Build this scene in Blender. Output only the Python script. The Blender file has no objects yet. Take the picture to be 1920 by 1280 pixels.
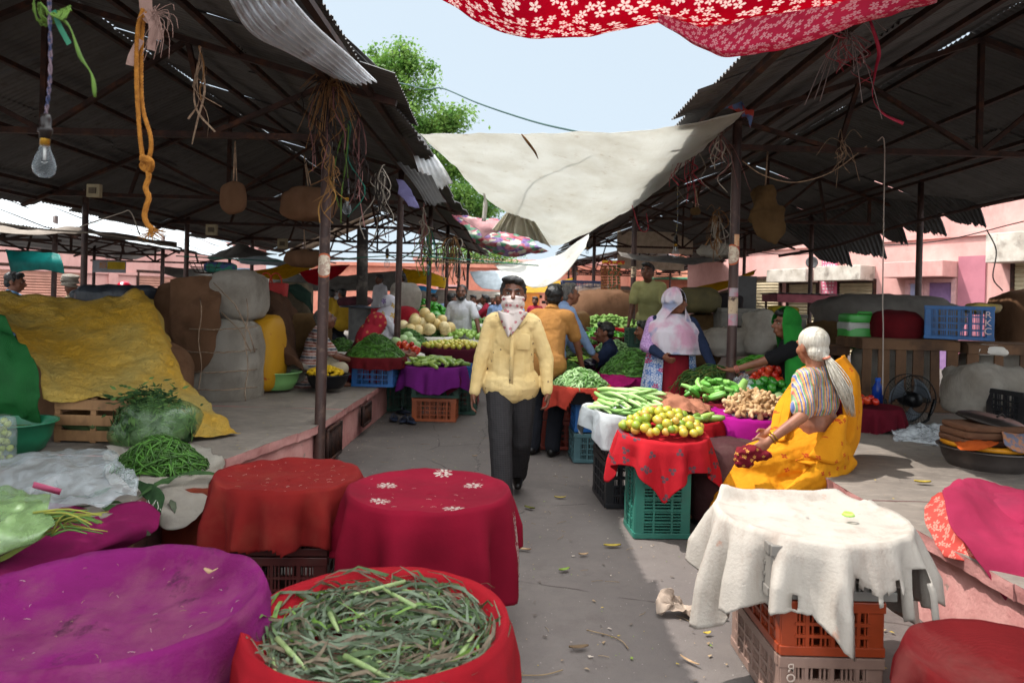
import bpy, bmesh, math, random
from mathutils import Vector as V, Matrix, Euler, Quaternion, noise
R = math.radians; PI = math.pi; TAU = 2*math.pi
rnd = random.Random(7)
S = bpy.context.scene
COL = S.collection

# ------------------------------------------------------------------ camera, sky, sun, exposure
F = 1333.0; HC = 1.515; TH = .026; V0 = -74.0       # lens in photo pixels, eye height, roll, horizon offset
cd = bpy.data.cameras.new('camera'); cam = bpy.data.objects.new('camera', cd); COL.objects.link(cam)
cd.sensor_width = 36; cd.lens = F/1920*36; cd.clip_start = .05; cd.clip_end = 2000
cam.matrix_world = Matrix.Translation((0, 0, HC)) @ Matrix.Rotation(PI/2, 4, 'X') @ Matrix.Rotation(TH, 4, 'Z')
cd.shift_x = V0*math.sin(TH)/1920; cd.shift_y = V0*math.cos(TH)/1920
cd.dof.use_dof = True; cd.dof.focus_distance = 4.6; cd.dof.aperture_fstop = 3.5
S.camera = cam
SUN = V((-.60, .12, 1.0)).normalized()
w = bpy.data.worlds.new('World'); S.world = w; w.use_nodes = True
nt = w.node_tree; sky = nt.nodes.new('ShaderNodeTexSky'); sky.sky_type = 'NISHITA'; sky.sun_disc = False
sky.sun_elevation = math.asin(SUN.z); sky.sun_rotation = math.atan2(SUN.x, SUN.y)
sky.dust_density = 1.5; sky.air_density = 1.0; sky.ozone_density = 1.0; sky.altitude = 300
hs = nt.nodes.new('ShaderNodeHueSaturation'); hs.inputs['Saturation'].default_value = .6; nt.links.new(sky.outputs[0], hs.inputs['Color'])
# sky: pale blue low down; brightness added overhead and behind camera to fill shade
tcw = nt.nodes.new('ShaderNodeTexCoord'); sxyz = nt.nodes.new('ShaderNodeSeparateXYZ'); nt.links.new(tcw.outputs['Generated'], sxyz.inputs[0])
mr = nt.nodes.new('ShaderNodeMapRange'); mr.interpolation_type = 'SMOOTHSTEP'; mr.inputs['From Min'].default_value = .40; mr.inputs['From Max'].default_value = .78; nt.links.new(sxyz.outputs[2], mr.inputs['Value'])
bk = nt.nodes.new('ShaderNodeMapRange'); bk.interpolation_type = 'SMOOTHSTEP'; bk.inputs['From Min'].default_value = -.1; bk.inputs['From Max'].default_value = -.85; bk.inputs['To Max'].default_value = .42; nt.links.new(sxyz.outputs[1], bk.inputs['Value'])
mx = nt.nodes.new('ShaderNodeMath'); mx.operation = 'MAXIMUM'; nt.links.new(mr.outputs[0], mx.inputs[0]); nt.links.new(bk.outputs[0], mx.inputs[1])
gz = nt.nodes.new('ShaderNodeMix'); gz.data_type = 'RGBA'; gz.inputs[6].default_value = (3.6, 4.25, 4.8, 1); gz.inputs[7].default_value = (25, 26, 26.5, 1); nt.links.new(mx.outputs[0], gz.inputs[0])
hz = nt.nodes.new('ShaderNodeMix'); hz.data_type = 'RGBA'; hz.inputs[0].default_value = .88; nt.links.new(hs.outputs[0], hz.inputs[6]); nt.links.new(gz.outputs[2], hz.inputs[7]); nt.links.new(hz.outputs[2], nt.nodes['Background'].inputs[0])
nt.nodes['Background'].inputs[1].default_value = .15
ld = bpy.data.lights.new('sun', 'SUN'); ld.energy = 4.4; ld.angle = R(.5); ld.color = (1, .965, .915)
sun = bpy.data.objects.new('sun', ld); COL.objects.link(sun); sun.rotation_euler = SUN.to_track_quat('Z', 'Y').to_euler(); sun.location = (0, 0, 20)
S.view_settings.view_transform = 'Standard'; S.view_settings.look = 'None'; S.view_settings.gamma = 1; S.view_settings.exposure = .45
S.cycles.max_bounces = 8; S.cycles.diffuse_bounces = 5; S.cycles.transparent_max_bounces = 12

# ------------------------------------------------------------------ measuring: photo pixel + depth (or height, or x) -> place
def uv_(px, py):
    dx = px-960; dy = py-640
    return dx*math.cos(TH)+dy*math.sin(TH), -dx*math.sin(TH)+dy*math.cos(TH)-V0
def P(px, py, d):
    u, v = uv_(px, py); return V((u/F*d, d, HC-v/F*d))
def PZ(px, py, z=0):
    u, v = uv_(px, py); return P(px, py, (HC-z)*F/v)
def PX(px, py, x):
    u, v = uv_(px, py); return P(px, py, x*F/u)

# ------------------------------------------------------------------ mesh helpers
WL = {}
def N3(p, s=1.0, seed=0):
    return noise.noise(V((p[0]*s+seed*7.3, p[1]*s-seed*3.1, p[2]*s+seed*1.7)))
class MB:
    def __init__(s): s.v = []; s.f = []; s.mi = []; s.uv = {}
    def add(s, vs, fs, m=0):
        o = len(s.v); s.v += [V(p) for p in vs]
        for f in fs: s.f.append([i+o for i in f]); s.mi.append(m)
        return o
    def box(s, c, d, rz=0, rot=None, m=0, taper=1.0):
        x, y, z = d[0]/2, d[1]/2, d[2]/2; c = V(c)
        q = rot if rot is not None else Matrix.Rotation(rz, 3, 'Z')
        vs = [c+q @ V((a*x*(taper if k < 0 else 1), b*y*(taper if k < 0 else 1), k*z)) for k in (-1, 1) for a, b in ((-1, -1), (1, -1), (1, 1), (-1, 1))]
        s.add(vs, [(3, 2, 1, 0), (4, 5, 6, 7), (0, 1, 5, 4), (1, 2, 6, 5), (2, 3, 7, 6), (3, 0, 4, 7)], m); return s
    def bar(s, a, b, w, h=None, m=0):                  # square bar from a to b
        a, b = V(a), V(b); d = b-a; L = d.length
        if L < 1e-6: return s
        q = d.to_track_quat('Z', 'X').to_matrix()
        return s.box((a+b)/2, (w, h or w, L), rot=q, m=m)
    def tube(s, pts, r, n=8, m=0, cap=True):
        pts = [V(p) for p in pts]; k = len(pts); rs = r if isinstance(r, (list, tuple)) else [r]*k
        up = None; vs = []
        for i, p in enumerate(pts):
            t = (pts[min(i+1, k-1)]-pts[max(i-1, 0)])
            t = t.normalized() if t.length > 1e-9 else V((0, 0, 1))
            if up is None: up = t.orthogonal().normalized()
            up = (up-t*up.dot(t)); up = up.normalized() if up.length > 1e-6 else t.orthogonal().normalized()
            b = t.cross(up)
            for j in range(n):
                a = TAU*j/n; vs.append(p+(up*math.cos(a)+b*math.sin(a))*rs[i])
        fs = [(i*n+j, i*n+(j+1) % n, (i+1)*n+(j+1) % n, (i+1)*n+j) for i in range(k-1) for j in range(n)]
        if cap: fs += [tuple(reversed(range(n))), tuple(range((k-1)*n, k*n))]
        s.add(vs, fs, m); return s
    def lathe(s, prof, c=(0, 0, 0), n=32, m=0, closed=False, rot=None):
        c = V(c); vs = []; k = len(prof); q = rot if rot is not None else Matrix.Identity(3)
        for r, z in prof:
            for j in range(n):
                a = TAU*j/n; vs.append(c+q @ V((r*math.cos(a), r*math.sin(a), z)))
        fs = [(i*n+j, i*n+(j+1) % n, (i+1)*n+(j+1) % n, (i+1)*n+j) for i in range(k-1) for j in range(n)]
        if prof[0][0] > 1e-5 and not closed: pass
        s.add(vs, fs, m); return s
    def ell(s, c, r, n=12, k=8, rot=None, m=0, nz=0, seed=0):
        c = V(c); r = (r, r, r) if not isinstance(r, (tuple, list)) else r; q = rot if rot is not None else Matrix.Identity(3); vs = []
        def pt(a, b):
            p = V((math.cos(a)*math.sin(b), math.sin(a)*math.sin(b), math.cos(b)))
            f = 1+nz*N3(p, 1.6, seed) if nz else 1
            return c+q @ V((p.x*r[0]*f, p.y*r[1]*f, p.z*r[2]*f))
        vs = [pt(0, 0)]+[pt(TAU*j/n, PI*i/k) for i in range(1, k) for j in range(n)]+[pt(0, PI)]
        fs = [(0, 1+j, 1+(j+1) % n) for j in range(n)]
        fs += [(1+i*n+j, 1+(i+1)*n+j, 1+(i+1)*n+(j+1) % n, 1+i*n+(j+1) % n) for i in range(k-2) for j in range(n)]
        L = len(vs)-1; fs += [(L, 1+(k-2)*n+(j+1) % n, 1+(k-2)*n+j) for j in range(n)]
        s.add(vs, fs, m); return s
    def rc(s, a, b, ra, rb, n=12):                      # capsule that tapers from a to b
        a, b = V(a), V(b); d = b-a; L = max(d.length, 1e-5); t = d/L; pts = []; rs = []
        for i in range(4): t0 = PI/2*i/4; pts.append(a-t*ra*math.cos(t0)*.999); rs.append(max(ra*math.sin(t0), 1e-4))
        pts += [a, b]; rs += [ra, rb]
        for i in range(3, -1, -1): t0 = PI/2*i/4; pts.append(b+t*rb*math.cos(t0)*.999); rs.append(max(rb*math.sin(t0), 1e-4))
        pts = [p+t*1e-5*i for i, p in enumerate(pts)]
        # ring normals fixed along t
        up = t.orthogonal().normalized(); bb = t.cross(up); vs = []
        for p, r in zip(pts, rs):
            for j in range(n): an = TAU*j/n; vs.append(p+(up*math.cos(an)+bb*math.sin(an))*r)
        k = len(pts); fs = [(i*n+j, i*n+(j+1) % n, (i+1)*n+(j+1) % n, (i+1)*n+j) for i in range(k-1) for j in range(n)]
        fs += [tuple(reversed(range(n))), tuple(range((k-1)*n, k*n))]
        s.add(vs, fs); return s
    def chain(s, pts, rs):
        for i in range(len(pts)-1): s.rc(pts[i], pts[i+1], rs[i], rs[i+1])
        return s
    def grid(s, fn, nu, nv, m=0, wrap=False, su=1, sv=1):
        o = len(s.v); fs = []; w = nu if wrap else nu+1
        vs = [fn(i/nu, j/nv) for j in range(nv+1) for i in range(w)]
        for j in range(nv+1):
            for i in range(w): s.uv[o+j*w+i] = (i/nu*su, j/nv*sv)
        for j in range(nv):
            for i in range(nu): fs.append((j*w+i, j*w+(i+1) % w, (j+1)*w+(i+1) % w, (j+1)*w+i))
        s.add(vs, fs, m); return s
    def strip(s, pts, wd, side=None, m=0, twist=0):     # flat ribbon
        pts = [V(p) for p in pts]; k = len(pts); vs = []; ws = wd if isinstance(wd, (list, tuple)) else [wd]*k
        sd = V(side).normalized() if side is not None else V((1, 0, 0))
        for i, p in enumerate(pts):
            t = (pts[min(i+1, k-1)]-pts[max(i-1, 0)]).normalized()
            b = sd-t*sd.dot(t); b = b.normalized() if b.length > 1e-4 else t.orthogonal().normalized()
            if twist: b = Quaternion(t, twist*i/k) @ b
            vs += [p-b*ws[i]/2, p+b*ws[i]/2]
        s.add(vs, [(2*i, 2*i+1, 2*i+3, 2*i+2) for i in range(k-1)], m); return s
    def build(s, name, mat, parent=None, smooth=True, solid=0, sub=0, remesh=0, disp=None, smoothit=0, bevel=0, local=False, weld=False):
        me = bpy.data.meshes.new(name)
        if parent is not None: off = V((0, 0, 0)) if local else WL[parent.name]
        elif local: off = V((0, 0, 0))
        else:
            xs = [p.x for p in s.v]; ys = [p.y for p in s.v]; off = V(((min(xs)+max(xs))/2, (min(ys)+max(ys))/2, min(p.z for p in s.v)))
        me.from_pydata([tuple(p-off) for p in s.v], [], s.f)
        mats = mat if isinstance(mat, (list, tuple)) else [mat]
        for q in mats: me.materials.append(q)
        if len(mats) > 1:
            for p, i in zip(me.polygons, s.mi): p.material_index = i
        if s.uv:
            ul = me.uv_layers.new(name='UVMap')
            for l in me.loops: ul.data[l.index].uv = s.uv.get(l.vertex_index, (0, 0))
        me.validate(); 
        if smooth: me.polygons.foreach_set('use_smooth', [True]*len(me.polygons))
        o = bpy.data.objects.new(name, me); COL.objects.link(o)
        if parent is not None: o.parent = parent; WL[o.name] = WL[parent.name]
        else: o.location = off; WL[o.name] = V(off)
        if weld: q = o.modifiers.new('w', 'WELD'); q.merge_threshold = .0004
        if remesh:
            q = o.modifiers.new('r', 'REMESH'); q.mode = 'VOXEL'; q.voxel_size = remesh; q.use_smooth_shade = True
        if smoothit: q = o.modifiers.new('s', 'SMOOTH'); q.iterations = smoothit; q.factor = .5
        if disp:
            for size, st in (disp if isinstance(disp, list) else [disp]):
                q = o.modifiers.new('d', 'DISPLACE'); q.texture = clouds(size); q.strength = st; q.mid_level = .5; q.texture_coords = 'LOCAL'
        if sub: q = o.modifiers.new('ss', 'SUBSURF'); q.levels = sub; q.render_levels = sub
        if bevel: q = o.modifiers.new('b', 'BEVEL'); q.width = bevel; q.segments = 2; q.limit_method = 'ANGLE'
        if solid: q = o.modifiers.new('so', 'SOLIDIFY'); q.thickness = solid; q.offset = 0
        return o
_cl = {}
def clouds(size):
    if size not in _cl:
        t = bpy.data.textures.new('wrinkle', 'CLOUDS'); t.noise_scale = size; t.noise_depth = 2; _cl[size] = t
    return _cl[size]
def tag(o, label=None, cat=None, group=None, kind=None):
    if label: o['label'] = ' '.join(label.split()[:16])
    if cat: o['category'] = cat
    if group: o['group'] = group
    if kind: o['kind'] = kind
    return o
def thing(name, label, cat, loc=(0, 0, 0), rz=0, group=None):
    o = bpy.data.objects.new(name, None); COL.objects.link(o); o.location = loc; o.rotation_euler = (0, 0, rz); o.empty_display_size = .1
    WL[o.name] = V(loc); return tag(o, label, cat, group)
def dup(o, loc=None, rz=None, label=None, group=None, parent=None, rot=None, scale=None):
    c = o.copy(); COL.objects.link(c)
    if parent: c.parent = parent
    if loc is not None: c.location = loc
    if rz is not None: c.rotation_euler = (0, 0, rz)
    if rot is not None: c.rotation_euler = rot
    if scale is not None: c.scale = (scale,)*3 if not isinstance(scale, (tuple, list)) else scale
    if label: c['label'] = ' '.join(label.split()[:16])
    if group: c['group'] = group
    for ch in list(o.children): dup(ch, parent=c)
    WL[c.name] = V(c.location); return c
def lerp(a, b, t): return a+(b-a)*t
def bez(pts, n):                                        # smooth curve through points (Catmull-Rom)
    pts = [V(p) for p in pts]; q = [2*pts[0]-pts[1]]+pts+[2*pts[-1]-pts[-2]]; out = []
    k = len(pts)-1
    for i in range(n+1):
        t = i/n*k; j = min(int(t), k-1); t -= j; a, b, c, d = q[j:j+4]
        out.append(.5*((2*b)+(c-a)*t+(2*a-5*b+4*c-d)*t*t+(3*b-a-3*c+d)*t**3))
    return out
def hang(a, b, sag, n=12):
    a, b = V(a), V(b); return [lerp(a, b, i/n)-V((0, 0, sag*4*(i/n)*(1-i/n))) for i in range(n+1)]

# ------------------------------------------------------------------ materials
def C(h):
    if not isinstance(h, str): return (*h[:3], 1)
    h = h.lstrip('#'); r = [int(h[i:i+2], 16)/255 for i in (0, 2, 4)]
    return (*[(x/12.92 if x <= .04045 else ((x+.055)/1.055)**2.4) for x in r], 1)
class NT:
    def __init__(s, name):
        s.m = bpy.data.materials.new(name); s.m.use_nodes = True; s.t = s.m.node_tree; s.b = s.t.nodes['Principled BSDF']; s.out = s.t.nodes['Material Output']
        s.tc = s.t.nodes.new('ShaderNodeTexCoord')
    def n(s, typ, **kw):
        q = s.t.nodes.new('ShaderNode'+typ)
        for k, v in kw.items():
            if k.startswith('_'): setattr(q, k[1:], v)
            else: s.set(q.inputs[int(k[1:]) if k[0] == 'i' and k[1:].isdigit() else k.replace('_', ' ')], v)
        return q
    def set(s, inp, v):
        if hasattr(v, 'is_output') and v.is_output: s.t.links.new(v, inp)
        else: inp.default_value = v
    def mix(s, f, a, b, mode='MIX'):
        q = s.t.nodes.new('ShaderNodeMix'); q.data_type = 'RGBA'; q.blend_type = mode
        s.set(q.inputs[0], f); s.set(q.inputs[6], a); s.set(q.inputs[7], b); return q.outputs[2]
    def math(s, op, a, b=0.0, c=None):
        q = s.t.nodes.new('ShaderNodeMath'); q.operation = op; s.set(q.inputs[0], a); s.set(q.inputs[1], b)
        if c is not None: s.set(q.inputs[2], c)
        return q.outputs[0]
    def vec(s, coord='Object', scale=(1, 1, 1), rot=(0, 0, 0), loc=(0, 0, 0)):
        q = s.n('Mapping', Vector=s.tc.outputs[coord], Scale=scale, Rotation=rot, Location=loc); return q.outputs[0]
    def noise(s, scale, vec=None, detail=4, rough=.55, dist=0):
        q = s.n('TexNoise', Scale=scale, Detail=detail, Roughness=rough, Distortion=dist)
        s.set(q.inputs['Vector'], vec if vec is not None else s.tc.outputs['Object']); return q.outputs[0]
    def ramp(s, f, stops, interp='LINEAR'):
        q = s.t.nodes.new('ShaderNodeValToRGB'); q.color_ramp.interpolation = interp; e = q.color_ramp.elements
        while len(e) < len(stops): e.new(.5)
        for k, (p, c) in zip(e, stops): k.position = p; k.color = c if isinstance(c, (tuple, list)) else (c, c, c, 1)
        s.set(q.inputs[0], f); return q.outputs[0]
    def step(s, f, a, b): return s.ramp(f, [(a, 0.0), (b, 1.0)])
    def fin(s, col, rough=.8, bump=None, bstr=.3, bdist=.01, metal=0, spec=.3, trans=0, tcol=None, **kw):
        s.set(s.b.inputs['Base Color'], col); s.set(s.b.inputs['Roughness'], rough); s.set(s.b.inputs['Metallic'], metal); s.b.inputs['Specular IOR Level'].default_value = spec
        for k, v in kw.items(): s.set(s.b.inputs[k.replace('_', ' ')], v)
        if bump is not None:
            q = s.n('Bump', Strength=bstr, Distance=bdist, Height=bump); s.t.links.new(q.outputs[0], s.b.inputs['Normal'])
        if trans:
            t = s.n('BsdfTranslucent'); s.set(t.inputs[0], tcol if tcol is not None else col)
            x = s.n('MixShader', i0=trans, i1=s.b.outputs[0], i2=t.outputs[0]); s.t.links.new(x.outputs[0], s.out.inputs[0])
        return s.m
_M = {}
def pm(name, c1, c2=None, scale=6, con=(.35, .65), rough=.8, bump=.25, bscale=60, bdist=.004, metal=0, spec=.3, trans=0, dirt=None, dscale=2.5, dthr=(.52, .68), dmax=.8, stretch=(1, 1, 1), weave=0, **kw):
    if name in _M: return _M[name]
    k = NT(name); c1 = C(c1); c2 = C(c2) if c2 else tuple(x*.72 for x in c1[:3])+(1,)
    ve = k.vec(scale=stretch); col = k.mix(k.step(k.noise(scale, ve, 5, .6), *con), c1, c2)
    if dirt: col = k.mix(k.math('MULTIPLY', k.step(k.noise(dscale, k.vec(loc=(3, 5, 9)), 6, .65), *dthr), dmax), col, C(dirt))
    h = k.noise(bscale, ve, 3)
    if weave:
        a = k.n('TexWave', Scale=weave, Distortion=1.0, Vector=k.vec(), _bands_direction='X'); b = k.n('TexWave', Scale=weave, Distortion=1.0, Vector=k.vec(), _bands_direction='Z')
        ww = k.math('ADD', a.outputs[1], b.outputs[1]); h = k.math('ADD', k.math('ADD', h, k.math('MULTIPLY', ww, .35)), k.math('MULTIPLY', k.noise(8, k.vec(scale=(1, 1, .6)), 6, .6, 1.3), 2.2))
        col = k.mix(k.math('MULTIPLY', k.step(ww, .3, 1.5), .25), col, tuple(min(1, x*1.25+.01) for x in c1[:3])+(1,))
    _M[name] = k.fin(col, rough, h if bump else None, bump, bdist, metal, spec, trans, **kw); return _M[name]
def fab(name, c1, c2=None, **kw):                       # cloth
    d = dict(scale=5, rough=.95, bump=.5, bscale=90, weave=160, spec=.12, bdist=.010); d.update(kw)
    return pm(name, c1, c2, **d)
def petals(k, uvec, scale, n=5, size=.46, rand=1.0):     # white flower mask on 2D coords
    vo = k.n('TexVoronoi', Scale=scale, Randomness=rand, Vector=uvec, _voronoi_dimensions='2D')
    d = k.n('VectorMath', i0=uvec, i1=vo.outputs['Position'], _operation='SUBTRACT'); sp = k.n('SeparateXYZ', Vector=d.outputs[0])
    ang = k.math('ARCTAN2', sp.outputs[1], sp.outputs[0]); cp = k.n('SeparateColor', Color=vo.outputs['Color'])
    ang = k.math('ADD', ang, k.math('MULTIPLY', cp.outputs[0], 6.28))
    pet = k.math('ABSOLUTE', k.math('COSINE', k.math('MULTIPLY', ang, n/2)))
    r = k.math('MULTIPLY', k.math('POWER', pet, .7), size); dd = vo.outputs['Distance']
    m = k.math('LESS_THAN', dd, r); return k.math('MULTIPLY', m, k.math('GREATER_THAN', dd, size*.16)), cp.outputs[1]
# ------------------------------------------------------------------ shared materials
def m_ground():
    k = NT('worn_concrete'); n1 = k.noise(.9, detail=8, rough=.65); n2 = k.noise(14, detail=6, rough=.7); n3 = k.noise(160, detail=2)
    col = k.mix(k.step(n1, .3, .7), C('#6f6762'), C('#5b5451')); col = k.mix(k.math('MULTIPLY', k.step(n2, .45, .75), .5), col, C('#5c5553'))
    vo = k.n('TexVoronoi', Scale=22.0, Vector=k.vec()); sp = k.math('LESS_THAN', vo.outputs['Distance'], .055)
    vo2 = k.n('TexVoronoi', Scale=60.0, Vector=k.vec()); sp2 = k.math('LESS_THAN', vo2.outputs['Distance'], .06)
    col = k.mix(k.math('MULTIPLY', sp, .7), col, C('#b3aaa2')); col = k.mix(k.math('MULTIPLY', sp2, .45), col, C('#4a3d35'))
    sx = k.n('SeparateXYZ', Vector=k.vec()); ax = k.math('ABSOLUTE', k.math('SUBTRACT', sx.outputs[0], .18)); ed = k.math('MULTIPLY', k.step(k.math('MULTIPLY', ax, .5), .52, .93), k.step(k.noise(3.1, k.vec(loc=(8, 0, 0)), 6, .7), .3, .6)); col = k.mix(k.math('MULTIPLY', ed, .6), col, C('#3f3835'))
    wet = k.step(k.noise(.8, k.vec(loc=(1.5, 3, 0)), 5, .6, .6), .57, .63); col = k.mix(k.math('MULTIPLY', wet, .3), col, C('#4a4442'))
    jn = k.math('ABSOLUTE', k.math('SUBTRACT', k.math('ADD', sx.outputs[0], k.math('MULTIPLY', k.noise(2.3, detail=7, rough=.7), .35)), -.12)); jm = k.math('LESS_THAN', jn, .0045); col = k.mix(k.math('MULTIPLY', jm, .75), col, C('#2f2926'))
    st = k.step(k.noise(2.2, k.vec(loc=(4, 1, 0)), 5, .7), .58, .72); col = k.mix(k.math('MULTIPLY', st, .45), col, C('#544b47'))
    cr = k.n('TexVoronoi', Scale=.33, Vector=k.n('VectorMath', i0=k.vec(), i1=k.n('VectorMath', i0=k.n('TexNoise', Scale=1.7, Detail=8.0).outputs['Color'], i1=(.9, .9, .5), _operation='MULTIPLY').outputs[0], _operation='ADD').outputs[0], _feature='DISTANCE_TO_EDGE')
    cm = k.math('MULTIPLY', k.math('LESS_THAN', cr.outputs['Distance'], .0022), k.step(k.noise(2.5, k.vec(loc=(2, 2, 0)), 3), .45, .55)); col = k.mix(k.math('MULTIPLY', cm, .7), col, C('#3d3531'))
    h = k.math('ADD', k.math('MULTIPLY', n2, .5), k.math('MULTIPLY', n3, .25)); h = k.math('SUBTRACT', h, k.math('MULTIPLY', cm, .6))
    return k.fin(col, .85, h, .5, .012, spec=.25)
G_GROUND = m_ground()
def m_paint(name, c1, c2, chip, plaster='#b09488', scale=3):
    k = NT(name); n1 = k.noise(scale, detail=7, rough=.65); col = k.mix(k.step(n1, .35, .65), C(c1), C(c2))
    n2 = k.noise(5, k.vec(loc=(7, 2, 1)), 8, .7, .4); ch = k.step(n2, chip, chip+.03); col = k.mix(ch, col, C(plaster))
    n3 = k.noise(1.3, k.vec(scale=(1, 1, .35)), 6, .7); col = k.mix(k.math('MULTIPLY', k.step(n3, .5, .75), .5), col, tuple(x*.45 for x in C(c2)[:3])+(1,))
    h = k.math('SUBTRACT', k.math('ADD', n1, k.math('MULTIPLY', k.noise(50), .4)), k.math('MULTIPLY', ch, .3))
    return k.fin(col, .9, h, .5, .02, spec=.2)
PINKB = m_paint('pink_plinth_paint', '#c08d86', '#a86f6a', .62, '#8f7a70', 4)
PINKW = m_paint('pink_wall_paint', '#d3a39b', '#c28f88', .66, '#c9b0a5', 1.2)
ORNGW = m_paint('salmon_wall_paint', '#cf8a75', '#bd735f', .68, '#b59a8a', 1.2)
def m_slab():
    k = NT('stone_slab'); n1 = k.noise(1.6, detail=8, rough=.7); n2 = k.noise(18, k.vec(scale=(.35, 1, 1)), 6, .7)
    col = k.mix(k.step(n1, .3, .7), C('#847a70'), C('#675f58')); col = k.mix(k.math('MULTIPLY', k.step(n2, .5, .7), .5), col, C('#9b9085'))
    col = k.mix(k.math('MULTIPLY', k.step(k.noise(3, k.vec(loc=(5, 5, 2)), 6, .7), .55, .7), .6), col, C('#4f4843'))
    return k.fin(col, .75, k.math('ADD', n1, k.math('MULTIPLY', n2, .5)), .4, .012, spec=.35)
SLAB = m_slab()
def m_tin(name, c1, c2, c3, rough=.55, metal=.6):
    k = NT(name); n1 = k.noise(1.2, k.vec(scale=(.4, 3, .4)), 6, .65); n2 = k.noise(9, detail=6, rough=.7); oi = k.n('ObjectInfo')
    col = k.mix(k.step(n1, .35, .68), C(c1), C(c2)); col = k.mix(k.math('MULTIPLY', k.step(n2, .52, .7), .7), col, C(c3))
    col = k.mix(k.math('MULTIPLY', oi.outputs['Random'], .45), col, C(c2))
    return k.fin(col, rough, n2, .15, .01, metal, spec=.4)
TIN = m_tin('sooty_tin', '#5c5a59', '#434141', '#3a302b', .75, .05)
TINL = m_tin('pale_tin', '#a9adb0', '#8e9294', '#86766b', .5, .35)
RUST = pm('rusty_steel', '#3b2620', '#241815', scale=9, rough=.7, bump=.3, bscale=70, metal=.2, dirt='#57331f', dscale=7, dthr=(.5, .7))
POST = pm('post_paint', '#4a3530', '#2e211e', scale=7, rough=.45, bump=.2, metal=.15, dirt='#6a5348', dscale=9, dthr=(.55, .75), stretch=(1, 1, .3))
WOOD = pm('raw_plank', '#9c7550', '#7c5a3c', scale=7, stretch=(1, 1, .12), rough=.75, bump=.4, bscale=30, dirt='#5c4230', dscale=4)
WOODD = pm('old_plank', '#6d4f38', '#4d3727', scale=8, stretch=(.3, 1, .2), rough=.85, bump=.4, bscale=30, dirt='#382820', dscale=4)
ROPE = pm('jute_rope', '#a8702c', '#7d4f1e', scale=40, rough=.9, bump=.6, bscale=180, bdist=.006)
TWINE = pm('twine', '#a08770', '#6f5a49', scale=30, rough=.9)
SACKB = fab('brown_burlap', '#a2775a', '#836046', dirt='#5a3f2c', weave=90, bump=.9, bscale=13, bdist=.03, stretch=(1, 1, .45))
SACKW = fab('dirty_white_sacking', '#ddd4c7', '#c6baab', dirt='#8f7c68', dthr=(.48, .7), weave=110, bump=.9, bscale=12, bdist=.03, stretch=(1, 1, .4))
SACKT = fab('tan_burlap', '#8c6c46', '#6e5335', dirt='#4a3826', weave=80, bump=.9, bscale=13, bdist=.03)
WHITEC = fab('white_cotton', '#d8d3cb', '#c6bfb5', dirt='#a08f7c', dthr=(.6, .8), dmax=.5)
SKIN1 = pm('brown_skin', '#7a4c36', '#683e2b', scale=12, rough=.55, bump=.1, bscale=200, spec=.4)
SKIN2 = pm('dark_skin', '#6a4230', '#583526', scale=12, rough=.5, bump=.1, bscale=200, spec=.4)
SKIN3 = pm('light_brown_skin', '#935f45', '#7d4d37', scale=12, rough=.55, bump=.1, bscale=200, spec=.4)
HAIR = pm('black_hair', '#16120f', '#0c0a09', scale=60, stretch=(1, 1, .15), rough=.45, bump=.8, bscale=90, bdist=.01, spec=.5)
HAIRG = pm('grey_hair', '#6e6a66', '#3d3a38', scale=60, stretch=(1, 1, .15), rough=.5, bump=.8, bscale=90)
HAIRW = pm('silver_hair', '#cfc8ba', '#a39a8b', scale=70, stretch=(1, 1, .1), rough=.45, bump=.9, bscale=110, bdist=.01, spec=.5)
EYEW = pm('eye_white', '#857a72', rough=.3, bump=0); EYEB = pm('eye_dark', '#0d0907', rough=.15, bump=0)
def plast(name, c1, c2=None, **kw):
    d = dict(scale=4, rough=.42, bump=.08, bscale=40, spec=.5, dirt='#5a5048', dscale=5, dthr=(.55, .8), dmax=.35); d.update(kw); return pm('plastic_'+name, c1, c2, **d)
GREEN_T = pm('leaf_green', '#5d8a35', '#42692a', scale=12, rough=.5, bump=.1, trans=.35)
BEAN = pm('bean_green', '#4f7d2c', '#386021', scale=25, rough=.5, bump=.1)
BEANP = pm('pale_bean', '#8fae74', '#6d9155', scale=25, rough=.5, bump=.1)
BEAND = pm('dark_bean', '#3c5c22', '#2a4519', scale=25, rough=.55, bump=.1)
def clearp(name, tint='#dfe3e4', a=.35, rough=.15):
    k = NT(name); n = k.noise(14, detail=5); k.b.inputs['Base Color'].default_value = C(tint); k.b.inputs['Roughness'].default_value = rough
    k.b.inputs['Specular IOR Level'].default_value = .8
    q = k.n('Bump', Strength=.6, Distance=.02, Height=n); k.t.links.new(q.outputs[0], k.b.inputs['Normal'])
    t = k.n('BsdfTransparent', Color=(.96, .97, .97, 1)); x = k.n('MixShader', i0=k.ramp(n, [(.35, a*.6), (.7, min(1, a*1.7))]), i1=t.outputs[0], i2=k.b.outputs[0]); k.t.links.new(x.outputs[0], k.out.inputs[0]); return k.m
CLEAR = clearp('clear_plastic_film', '#cfd5d8', .2); BAGG = clearp('green_plastic_film', '#8fb873', .6)
def m_glass():
    k = NT('lamp_glass'); lw = k.n('LayerWeight', Blend=.35); k.b.inputs['Base Color'].default_value = C('#9aa3a8'); k.b.inputs['Roughness'].default_value = .03; k.b.inputs['Specular IOR Level'].default_value = 1.0
    t = k.n('BsdfTransparent', Color=(.93, .95, .96, 1)); x = k.n('MixShader', i0=k.math('ADD', k.math('MULTIPLY', lw.outputs['Facing'], .5), .06), i1=t.outputs[0], i2=k.b.outputs[0]); k.t.links.new(x.outputs[0], k.out.inputs[0]); return k.m
GLASS = m_glass()
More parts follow.
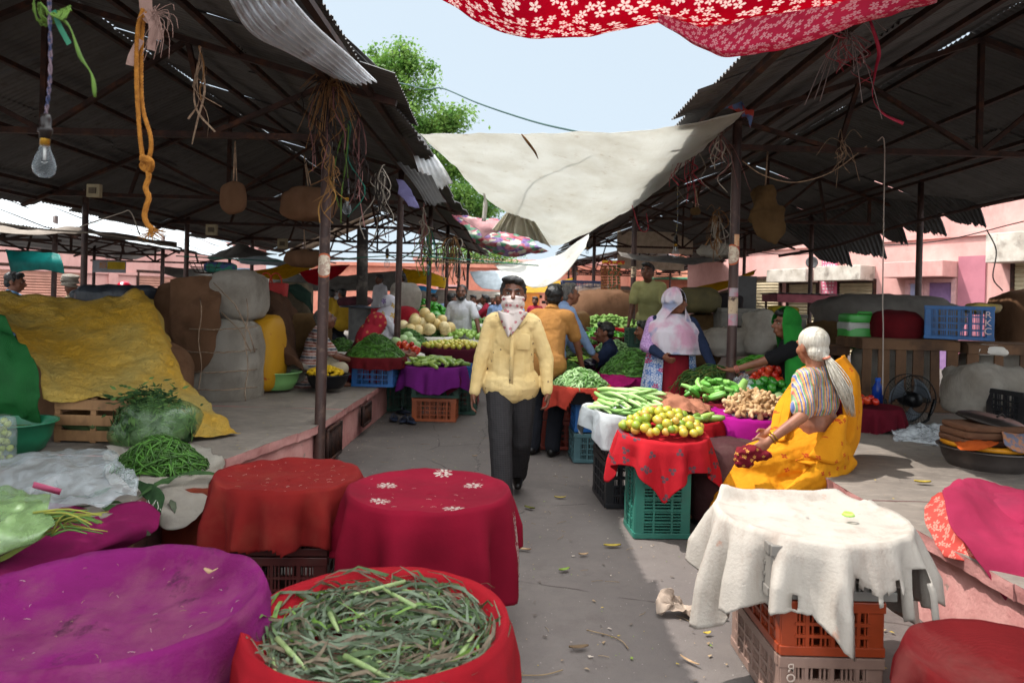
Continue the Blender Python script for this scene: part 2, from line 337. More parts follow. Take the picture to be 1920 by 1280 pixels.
# ------------------------------------------------------------------ ground and stone platforms
def f_ground(u, v):
    x = lerp(-1, 1, u); y = lerp(-1, 1, v); x = 150*x*abs(x)**1.5; y = 12+160*y*abs(y)**1.5
    return (x, y, -.004+.006*N3((x, y, 0), .9) if abs(x) < 4 and y < 20 else -.012)
tag(MB().grid(f_ground, 120, 160).build('ground', G_GROUND), kind='structure')

def platform(name, xs, ys, z, edge, nslab, right):
    # xs: inner edge (a list of x, y), outer x; a painted plinth with loose stone slabs on top
    x0, x1 = xs; y0, y1 = ys
    st = bpy.data.objects.new(name, None); COL.objects.link(st); WL[st.name] = V((0, 0, 0)); tag(st, kind='structure')
    sgn = 1 if x1 > x0 else -1
    def wall(u, v):
        y = lerp(y0, y1, u); zz = lerp(-.02, z-.055, v); p = V((edge(y)+sgn*.03, y, zz)); p.x += .012*N3(p, 6)+.02*N3(p, 1.5, 3); return p
    MB().grid(wall, 220, 8).build('plinth_wall', PINKB, st)
    b = MB(); b.grid(lambda u, v: V((lerp(edge(y0)+sgn*.03, x1, u), y0+.01*N3((u, v, 0), 8), lerp(-.02, z-.055, v))), 30, 6); b.build('front_wall', PINKB, st)
    y = y0; i = 0
    while y < y1:
        L = rnd.uniform(.9, 1.6) if y < 12 else 3.5; ye = min(y+L, y1)
        def top(u, v, y=y, ye=ye, i=i):
            yy = lerp(y+.006, ye-.006, v); e = edge(yy)-sgn*(.02+.012*N3((i, yy*5, 0), 2)); x = lerp(e, x1, u**1.6)
            return V((x, yy, z+.006*N3((x, yy, i), 1.2)+.008*N3((i*3.1, 0, 0), 1)+(i % 2)*.003))
        b = MB(); b.grid(top, 24, 10); n = len(b.v)
        def lip(u, v, y=y, ye=ye, i=i):
            p = top(0, u, y, ye, i); p = V(p); p.z -= v*.07; p.x += sgn*v*.01+.012*N3((p.x, p.y*1, p.z), 22)*min(1, v*3); return p
        def lip2(u, v, y=y, ye=ye, i=i):
            p = V(top(u, 0, y, ye, i)); p.z -= v*.07; return p
        s = b.build('slab', SLAB, st); c = MB(); c.grid(lip, 24, 3); c.grid(lip2, 24, 2); c.build('slab_edge', PINKB, st)
        y = ye; i += 1
    return st
def edge_l(y): return -1.64 if y > 5.95 else lerp(-1.64, -1.95, min(1, (5.95-y)/1.6))
LP = platform('stone_platform', (-1.64, -7.3), (1.2, 29), .43, edge_l, 8, False)
RP = platform('stone_platform', (2.03, 8.2), (.9, 29), .45, lambda y: 2.03, 8, True)
def grille(x, y0, y1, z0, z1, par, arch=True):
    m = MB(); m.box((x+(.014 if x < 0 else -.014), (y0+y1)/2, (z0+z1)/2), (.02, y1-y0, z1-z0)); m.build('vent_shade_panel', pm('painted_vent_shade', '#0c0908', rough=1, bump=0), par)  # near-black panel paints in the shade behind the grille
    m = MB(); xx = x+(.03 if x < 0 else -.03)
    for a, b in (((xx, y0, z0), (xx, y1, z0)), ((xx, y0, z1), (xx, y1, z1)), ((xx, y0, z0), (xx, y0, z1)), ((xx, y1, z0), (xx, y1, z1))): m.bar(a, b, .025)
    n = int((y1-y0)/.05)
    for i in range(1, n): yy = lerp(y0, y1, i/n); m.bar((xx, yy, z0), (xx, yy, z1), .012)
    if arch:
        c = (y0+y1)/2; m.tube([(xx-.01, c+.1*math.cos(a/10*PI), z0+.12+.1*math.sin(a/10*PI)) for a in range(11)], .009, 6)
    m.build('vent_grille', RUST, par)
grille(-1.63, 6.25, 6.75, .06, .34, LP); grille(-1.63, 7.75, 8.15, .12, .33, LP); grille(2.0, 3.95, 4.75, .1, .36, RP, False); grille(-1.63, 10.3, 10.9, .1, .33, LP)

# ------------------------------------------------------------------ corrugated sheds
def sheet_mesh(L, W, amp=.011, pitch=.078, ns=5):
    k = int(W/pitch)*6
    def fn(u, v):
        x = u*L; y = v*W; return V((x, y, amp*math.sin(TAU*y/pitch)+.012*math.sin(u*3+v)))
    return MB().grid(fn, ns, k)
def shed(label, xr, zr, eaves, posts, ys, trusses, zc, tin, roof_y, skip=(), lean=0.0):
    # eaves: list of (x, z); posts: list of (x, [ys], z foot)
    t = thing('market_shed', label, 'market shed', (xr, ys[0], 0)); W = .82
    for (xe, ze) in eaves:
        d = V((xe-xr, 0, ze-zr)); Lq = d.length; ang = math.atan2(ze-zr, abs(xe-xr)); sg = 1 if xe > xr else -1
        half = Lq*.54; mesh = None; y = roof_y[0]; i = 0
        while y < (20.5 if xr == -4.05 and sg < 0 else roof_y[1]):
            for part in (0, 1):
                if mesh is None: mesh = sheet_mesh(half, W+.06).build('roof_sheet', tin, t, local=True); o = mesh; mk = True
                else: o = mesh.copy(); COL.objects.link(o); o.parent = t; mk = False
                s0 = 0 if part == 0 else Lq-half+rnd.uniform(-.05, .13)-(.22 if sg > 0 and xr == -4.05 and 2.6 < y < 5.3 else 0)
                base = V((xr, y, zr))+d.normalized()*s0-WL[t.name]; base.z += .06+rnd.uniform(0, .02)+(.02 if part == 0 else 0)+(i % 2)*.014
                q = Matrix.Rotation(0 if sg > 0 else PI, 4, 'Z')
                rot = Matrix.Rotation(-ang*1, 4, 'Y')
                if sg > 0: mt = Matrix.Translation(base) @ Matrix.Rotation(rnd.uniform(-.012, .012), 4, 'Z') @ rot
                else: mt = Matrix.Translation(base+V((0, W, 0))) @ Matrix.Rotation(PI+rnd.uniform(-.012, .012), 4, 'Z') @ rot
                o.matrix_local = mt
                if (round(y, 1), part, xe > xr) in skip: o.location.z += .2
            y += W+rnd.uniform(-.03, .02); i += 1
    for px, pys, pz in posts:
        for y in pys:
            sgx = lean; m = MB(); m.tube([(px, y, pz), (px, y, pz+.02), (px, y, zc), (px, y, zc+.45)], [.052, .047, .045, .042], 14); m.lathe([(.075, 0), (.075, .03), (.05, .04)], (px, y, pz), 14); m.build('post', POST, t)
    xs = [p[0] for p in posts]; xa, xb = min(xs), max(xs)
    def zr_(x): 
        e = min(eaves, key=lambda q: abs(q[0]-x)) if (x-xr)*(eaves[0][0]-xr) <= 0 and len(eaves) > 1 else eaves[0]
        for e in eaves:
            if (x-xr)*(e[0]-xr) >= 0: return lerp(zr, e[1], (x-xr)/(e[0]-xr))-.03
        return zr
    for y in trusses:
        m = MB(); m.bar((xa-.1, y, zc), (xb+.1, y, zc), .05, .06); m.bar((xr, y, zc), (xr, y, zr-.03), .045)
        for xe, ze in eaves: m.bar((xr, y, zr-.04), (xe, y, ze-.02), .05, .06)
        for xp in (xa, xb):
            xm = lerp(xp, xr, .5); m.bar((xp, y, zc), (xp, y, zr_(xp)), .045); m.bar((xm, y, zr_(xm)), (xr, y, zc), .04); m.bar((xm, y, zr_(xm)), (lerp(xp, xr, .42), y, zc), .04); m.bar((xp, y, zr_(xp)), (lerp(xp, xr, .42), y, zc), .04)
        m.build('truss', RUST, t, smooth=False)
    for x in [xr]+[lerp(xr, e[0], q) for e in eaves for q in (.28, .55, .93)]+xs:
        z = zr_(x)+.02; m = MB(); m.bar((x, roof_y[0]+.1, z), (x, roof_y[1]-.1, z), .045, .05); m.build('purlin', RUST, t, smooth=False)
    return t
TL = [6.07, 10.02, 13.6, 17.2, 21, 25]; TR = [6.73, 12.36, 18.5, 24.8]
LS = shed('dark open market shed on the left with sooty tin roof', -4.05, 4.05, [(-1.04, 3.2), (-6.95, 2.72)], [(-1.62, TL, 0), (-6.45, [10.67, 14, 17.5, 21.8], 0)], (1, 28), [2.3]+TL, 2.87, TIN, (.6, 27))
RS = shed('dark open market shed on the right with sooty tin roof', 4.37, 4.15, [(1.42, 3.07), (7.3, 3.1)], [(2.08, TR, .45), (6.15, [10.8, 14.74, 19], .45)], (1, 28), [2.0]+TR, 3.03, TIN, (.4, 27))
FS = shed('low far shed on the left with pale sunlit tin roof', -10.6, 3.4, [(-8.0, 2.5), (-13, 2.55)], [(-8.4, [9.5, 13, 17, 21], 0), (-12.4, [9.5, 13, 17, 21], 0)], (6, 24), [9.5, 13, 17, 21], 2.42, TINL, (6.5, 24))
BS = shed('distant shed across the end of the alley with open trusses', 5.2, 3.9, [(2.3, 3.2), (8.2, 3.2)], [(2.7, [31, 35], 0), (7.7, [31, 35], 0)], (29, 38), [31, 33, 35], 2.95, TINL, (30, 37))
# stickers and posters wrapped round two posts
def wrapband(par, c, r, z0, z1, a0, a1, mat, name='poster'):
    MB().grid(lambda u, v: V((c[0]+r*math.cos(lerp(a0, a1, u)), c[1]+r*math.sin(lerp(a0, a1, u)), lerp(z0, z1, v))), 10, 4).build(name, mat, par)
def disc_sticker(par, c, r, z, R0, a, name='round_sticker'):
    for k, (rr, mt) in enumerate(((R0, pm('sticker_rim', '#b8603f', bump=0, scale=30)), (R0*.85, pm('sticker_face', '#c9bba6', '#a98f80', scale=30, bump=0, con=(.45, .55))))):
        rad = r+.002+.0015*k
        MB().grid(lambda u, v: V((c[0]+rad*math.cos(a+rr*v*math.cos(TAU*u)/rad*.99), c[1]+rad*math.sin(a+rr*v*math.cos(TAU*u)/rad*.99), z+rr*v*math.sin(TAU*u))), 20, 3).build(name, mt, par)
PAP = [pm('faded_pink_poster', '#b5697a', '#9a8f94', scale=14, bump=0, con=(.4, .6)), pm('torn_paper', '#b39d84', '#4d3a36', scale=16, bump=0, con=(.5, .6)), pm('pasted_notice', '#8e4452', '#7c8aa6', scale=10, bump=0, con=(.5, .55)), pm('orange_sticker', '#c46a37', '#c7b08f', scale=12, bump=0)]
rp = (2.08, 6.73); z_ = lambda py: P(1372, py, 6.73).z
for y0, y1, m, a0, a1 in ((540, 556, 0, 3.6, 6.1), (557, 588, 1, 3.4, 6.0), (588, 610, 0, 3.5, 6.2), (462, 474, 2, 4.2, 6.1), (440, 462, 3, 4.4, 5.6)): wrapband(RS, rp, .0475, z_(y1), z_(y0), a0, a1, PAP[m])
disc_sticker(RS, rp, .047, z_(478), .10, 3.9)
disc_sticker(LS, (-1.62, 6.07), .047, P(610, 498, 6.07).z, .105, 4.9)
wrapband(RS, (2.08, 12.36), .048, P(1188, 520, 12.36).z, P(1188, 500, 12.36).z, 3.5, 6, PAP[1])

# ------------------------------------------------------------------ buildings
def shutter_mat(name, c):
    k = NT(name); wv = k.n('TexWave', Scale=3.2, Vector=k.vec(), _bands_direction='Z', _wave_profile='SIN'); n = k.noise(3, k.vec(scale=(1, 1, .3)), 5)
    col = k.mix(k.math('MULTIPLY', k.step(n, .45, .7), .5), C(c), tuple(x*.6 for x in C(c)[:3])+(1,)); return k.fin(col, .6, wv.outputs[1], .9, .04, spec=.3)
SHUT = shutter_mat('cream_shutter', '#b9a888'); SHUTP = shutter_mat('salmon_shutter', '#c08a78'); CONC = pm('weathered_awning', '#c9c0b4', '#a89d90', dirt='#6d625a', scale=3, bump=.3)
DARK = pm('painted_interior_shade', '#1a1513', rough=1, bump=0)  # near-black paint standing in for shade inside doorways and lattice holes
def frontage(label, a, b, h, mat, items, z0=0, name='shop_building', thick=3.0):
    a = V((*a, 0)); b = V((*b, 0)); d = (b-a); L = d.length; d.normalize(); nrm = V((d.y, -d.x, 0))
    if nrm.dot(V((0, 5, 0))-a) < 0: nrm = -nrm
    t = thing(name, label, 'building', (a+b)/2); m = MB(); q = Matrix(((d.x, -nrm.x, 0), (d.y, -nrm.y, 0), (0, 0, 1)))
    def pt(s, o, z): return a+d*s+nrm*o+V((0, 0, z))
    m.box(pt(L/2, -thick/2, h/2), (L, thick, h), rot=q); m.build('wall', mat, t, smooth=False)
    m = MB(); m.box(pt(L/2, .06, h+.1), (L+.2, .3, .2), rot=q); m.box(pt(L/2, .03, h*.62), (L, .08, .12), rot=q); m.build('cornice', mat, t, smooth=False)
    for it in items:
        kind, s, w, z1, z2 = it[:5]; o = it[5] if len(it) > 5 else None
        if kind == 'shutter':
            f = MB(); 
            for e in (-1, 1): f.box(pt(s+e*(w/2+.04), .03, (z1+z2)/2), (.08, .08, z2-z1), rot=q)
            f.box(pt(s, .03, z2+.05), (w+.16, .1, .1), rot=q); fo = f.build('shutter_frame', RUST, t, smooth=False)
            g = MB(); n = int((z2-z1)/.09)
            g.grid(lambda u, v: pt(s-w/2+w*u, .015+.018*abs(math.sin(v*n*PI)), lerp(z1, z2, v)), 1, n*4); g.build('shutter', o or SHUT, t, smooth=False)
        elif kind == 'awning':
            g = MB(); g.box(pt(s, .3, (z1+z2)/2), (w, .6, z2-z1), rot=q); g.build('awning', o or CONC, t, smooth=False, bevel=.015)
        elif kind == 'door':
            g = MB(); g.box(pt(s, .006, (z1+z2)/2), (w, .012, z2-z1), rot=q); g.build('doorway', o or DARK, t, smooth=False)
            f = MB()
            for e in (-1, 1): f.box(pt(s+e*(w/2+.05), .04, (z1+z2)/2), (.1, .09, z2-z1+.2), rot=q)
            f.box(pt(s, .04, z2+.05), (w, .09, .1), rot=q); f.build('door_frame', pm('pale_pink_trim', '#d9a8a6'), t, smooth=False)
        elif kind == 'panel':
            g = MB(); g.box(pt(s, .02, (z1+z2)/2), (w, .04, z2-z1), rot=q); g.build('wall_panel', o, t, smooth=False)
        elif kind == 'lattice':
            g = MB(); nx = int(w/.42); nz = int((z2-z1)/.3)
            for r_ in range(nz):
                for c_ in range(nx): g.box(pt(s-w/2+(c_+.25+.5*(r_ % 2))*w/nx, .004, lerp(z1, z2, (r_+.5)/nz)), (.24, .012, .15), rot=q)
            g.build('lattice_hole_shade', DARK, t, smooth=False)['kind'] = 'stuff'  # dark plates painted as the shade in the lattice holes
        elif kind == 'pilaster':
            g = MB(); g.box(pt(s, .05, (z1+z2)/2), (w, .1, z2-z1), rot=q); g.build('pilaster', o or mat, t, smooth=False)
        elif kind == 'board':
            g = MB(); g.box(pt(s, .1, (z1+z2)/2), (w, .06, z2-z1), rot=q); g.build('signboard', o, t, smooth=False)
    return t, pt, q
# right-hand pink row: measured along the wall line
LAV = pm('lilac_painted_door', '#8f6f97', '#7d5f86', bump=.1); ROSE = pm('rose_paint_panel', '#b5737f', '#a36672', scale=2)
WA, WB = (6.6, 27.0), (13.5, 12.5)
def along(px):
    u, v = uv_(px, 560); k = u/F; dx, dy = WB[0]-WA[0], WB[1]-WA[1]; t = (k*WA[1]-WA[0])/(dx-k*dy); return t*math.hypot(dx, dy), WA[1]+t*dy
def hz(px, py): return P(px, py, along(px)[1]).z
def seg(x0, x1): a, b = along(x0)[0], along(x1)[0]; return (a+b)/2, b-a
items = []
for x0, x1, yt, mt in ((1575, 1638, 530, SHUT), (1480, 1532, 533, SHUT), (1418, 1462, 524, SHUT)):
    s, w = seg(x0, x1); items.append(('shutter', s, w, .1, hz((x0+x1)/2, yt), mt))
for x0, x1, y0, y1 in ((1552, 1640, 500, 527), (1462, 1536, 506, 530)):
    s, w = seg(x0, x1); items.append(('awning', s, w, hz((x0+x1)/2, y1), hz((x0+x1)/2, y0)))
s, w = seg(1680, 1795); items.append(('awning', s, w, hz(1735, 521), hz(1735, 492), PINKW))
s, w = seg(1735, 1787); items.append(('door', s, w, .1, hz(1755, 530), LAV)); s, w = seg(1707, 1736); items.append(('door', s, w, .1, hz(1720, 532), pm('pale_blue_door', '#aab0cf', '#9aa0bd', bump=.1)))
s, w = seg(1797, 1848); items.append(('panel', s, w, 0, hz(1820, 480), ROSE))
s, w = seg(1903, 1960); items.append(('shutter', s, w, .1, hz(1910, 490), SHUT)); s, w = seg(1875, 1965); items.append(('awning', s, w, hz(1895, 494), hz(1895, 440)))
s, w = seg(1545, 1572); PNB = pm('pink_notice_board', '#d9708a', '#c45f7a', bump=0); items.append(('board', s, w, hz(1558, 575), hz(1558, 484), PNB))
PB, pbt, pbq = frontage('long pink shop row with rolled shutters behind the right shed', WA, WB, 5.6, PINKW, items)
mw = MB(); mw2 = random.Random(3)
for i in range(13):
    zz = lerp(hz(1558, 488), hz(1558, 570), (i+.5)/13); x0 = s-w/2+w*.1
    while x0 < s+w/2*.8:
        L = mw2.uniform(.05, .16)*w; mw.box(pbt(x0+L/2, .135, zz), (L, .006, .05), rot=pbq); x0 += L+.05
mw.build('notice_lettering', pm('white_lettering', '#e6d3d6', bump=0), PB, smooth=False)
# left-hand pink row, back wall and others
frontage('pink shop row with salmon shutters beyond the left sheds', (-25, 13), (-11.5, 33), 3.6, PINKW, [('shutter', 5.5, 2.6, .1, 2.1, SHUTP), ('shutter', 10.4, 2.2, .1, 2.2, SHUT), ('shutter', 14.5, 3.2, .1, 2.3, SHUTP), ('awning', 10.4, 2.5, 2.35, 2.6), ('door', 8, 1.1, .1, 2.2), ('awning', 5.5, 3, 2.2, 2.4), ('pilaster', 7, .35, 0, 3.3), ('pilaster', 12.3, .35, 0, 3.3), ('shutter', 19.5, 2.6, .1, 2.3, SHUTP), ('pilaster', 17.2, .35, 0, 3.3)])
frontage('salmon wall with brick lattice across the end of the alley', (-12, 42), (6.5, 39), 3.4, ORNGW, [('lattice', 14.9, 6.2, 1.1, 2.6), ('pilaster', 6, .4, 0, 3.3), ('pilaster', 11, .4, 0, 3.3), ('door', 8.5, 1.4, 0, 2.3), ('panel', 12.4, 2.5, 0, 2.2, pm('orange_paint', '#c2742c', '#a8632a', scale=2))], name='end_building')
frontage('tall pale pink building behind the alley end', (-7, 50), (8, 50), 4.3, PINKW, [('door', 4, 1, 2.6, 4.0), ('door', 7, 1, 2.6, 4.0), ('door', 10.5, 1, 2.6, 4.0), ('awning', 7, 8, 4.2, 4.35)], name='upper_building')
frontage('terracotta house with green awning right of the alley end', (6.3, 39), (14, 33), 4.2, ORNGW, [('awning', 3, 3.4, 2.9, 3.0, pm('green_awning', '#4c8f70', bump=.1)), ('shutter', 2.5, 2.0, .1, 2.3, SHUT), ('door', 5.4, 1, .1, 2.3), ('pilaster', 4, .3, 0, 4)], name='corner_house')

# ------------------------------------------------------------------ tree behind the left shed
def tree(label, base, h, crowns, seed, nleaf):
    t = thing('leafy_tree', label, 'tree', base); r_ = random.Random(seed); tr = MB(); B = V(base)
    top = B+V((.3, 0, h*.55)); tr.tube(bez([B, B+V((.15, .1, h*.3)), top], 8), [lerp(.32, .16, i/8) for i in range(9)], 10)
    lf = MB()
    for c, rr in crowns:
        c = V(c); tr.tube(bez([B+V((.1, 0, h*.33)), lerp(top, c, .5)+V((0, 0, -.4)), c], 8), [lerp(.14, .02, i/8) for i in range(9)], 6)
        clumps = [c+V((r_.gauss(0, .5)*rr[0], r_.gauss(0, .5)*rr[1], r_.gauss(0, .45)*rr[2])) for _ in range(int(30*rr[0]*rr[2]+6))]
        for q in clumps:
            cr = r_.uniform(.28, .6); tr.tube([lerp(c, q, .2), lerp(c, q, .7)+V((0, 0, -.1)), q], [.02, .012, .006], 4)
            for _ in range(nleaf):
                p = q+V((r_.gauss(0, cr*.5), r_.gauss(0, cr*.5), r_.gauss(0, cr*.4))); L = r_.uniform(.1, .2); W = L*.3
                e = Euler((r_.uniform(-1.1, .4), r_.uniform(-.8, .8), r_.uniform(0, TAU))).to_matrix()
                lf.add([p, p+e @ V((W, L*.5, 0)), p+e @ V((0, L, -.03)), p+e @ V((-W, L*.5, 0))], [(0, 1, 2, 3)])
    tr.build('trunk', pm('bark', '#5c4a3a', '#3f3228', bump=.5), t); lf.build('crown', pm('sunlit_leaf', '#7a9a48', '#4c7430', scale=2.2, con=(.4, .6), rough=.5, trans=.45, bump=0), t, smooth=False)
D = 27
def tp(px, py, d=D): return P(px, py, d)
tree('tall bright green leafy tree rising behind the left shed', (-8.5, D, 0), 9.5, [(tp(745, 160), (1.1, 1.2, 1.2)), (tp(715, 120), (.5, .8, .4)), (tp(760, 110), (.5, .8, .6)), (tp(720, 250), (1.2, 1.2, 1.0)), (tp(800, 240), (.9, 1.2, .8)), (tp(850, 225), (.9, 1.2, .5)), (tp(830, 315), (1.1, 1.2, .9)), (tp(865, 375), (.9, 1.2, .7)), (tp(905, 395), (.5, .8, .4))], 5, 90)
tree('round dark green tree behind the alley end building', tuple(V((-2.2, 46, 0))), 6, [((-2.6, 46, 4.6), (1.4, 1, .8)), ((-1.0, 46, 4.3), (1.2, 1, .6)), ((-4.2, 46, 4.4), (1.2, 1, .8))], 9, 40)
# ------------------------------------------------------------------ people
def ik(a, c, l1, l2, hint):
    a, c = V(a), V(c); d = c-a; L = min(max(d.length, .05), (l1+l2)*.998); t = d.normalized(); x = (l1*l1-l2*l2+L*L)/(2*L); h = math.sqrt(max(l1*l1-x*x, 1e-6))
    hv = V(hint); hv = hv-t*hv.dot(t); hv = hv.normalized() if hv.length > 1e-4 else t.orthogonal().normalized()
    return a+t*x+hv*h, a+t*L
class Fig: pass
HS = 1.09
def pose(loc, rz, sit=None, lean=0, twist=0, side=0, head=(0, 0), handL=None, handR=None, elL=(-.5, -.6, -.3), elR=(.5, -.6, -.3), footL=(-.1, 0, .07), footR=(.1, 0, .07), knL=(-.15, 1, 0), knR=(.15, 1, 0), pelz=None, sc=1.0, wide=1.0, headdrop=0):
    # body faces local +y; L is local -x ; returns joints in world space
    f = Fig(); f.sc = sc; f.wide = wide; q = Matrix.Rotation(rz, 3, 'Z'); f.q = q; loc = V(loc)
    pz = pelz if pelz is not None else (.15 if sit == 'floor' else .56 if sit == 'seat' else .93)
    pel = V((0, 0, pz)); tr = Euler((-lean, side, twist), 'XYZ').to_matrix(); f.tr = q @ tr
    def up(x, y, z): return pel+tr @ V((x*wide, y, z))
    J = dict(pel=pel, waist=up(0, 0, .15), chest=up(0, .01, .34), shL=up(-.178, 0, .45), shR=up(.178, 0, .45), neck=up(0, -.005, .52), hipL=pel+V((-.09, 0, -.03)), hipR=pel+V((.09, 0, -.03)))
    hq = Matrix.Rotation(head[0], 3, 'Z') @ Matrix.Rotation(-head[1], 3, 'X'); ht = Euler((-lean*.35, side*.4, twist*.5)).to_matrix()
    f.hq = q @ ht @ hq; J['head'] = J['neck']+ht @ Matrix.Rotation(head[0]*.4, 3, 'Z') @ V((0, .035+.05*max(0, -head[1]), .15-headdrop))
    for s, h, el in (('L', handL, elL), ('R', handR, elR)):
        sg = -1 if s == 'L' else 1
        if h is None: h = J['sh'+s]+V((sg*.07, .06, -.53))
        J['el'+s], J['wr'+s] = ik(J['sh'+s], h, .285, .26, el)
    for s, ft, kn in (('L', footL, knL), ('R', footR, knR)):
        J['kn'+s], J['an'+s] = ik(J['hip'+s], ft, .43, .42, kn)
    f.l2w = lambda p: loc+q @ (V(p)*sc)
    f.J = {k: f.l2w(p) for k, p in J.items()}; f.loc = loc; return f
def torso(m, f, g=0.0, belly=0.0, hem=None):
    J, s, T = f.J, f.sc, f.tr; w = f.wide; e = lambda c, r: m.ell(c, tuple((x+g)*s for x in r), 16, 10, rot=T)
    m.rc(J['hipL'], J['hipR'], (.105+g)*s, (.105+g)*s); e(J['waist'], (.145*w+belly*.5, .105+belly, .17)); e(J['waist'].lerp(J['pel'], .5), (.15*w, .105+belly*.7, .13)); e(J['chest'], (.165*w, .112, .17))
    m.rc(J['shL'].lerp(J['shR'], .08), J['shR'].lerp(J['shL'], .08), (.068+g)*s, (.068+g)*s); m.rc(J['chest'], J['neck'], (.11+g)*s, (.06+g)*s)
def hand(m, f, side, dirv=None, curl=.5, palm=None, fr=.0088):
    J, s = f.J, f.sc; w = J['wr'+side]; d = V(dirv) if dirv is not None else (w-J['el'+side]); d = (f.q @ d).normalized() if dirv is not None else d.normalized()
    sg = -1 if side == 'L' else 1
    nrm = f.q @ V(palm) if palm is not None else f.q @ V((-sg, 0, 0)); nrm = (nrm-d*nrm.dot(d)).normalized(); x = d.cross(nrm)   # x: across the palm
    th = x if (x.dot(f.q @ V((0, 1, 0))) >= 0) else -x
    q = Matrix((th, nrm, d)).transposed(); pc = w+d*.045*s
    m.ell(pc, (.040*s, .017*s, .052*s), 10, 8, rot=q); m.rc(w-d*.02*s, w+d*.03*s, .025*s, .026*s)
    for i, (o, L) in enumerate(((.029, .068), (.010, .076), (-.010, .071), (-.028, .056))):
        b = w+d*.085*s+th*o*s; p1 = b+(d*math.cos(curl*.5)+nrm*math.sin(curl*.5))*L*.5*s; p2 = p1+(d*math.cos(curl*1.5)+nrm*math.sin(curl*1.5))*L*.5*s
        m.chain([b-d*.02*s, b, p1, p2], [fr*1.05*s, fr*s, fr*.95*s, fr*.8*s])
    b = w+d*.025*s+th*.030*s; m.chain([b, b+(th*.8+d*.7+nrm*.3).normalized()*.038*s, b+(th*.8+d*.7+nrm*.3).normalized()*.038*s+(d+nrm*.5).normalized()*.03*s], [.0115*s, .0105*s, .009*s])
def headprims(m, f, female=False):
    J, s, Q = f.J, f.sc*HS, f.hq; c = J['head']; at = lambda x, y, z: c+Q @ (V((x, y, z))*s); e = lambda p, r: m.ell(at(*p), tuple(x*s for x in r), 14, 10, rot=Q)
    e((0, -.014, .03), (.075, .093, .087)); e((0, .02, -.02), (.064, .07, .095)); e((0, .034, -.083), (.042, .045, .032)); 
    m.rc(at(0, .088, .012), at(0, .111, -.026), .0095*s, .0155*s); m.rc(at(-.034, .08, .025), at(.034, .08, .025), .0125*s, .0125*s)
    for sg in (-1, 1): e((sg*.034, .055, -.03), (.03, .03, .03)); e((sg*.077, -.006, -.012), (.011, .024, .034)); m.rc(at(sg*.008, .098, -.03), at(sg*.015, .094, -.032), .009*s, .008*s)
    m.rc(at(-.02, .087, -.058), at(.02, .087, -.058), .008*s, .008*s); m.rc(at(-.017, .086, -.071), at(.017, .086, -.071), .009*s, .009*s)
    m.rc(J['neck']-f.tr @ V((0, 0, .06))*s, at(0, -.015, -.06), .058*s, .052*s)
def facebits(f, t, brow=HAIR, moustache=None, beard=None, eyes=True):
    J, s, Q = f.J, f.sc*HS, f.hq; at = lambda x, y, z: J['head']+Q @ (V((x, y, z))*s)
    if eyes:
        for sg in (-1, 1):
            m = MB(); m.ell(at(sg*.031, .079, .003), (.0135*s, .009*s, .0075*s), 10, 8, rot=Q); n = len(m.f); m.ell(at(sg*.031, .0855, .003), (.006*s, .0045*s, .006*s), 8, 6, rot=Q, m=1); m.build('eye', [EYEW, EYEB], t)
            m = MB(); m.chain([at(sg*.012, .095, .022), at(sg*.03, .0935, .029), at(sg*.05, .079, .023)], [.004*s, .0055*s, .003*s]); m.build('eyebrow', brow, t)
    if moustache: m = MB(); m.chain([at(-.03, .083, -.054), at(0, .098, -.043), at(.03, .083, -.054)], [.006*s, .01*s, .006*s]); m.build('moustache', moustache, t, disp=(.01, .006))
    if beard:
        m = MB(); m.ell(at(0, .04, -.088), (.052*s, .058*s, .042*s), rot=Q); m.ell(at(0, .062, -.095), (.034*s, .044*s, .034*s), rot=Q)
        for sg in (-1, 1): m.chain([at(sg*.066, .01, -.02), at(sg*.058, .025, -.06)], [.016*s, .024*s])
        m.build('beard', beard, t, remesh=.008, disp=(.012, .012))
def hair_short(f, t, mat, fringe=True, thin=0, vol=1.0):
    J, s, Q = f.J, f.sc*HS, f.hq; at = lambda x, y, z: J['head']+Q @ (V((x, y, z))*s); m = MB()
    m.ell(at(0, -.024, .046), (.082*s*vol, .094*s*vol, .08*s*vol), 16, 10, rot=Q); m.ell(at(0, -.06, -.01), (.068*s, .052*s, .06*s), rot=Q)
    if fringe: m.ell(at(.012, .048, .092), (.066*s*vol, .04*s, .028*s*vol), rot=Q); m.ell(at(-.03, .055, .082), (.04*s, .03*s, .024*s), rot=Q)
    for sg in (-1, 1): m.rc(at(sg*.072, -.0, .035), at(sg*.073, .008, -.005), .017*s, .009*s)
    return m.build('hair', mat, t, remesh=.009, smoothit=2, disp=[(.03, .016), (.008, .007)])
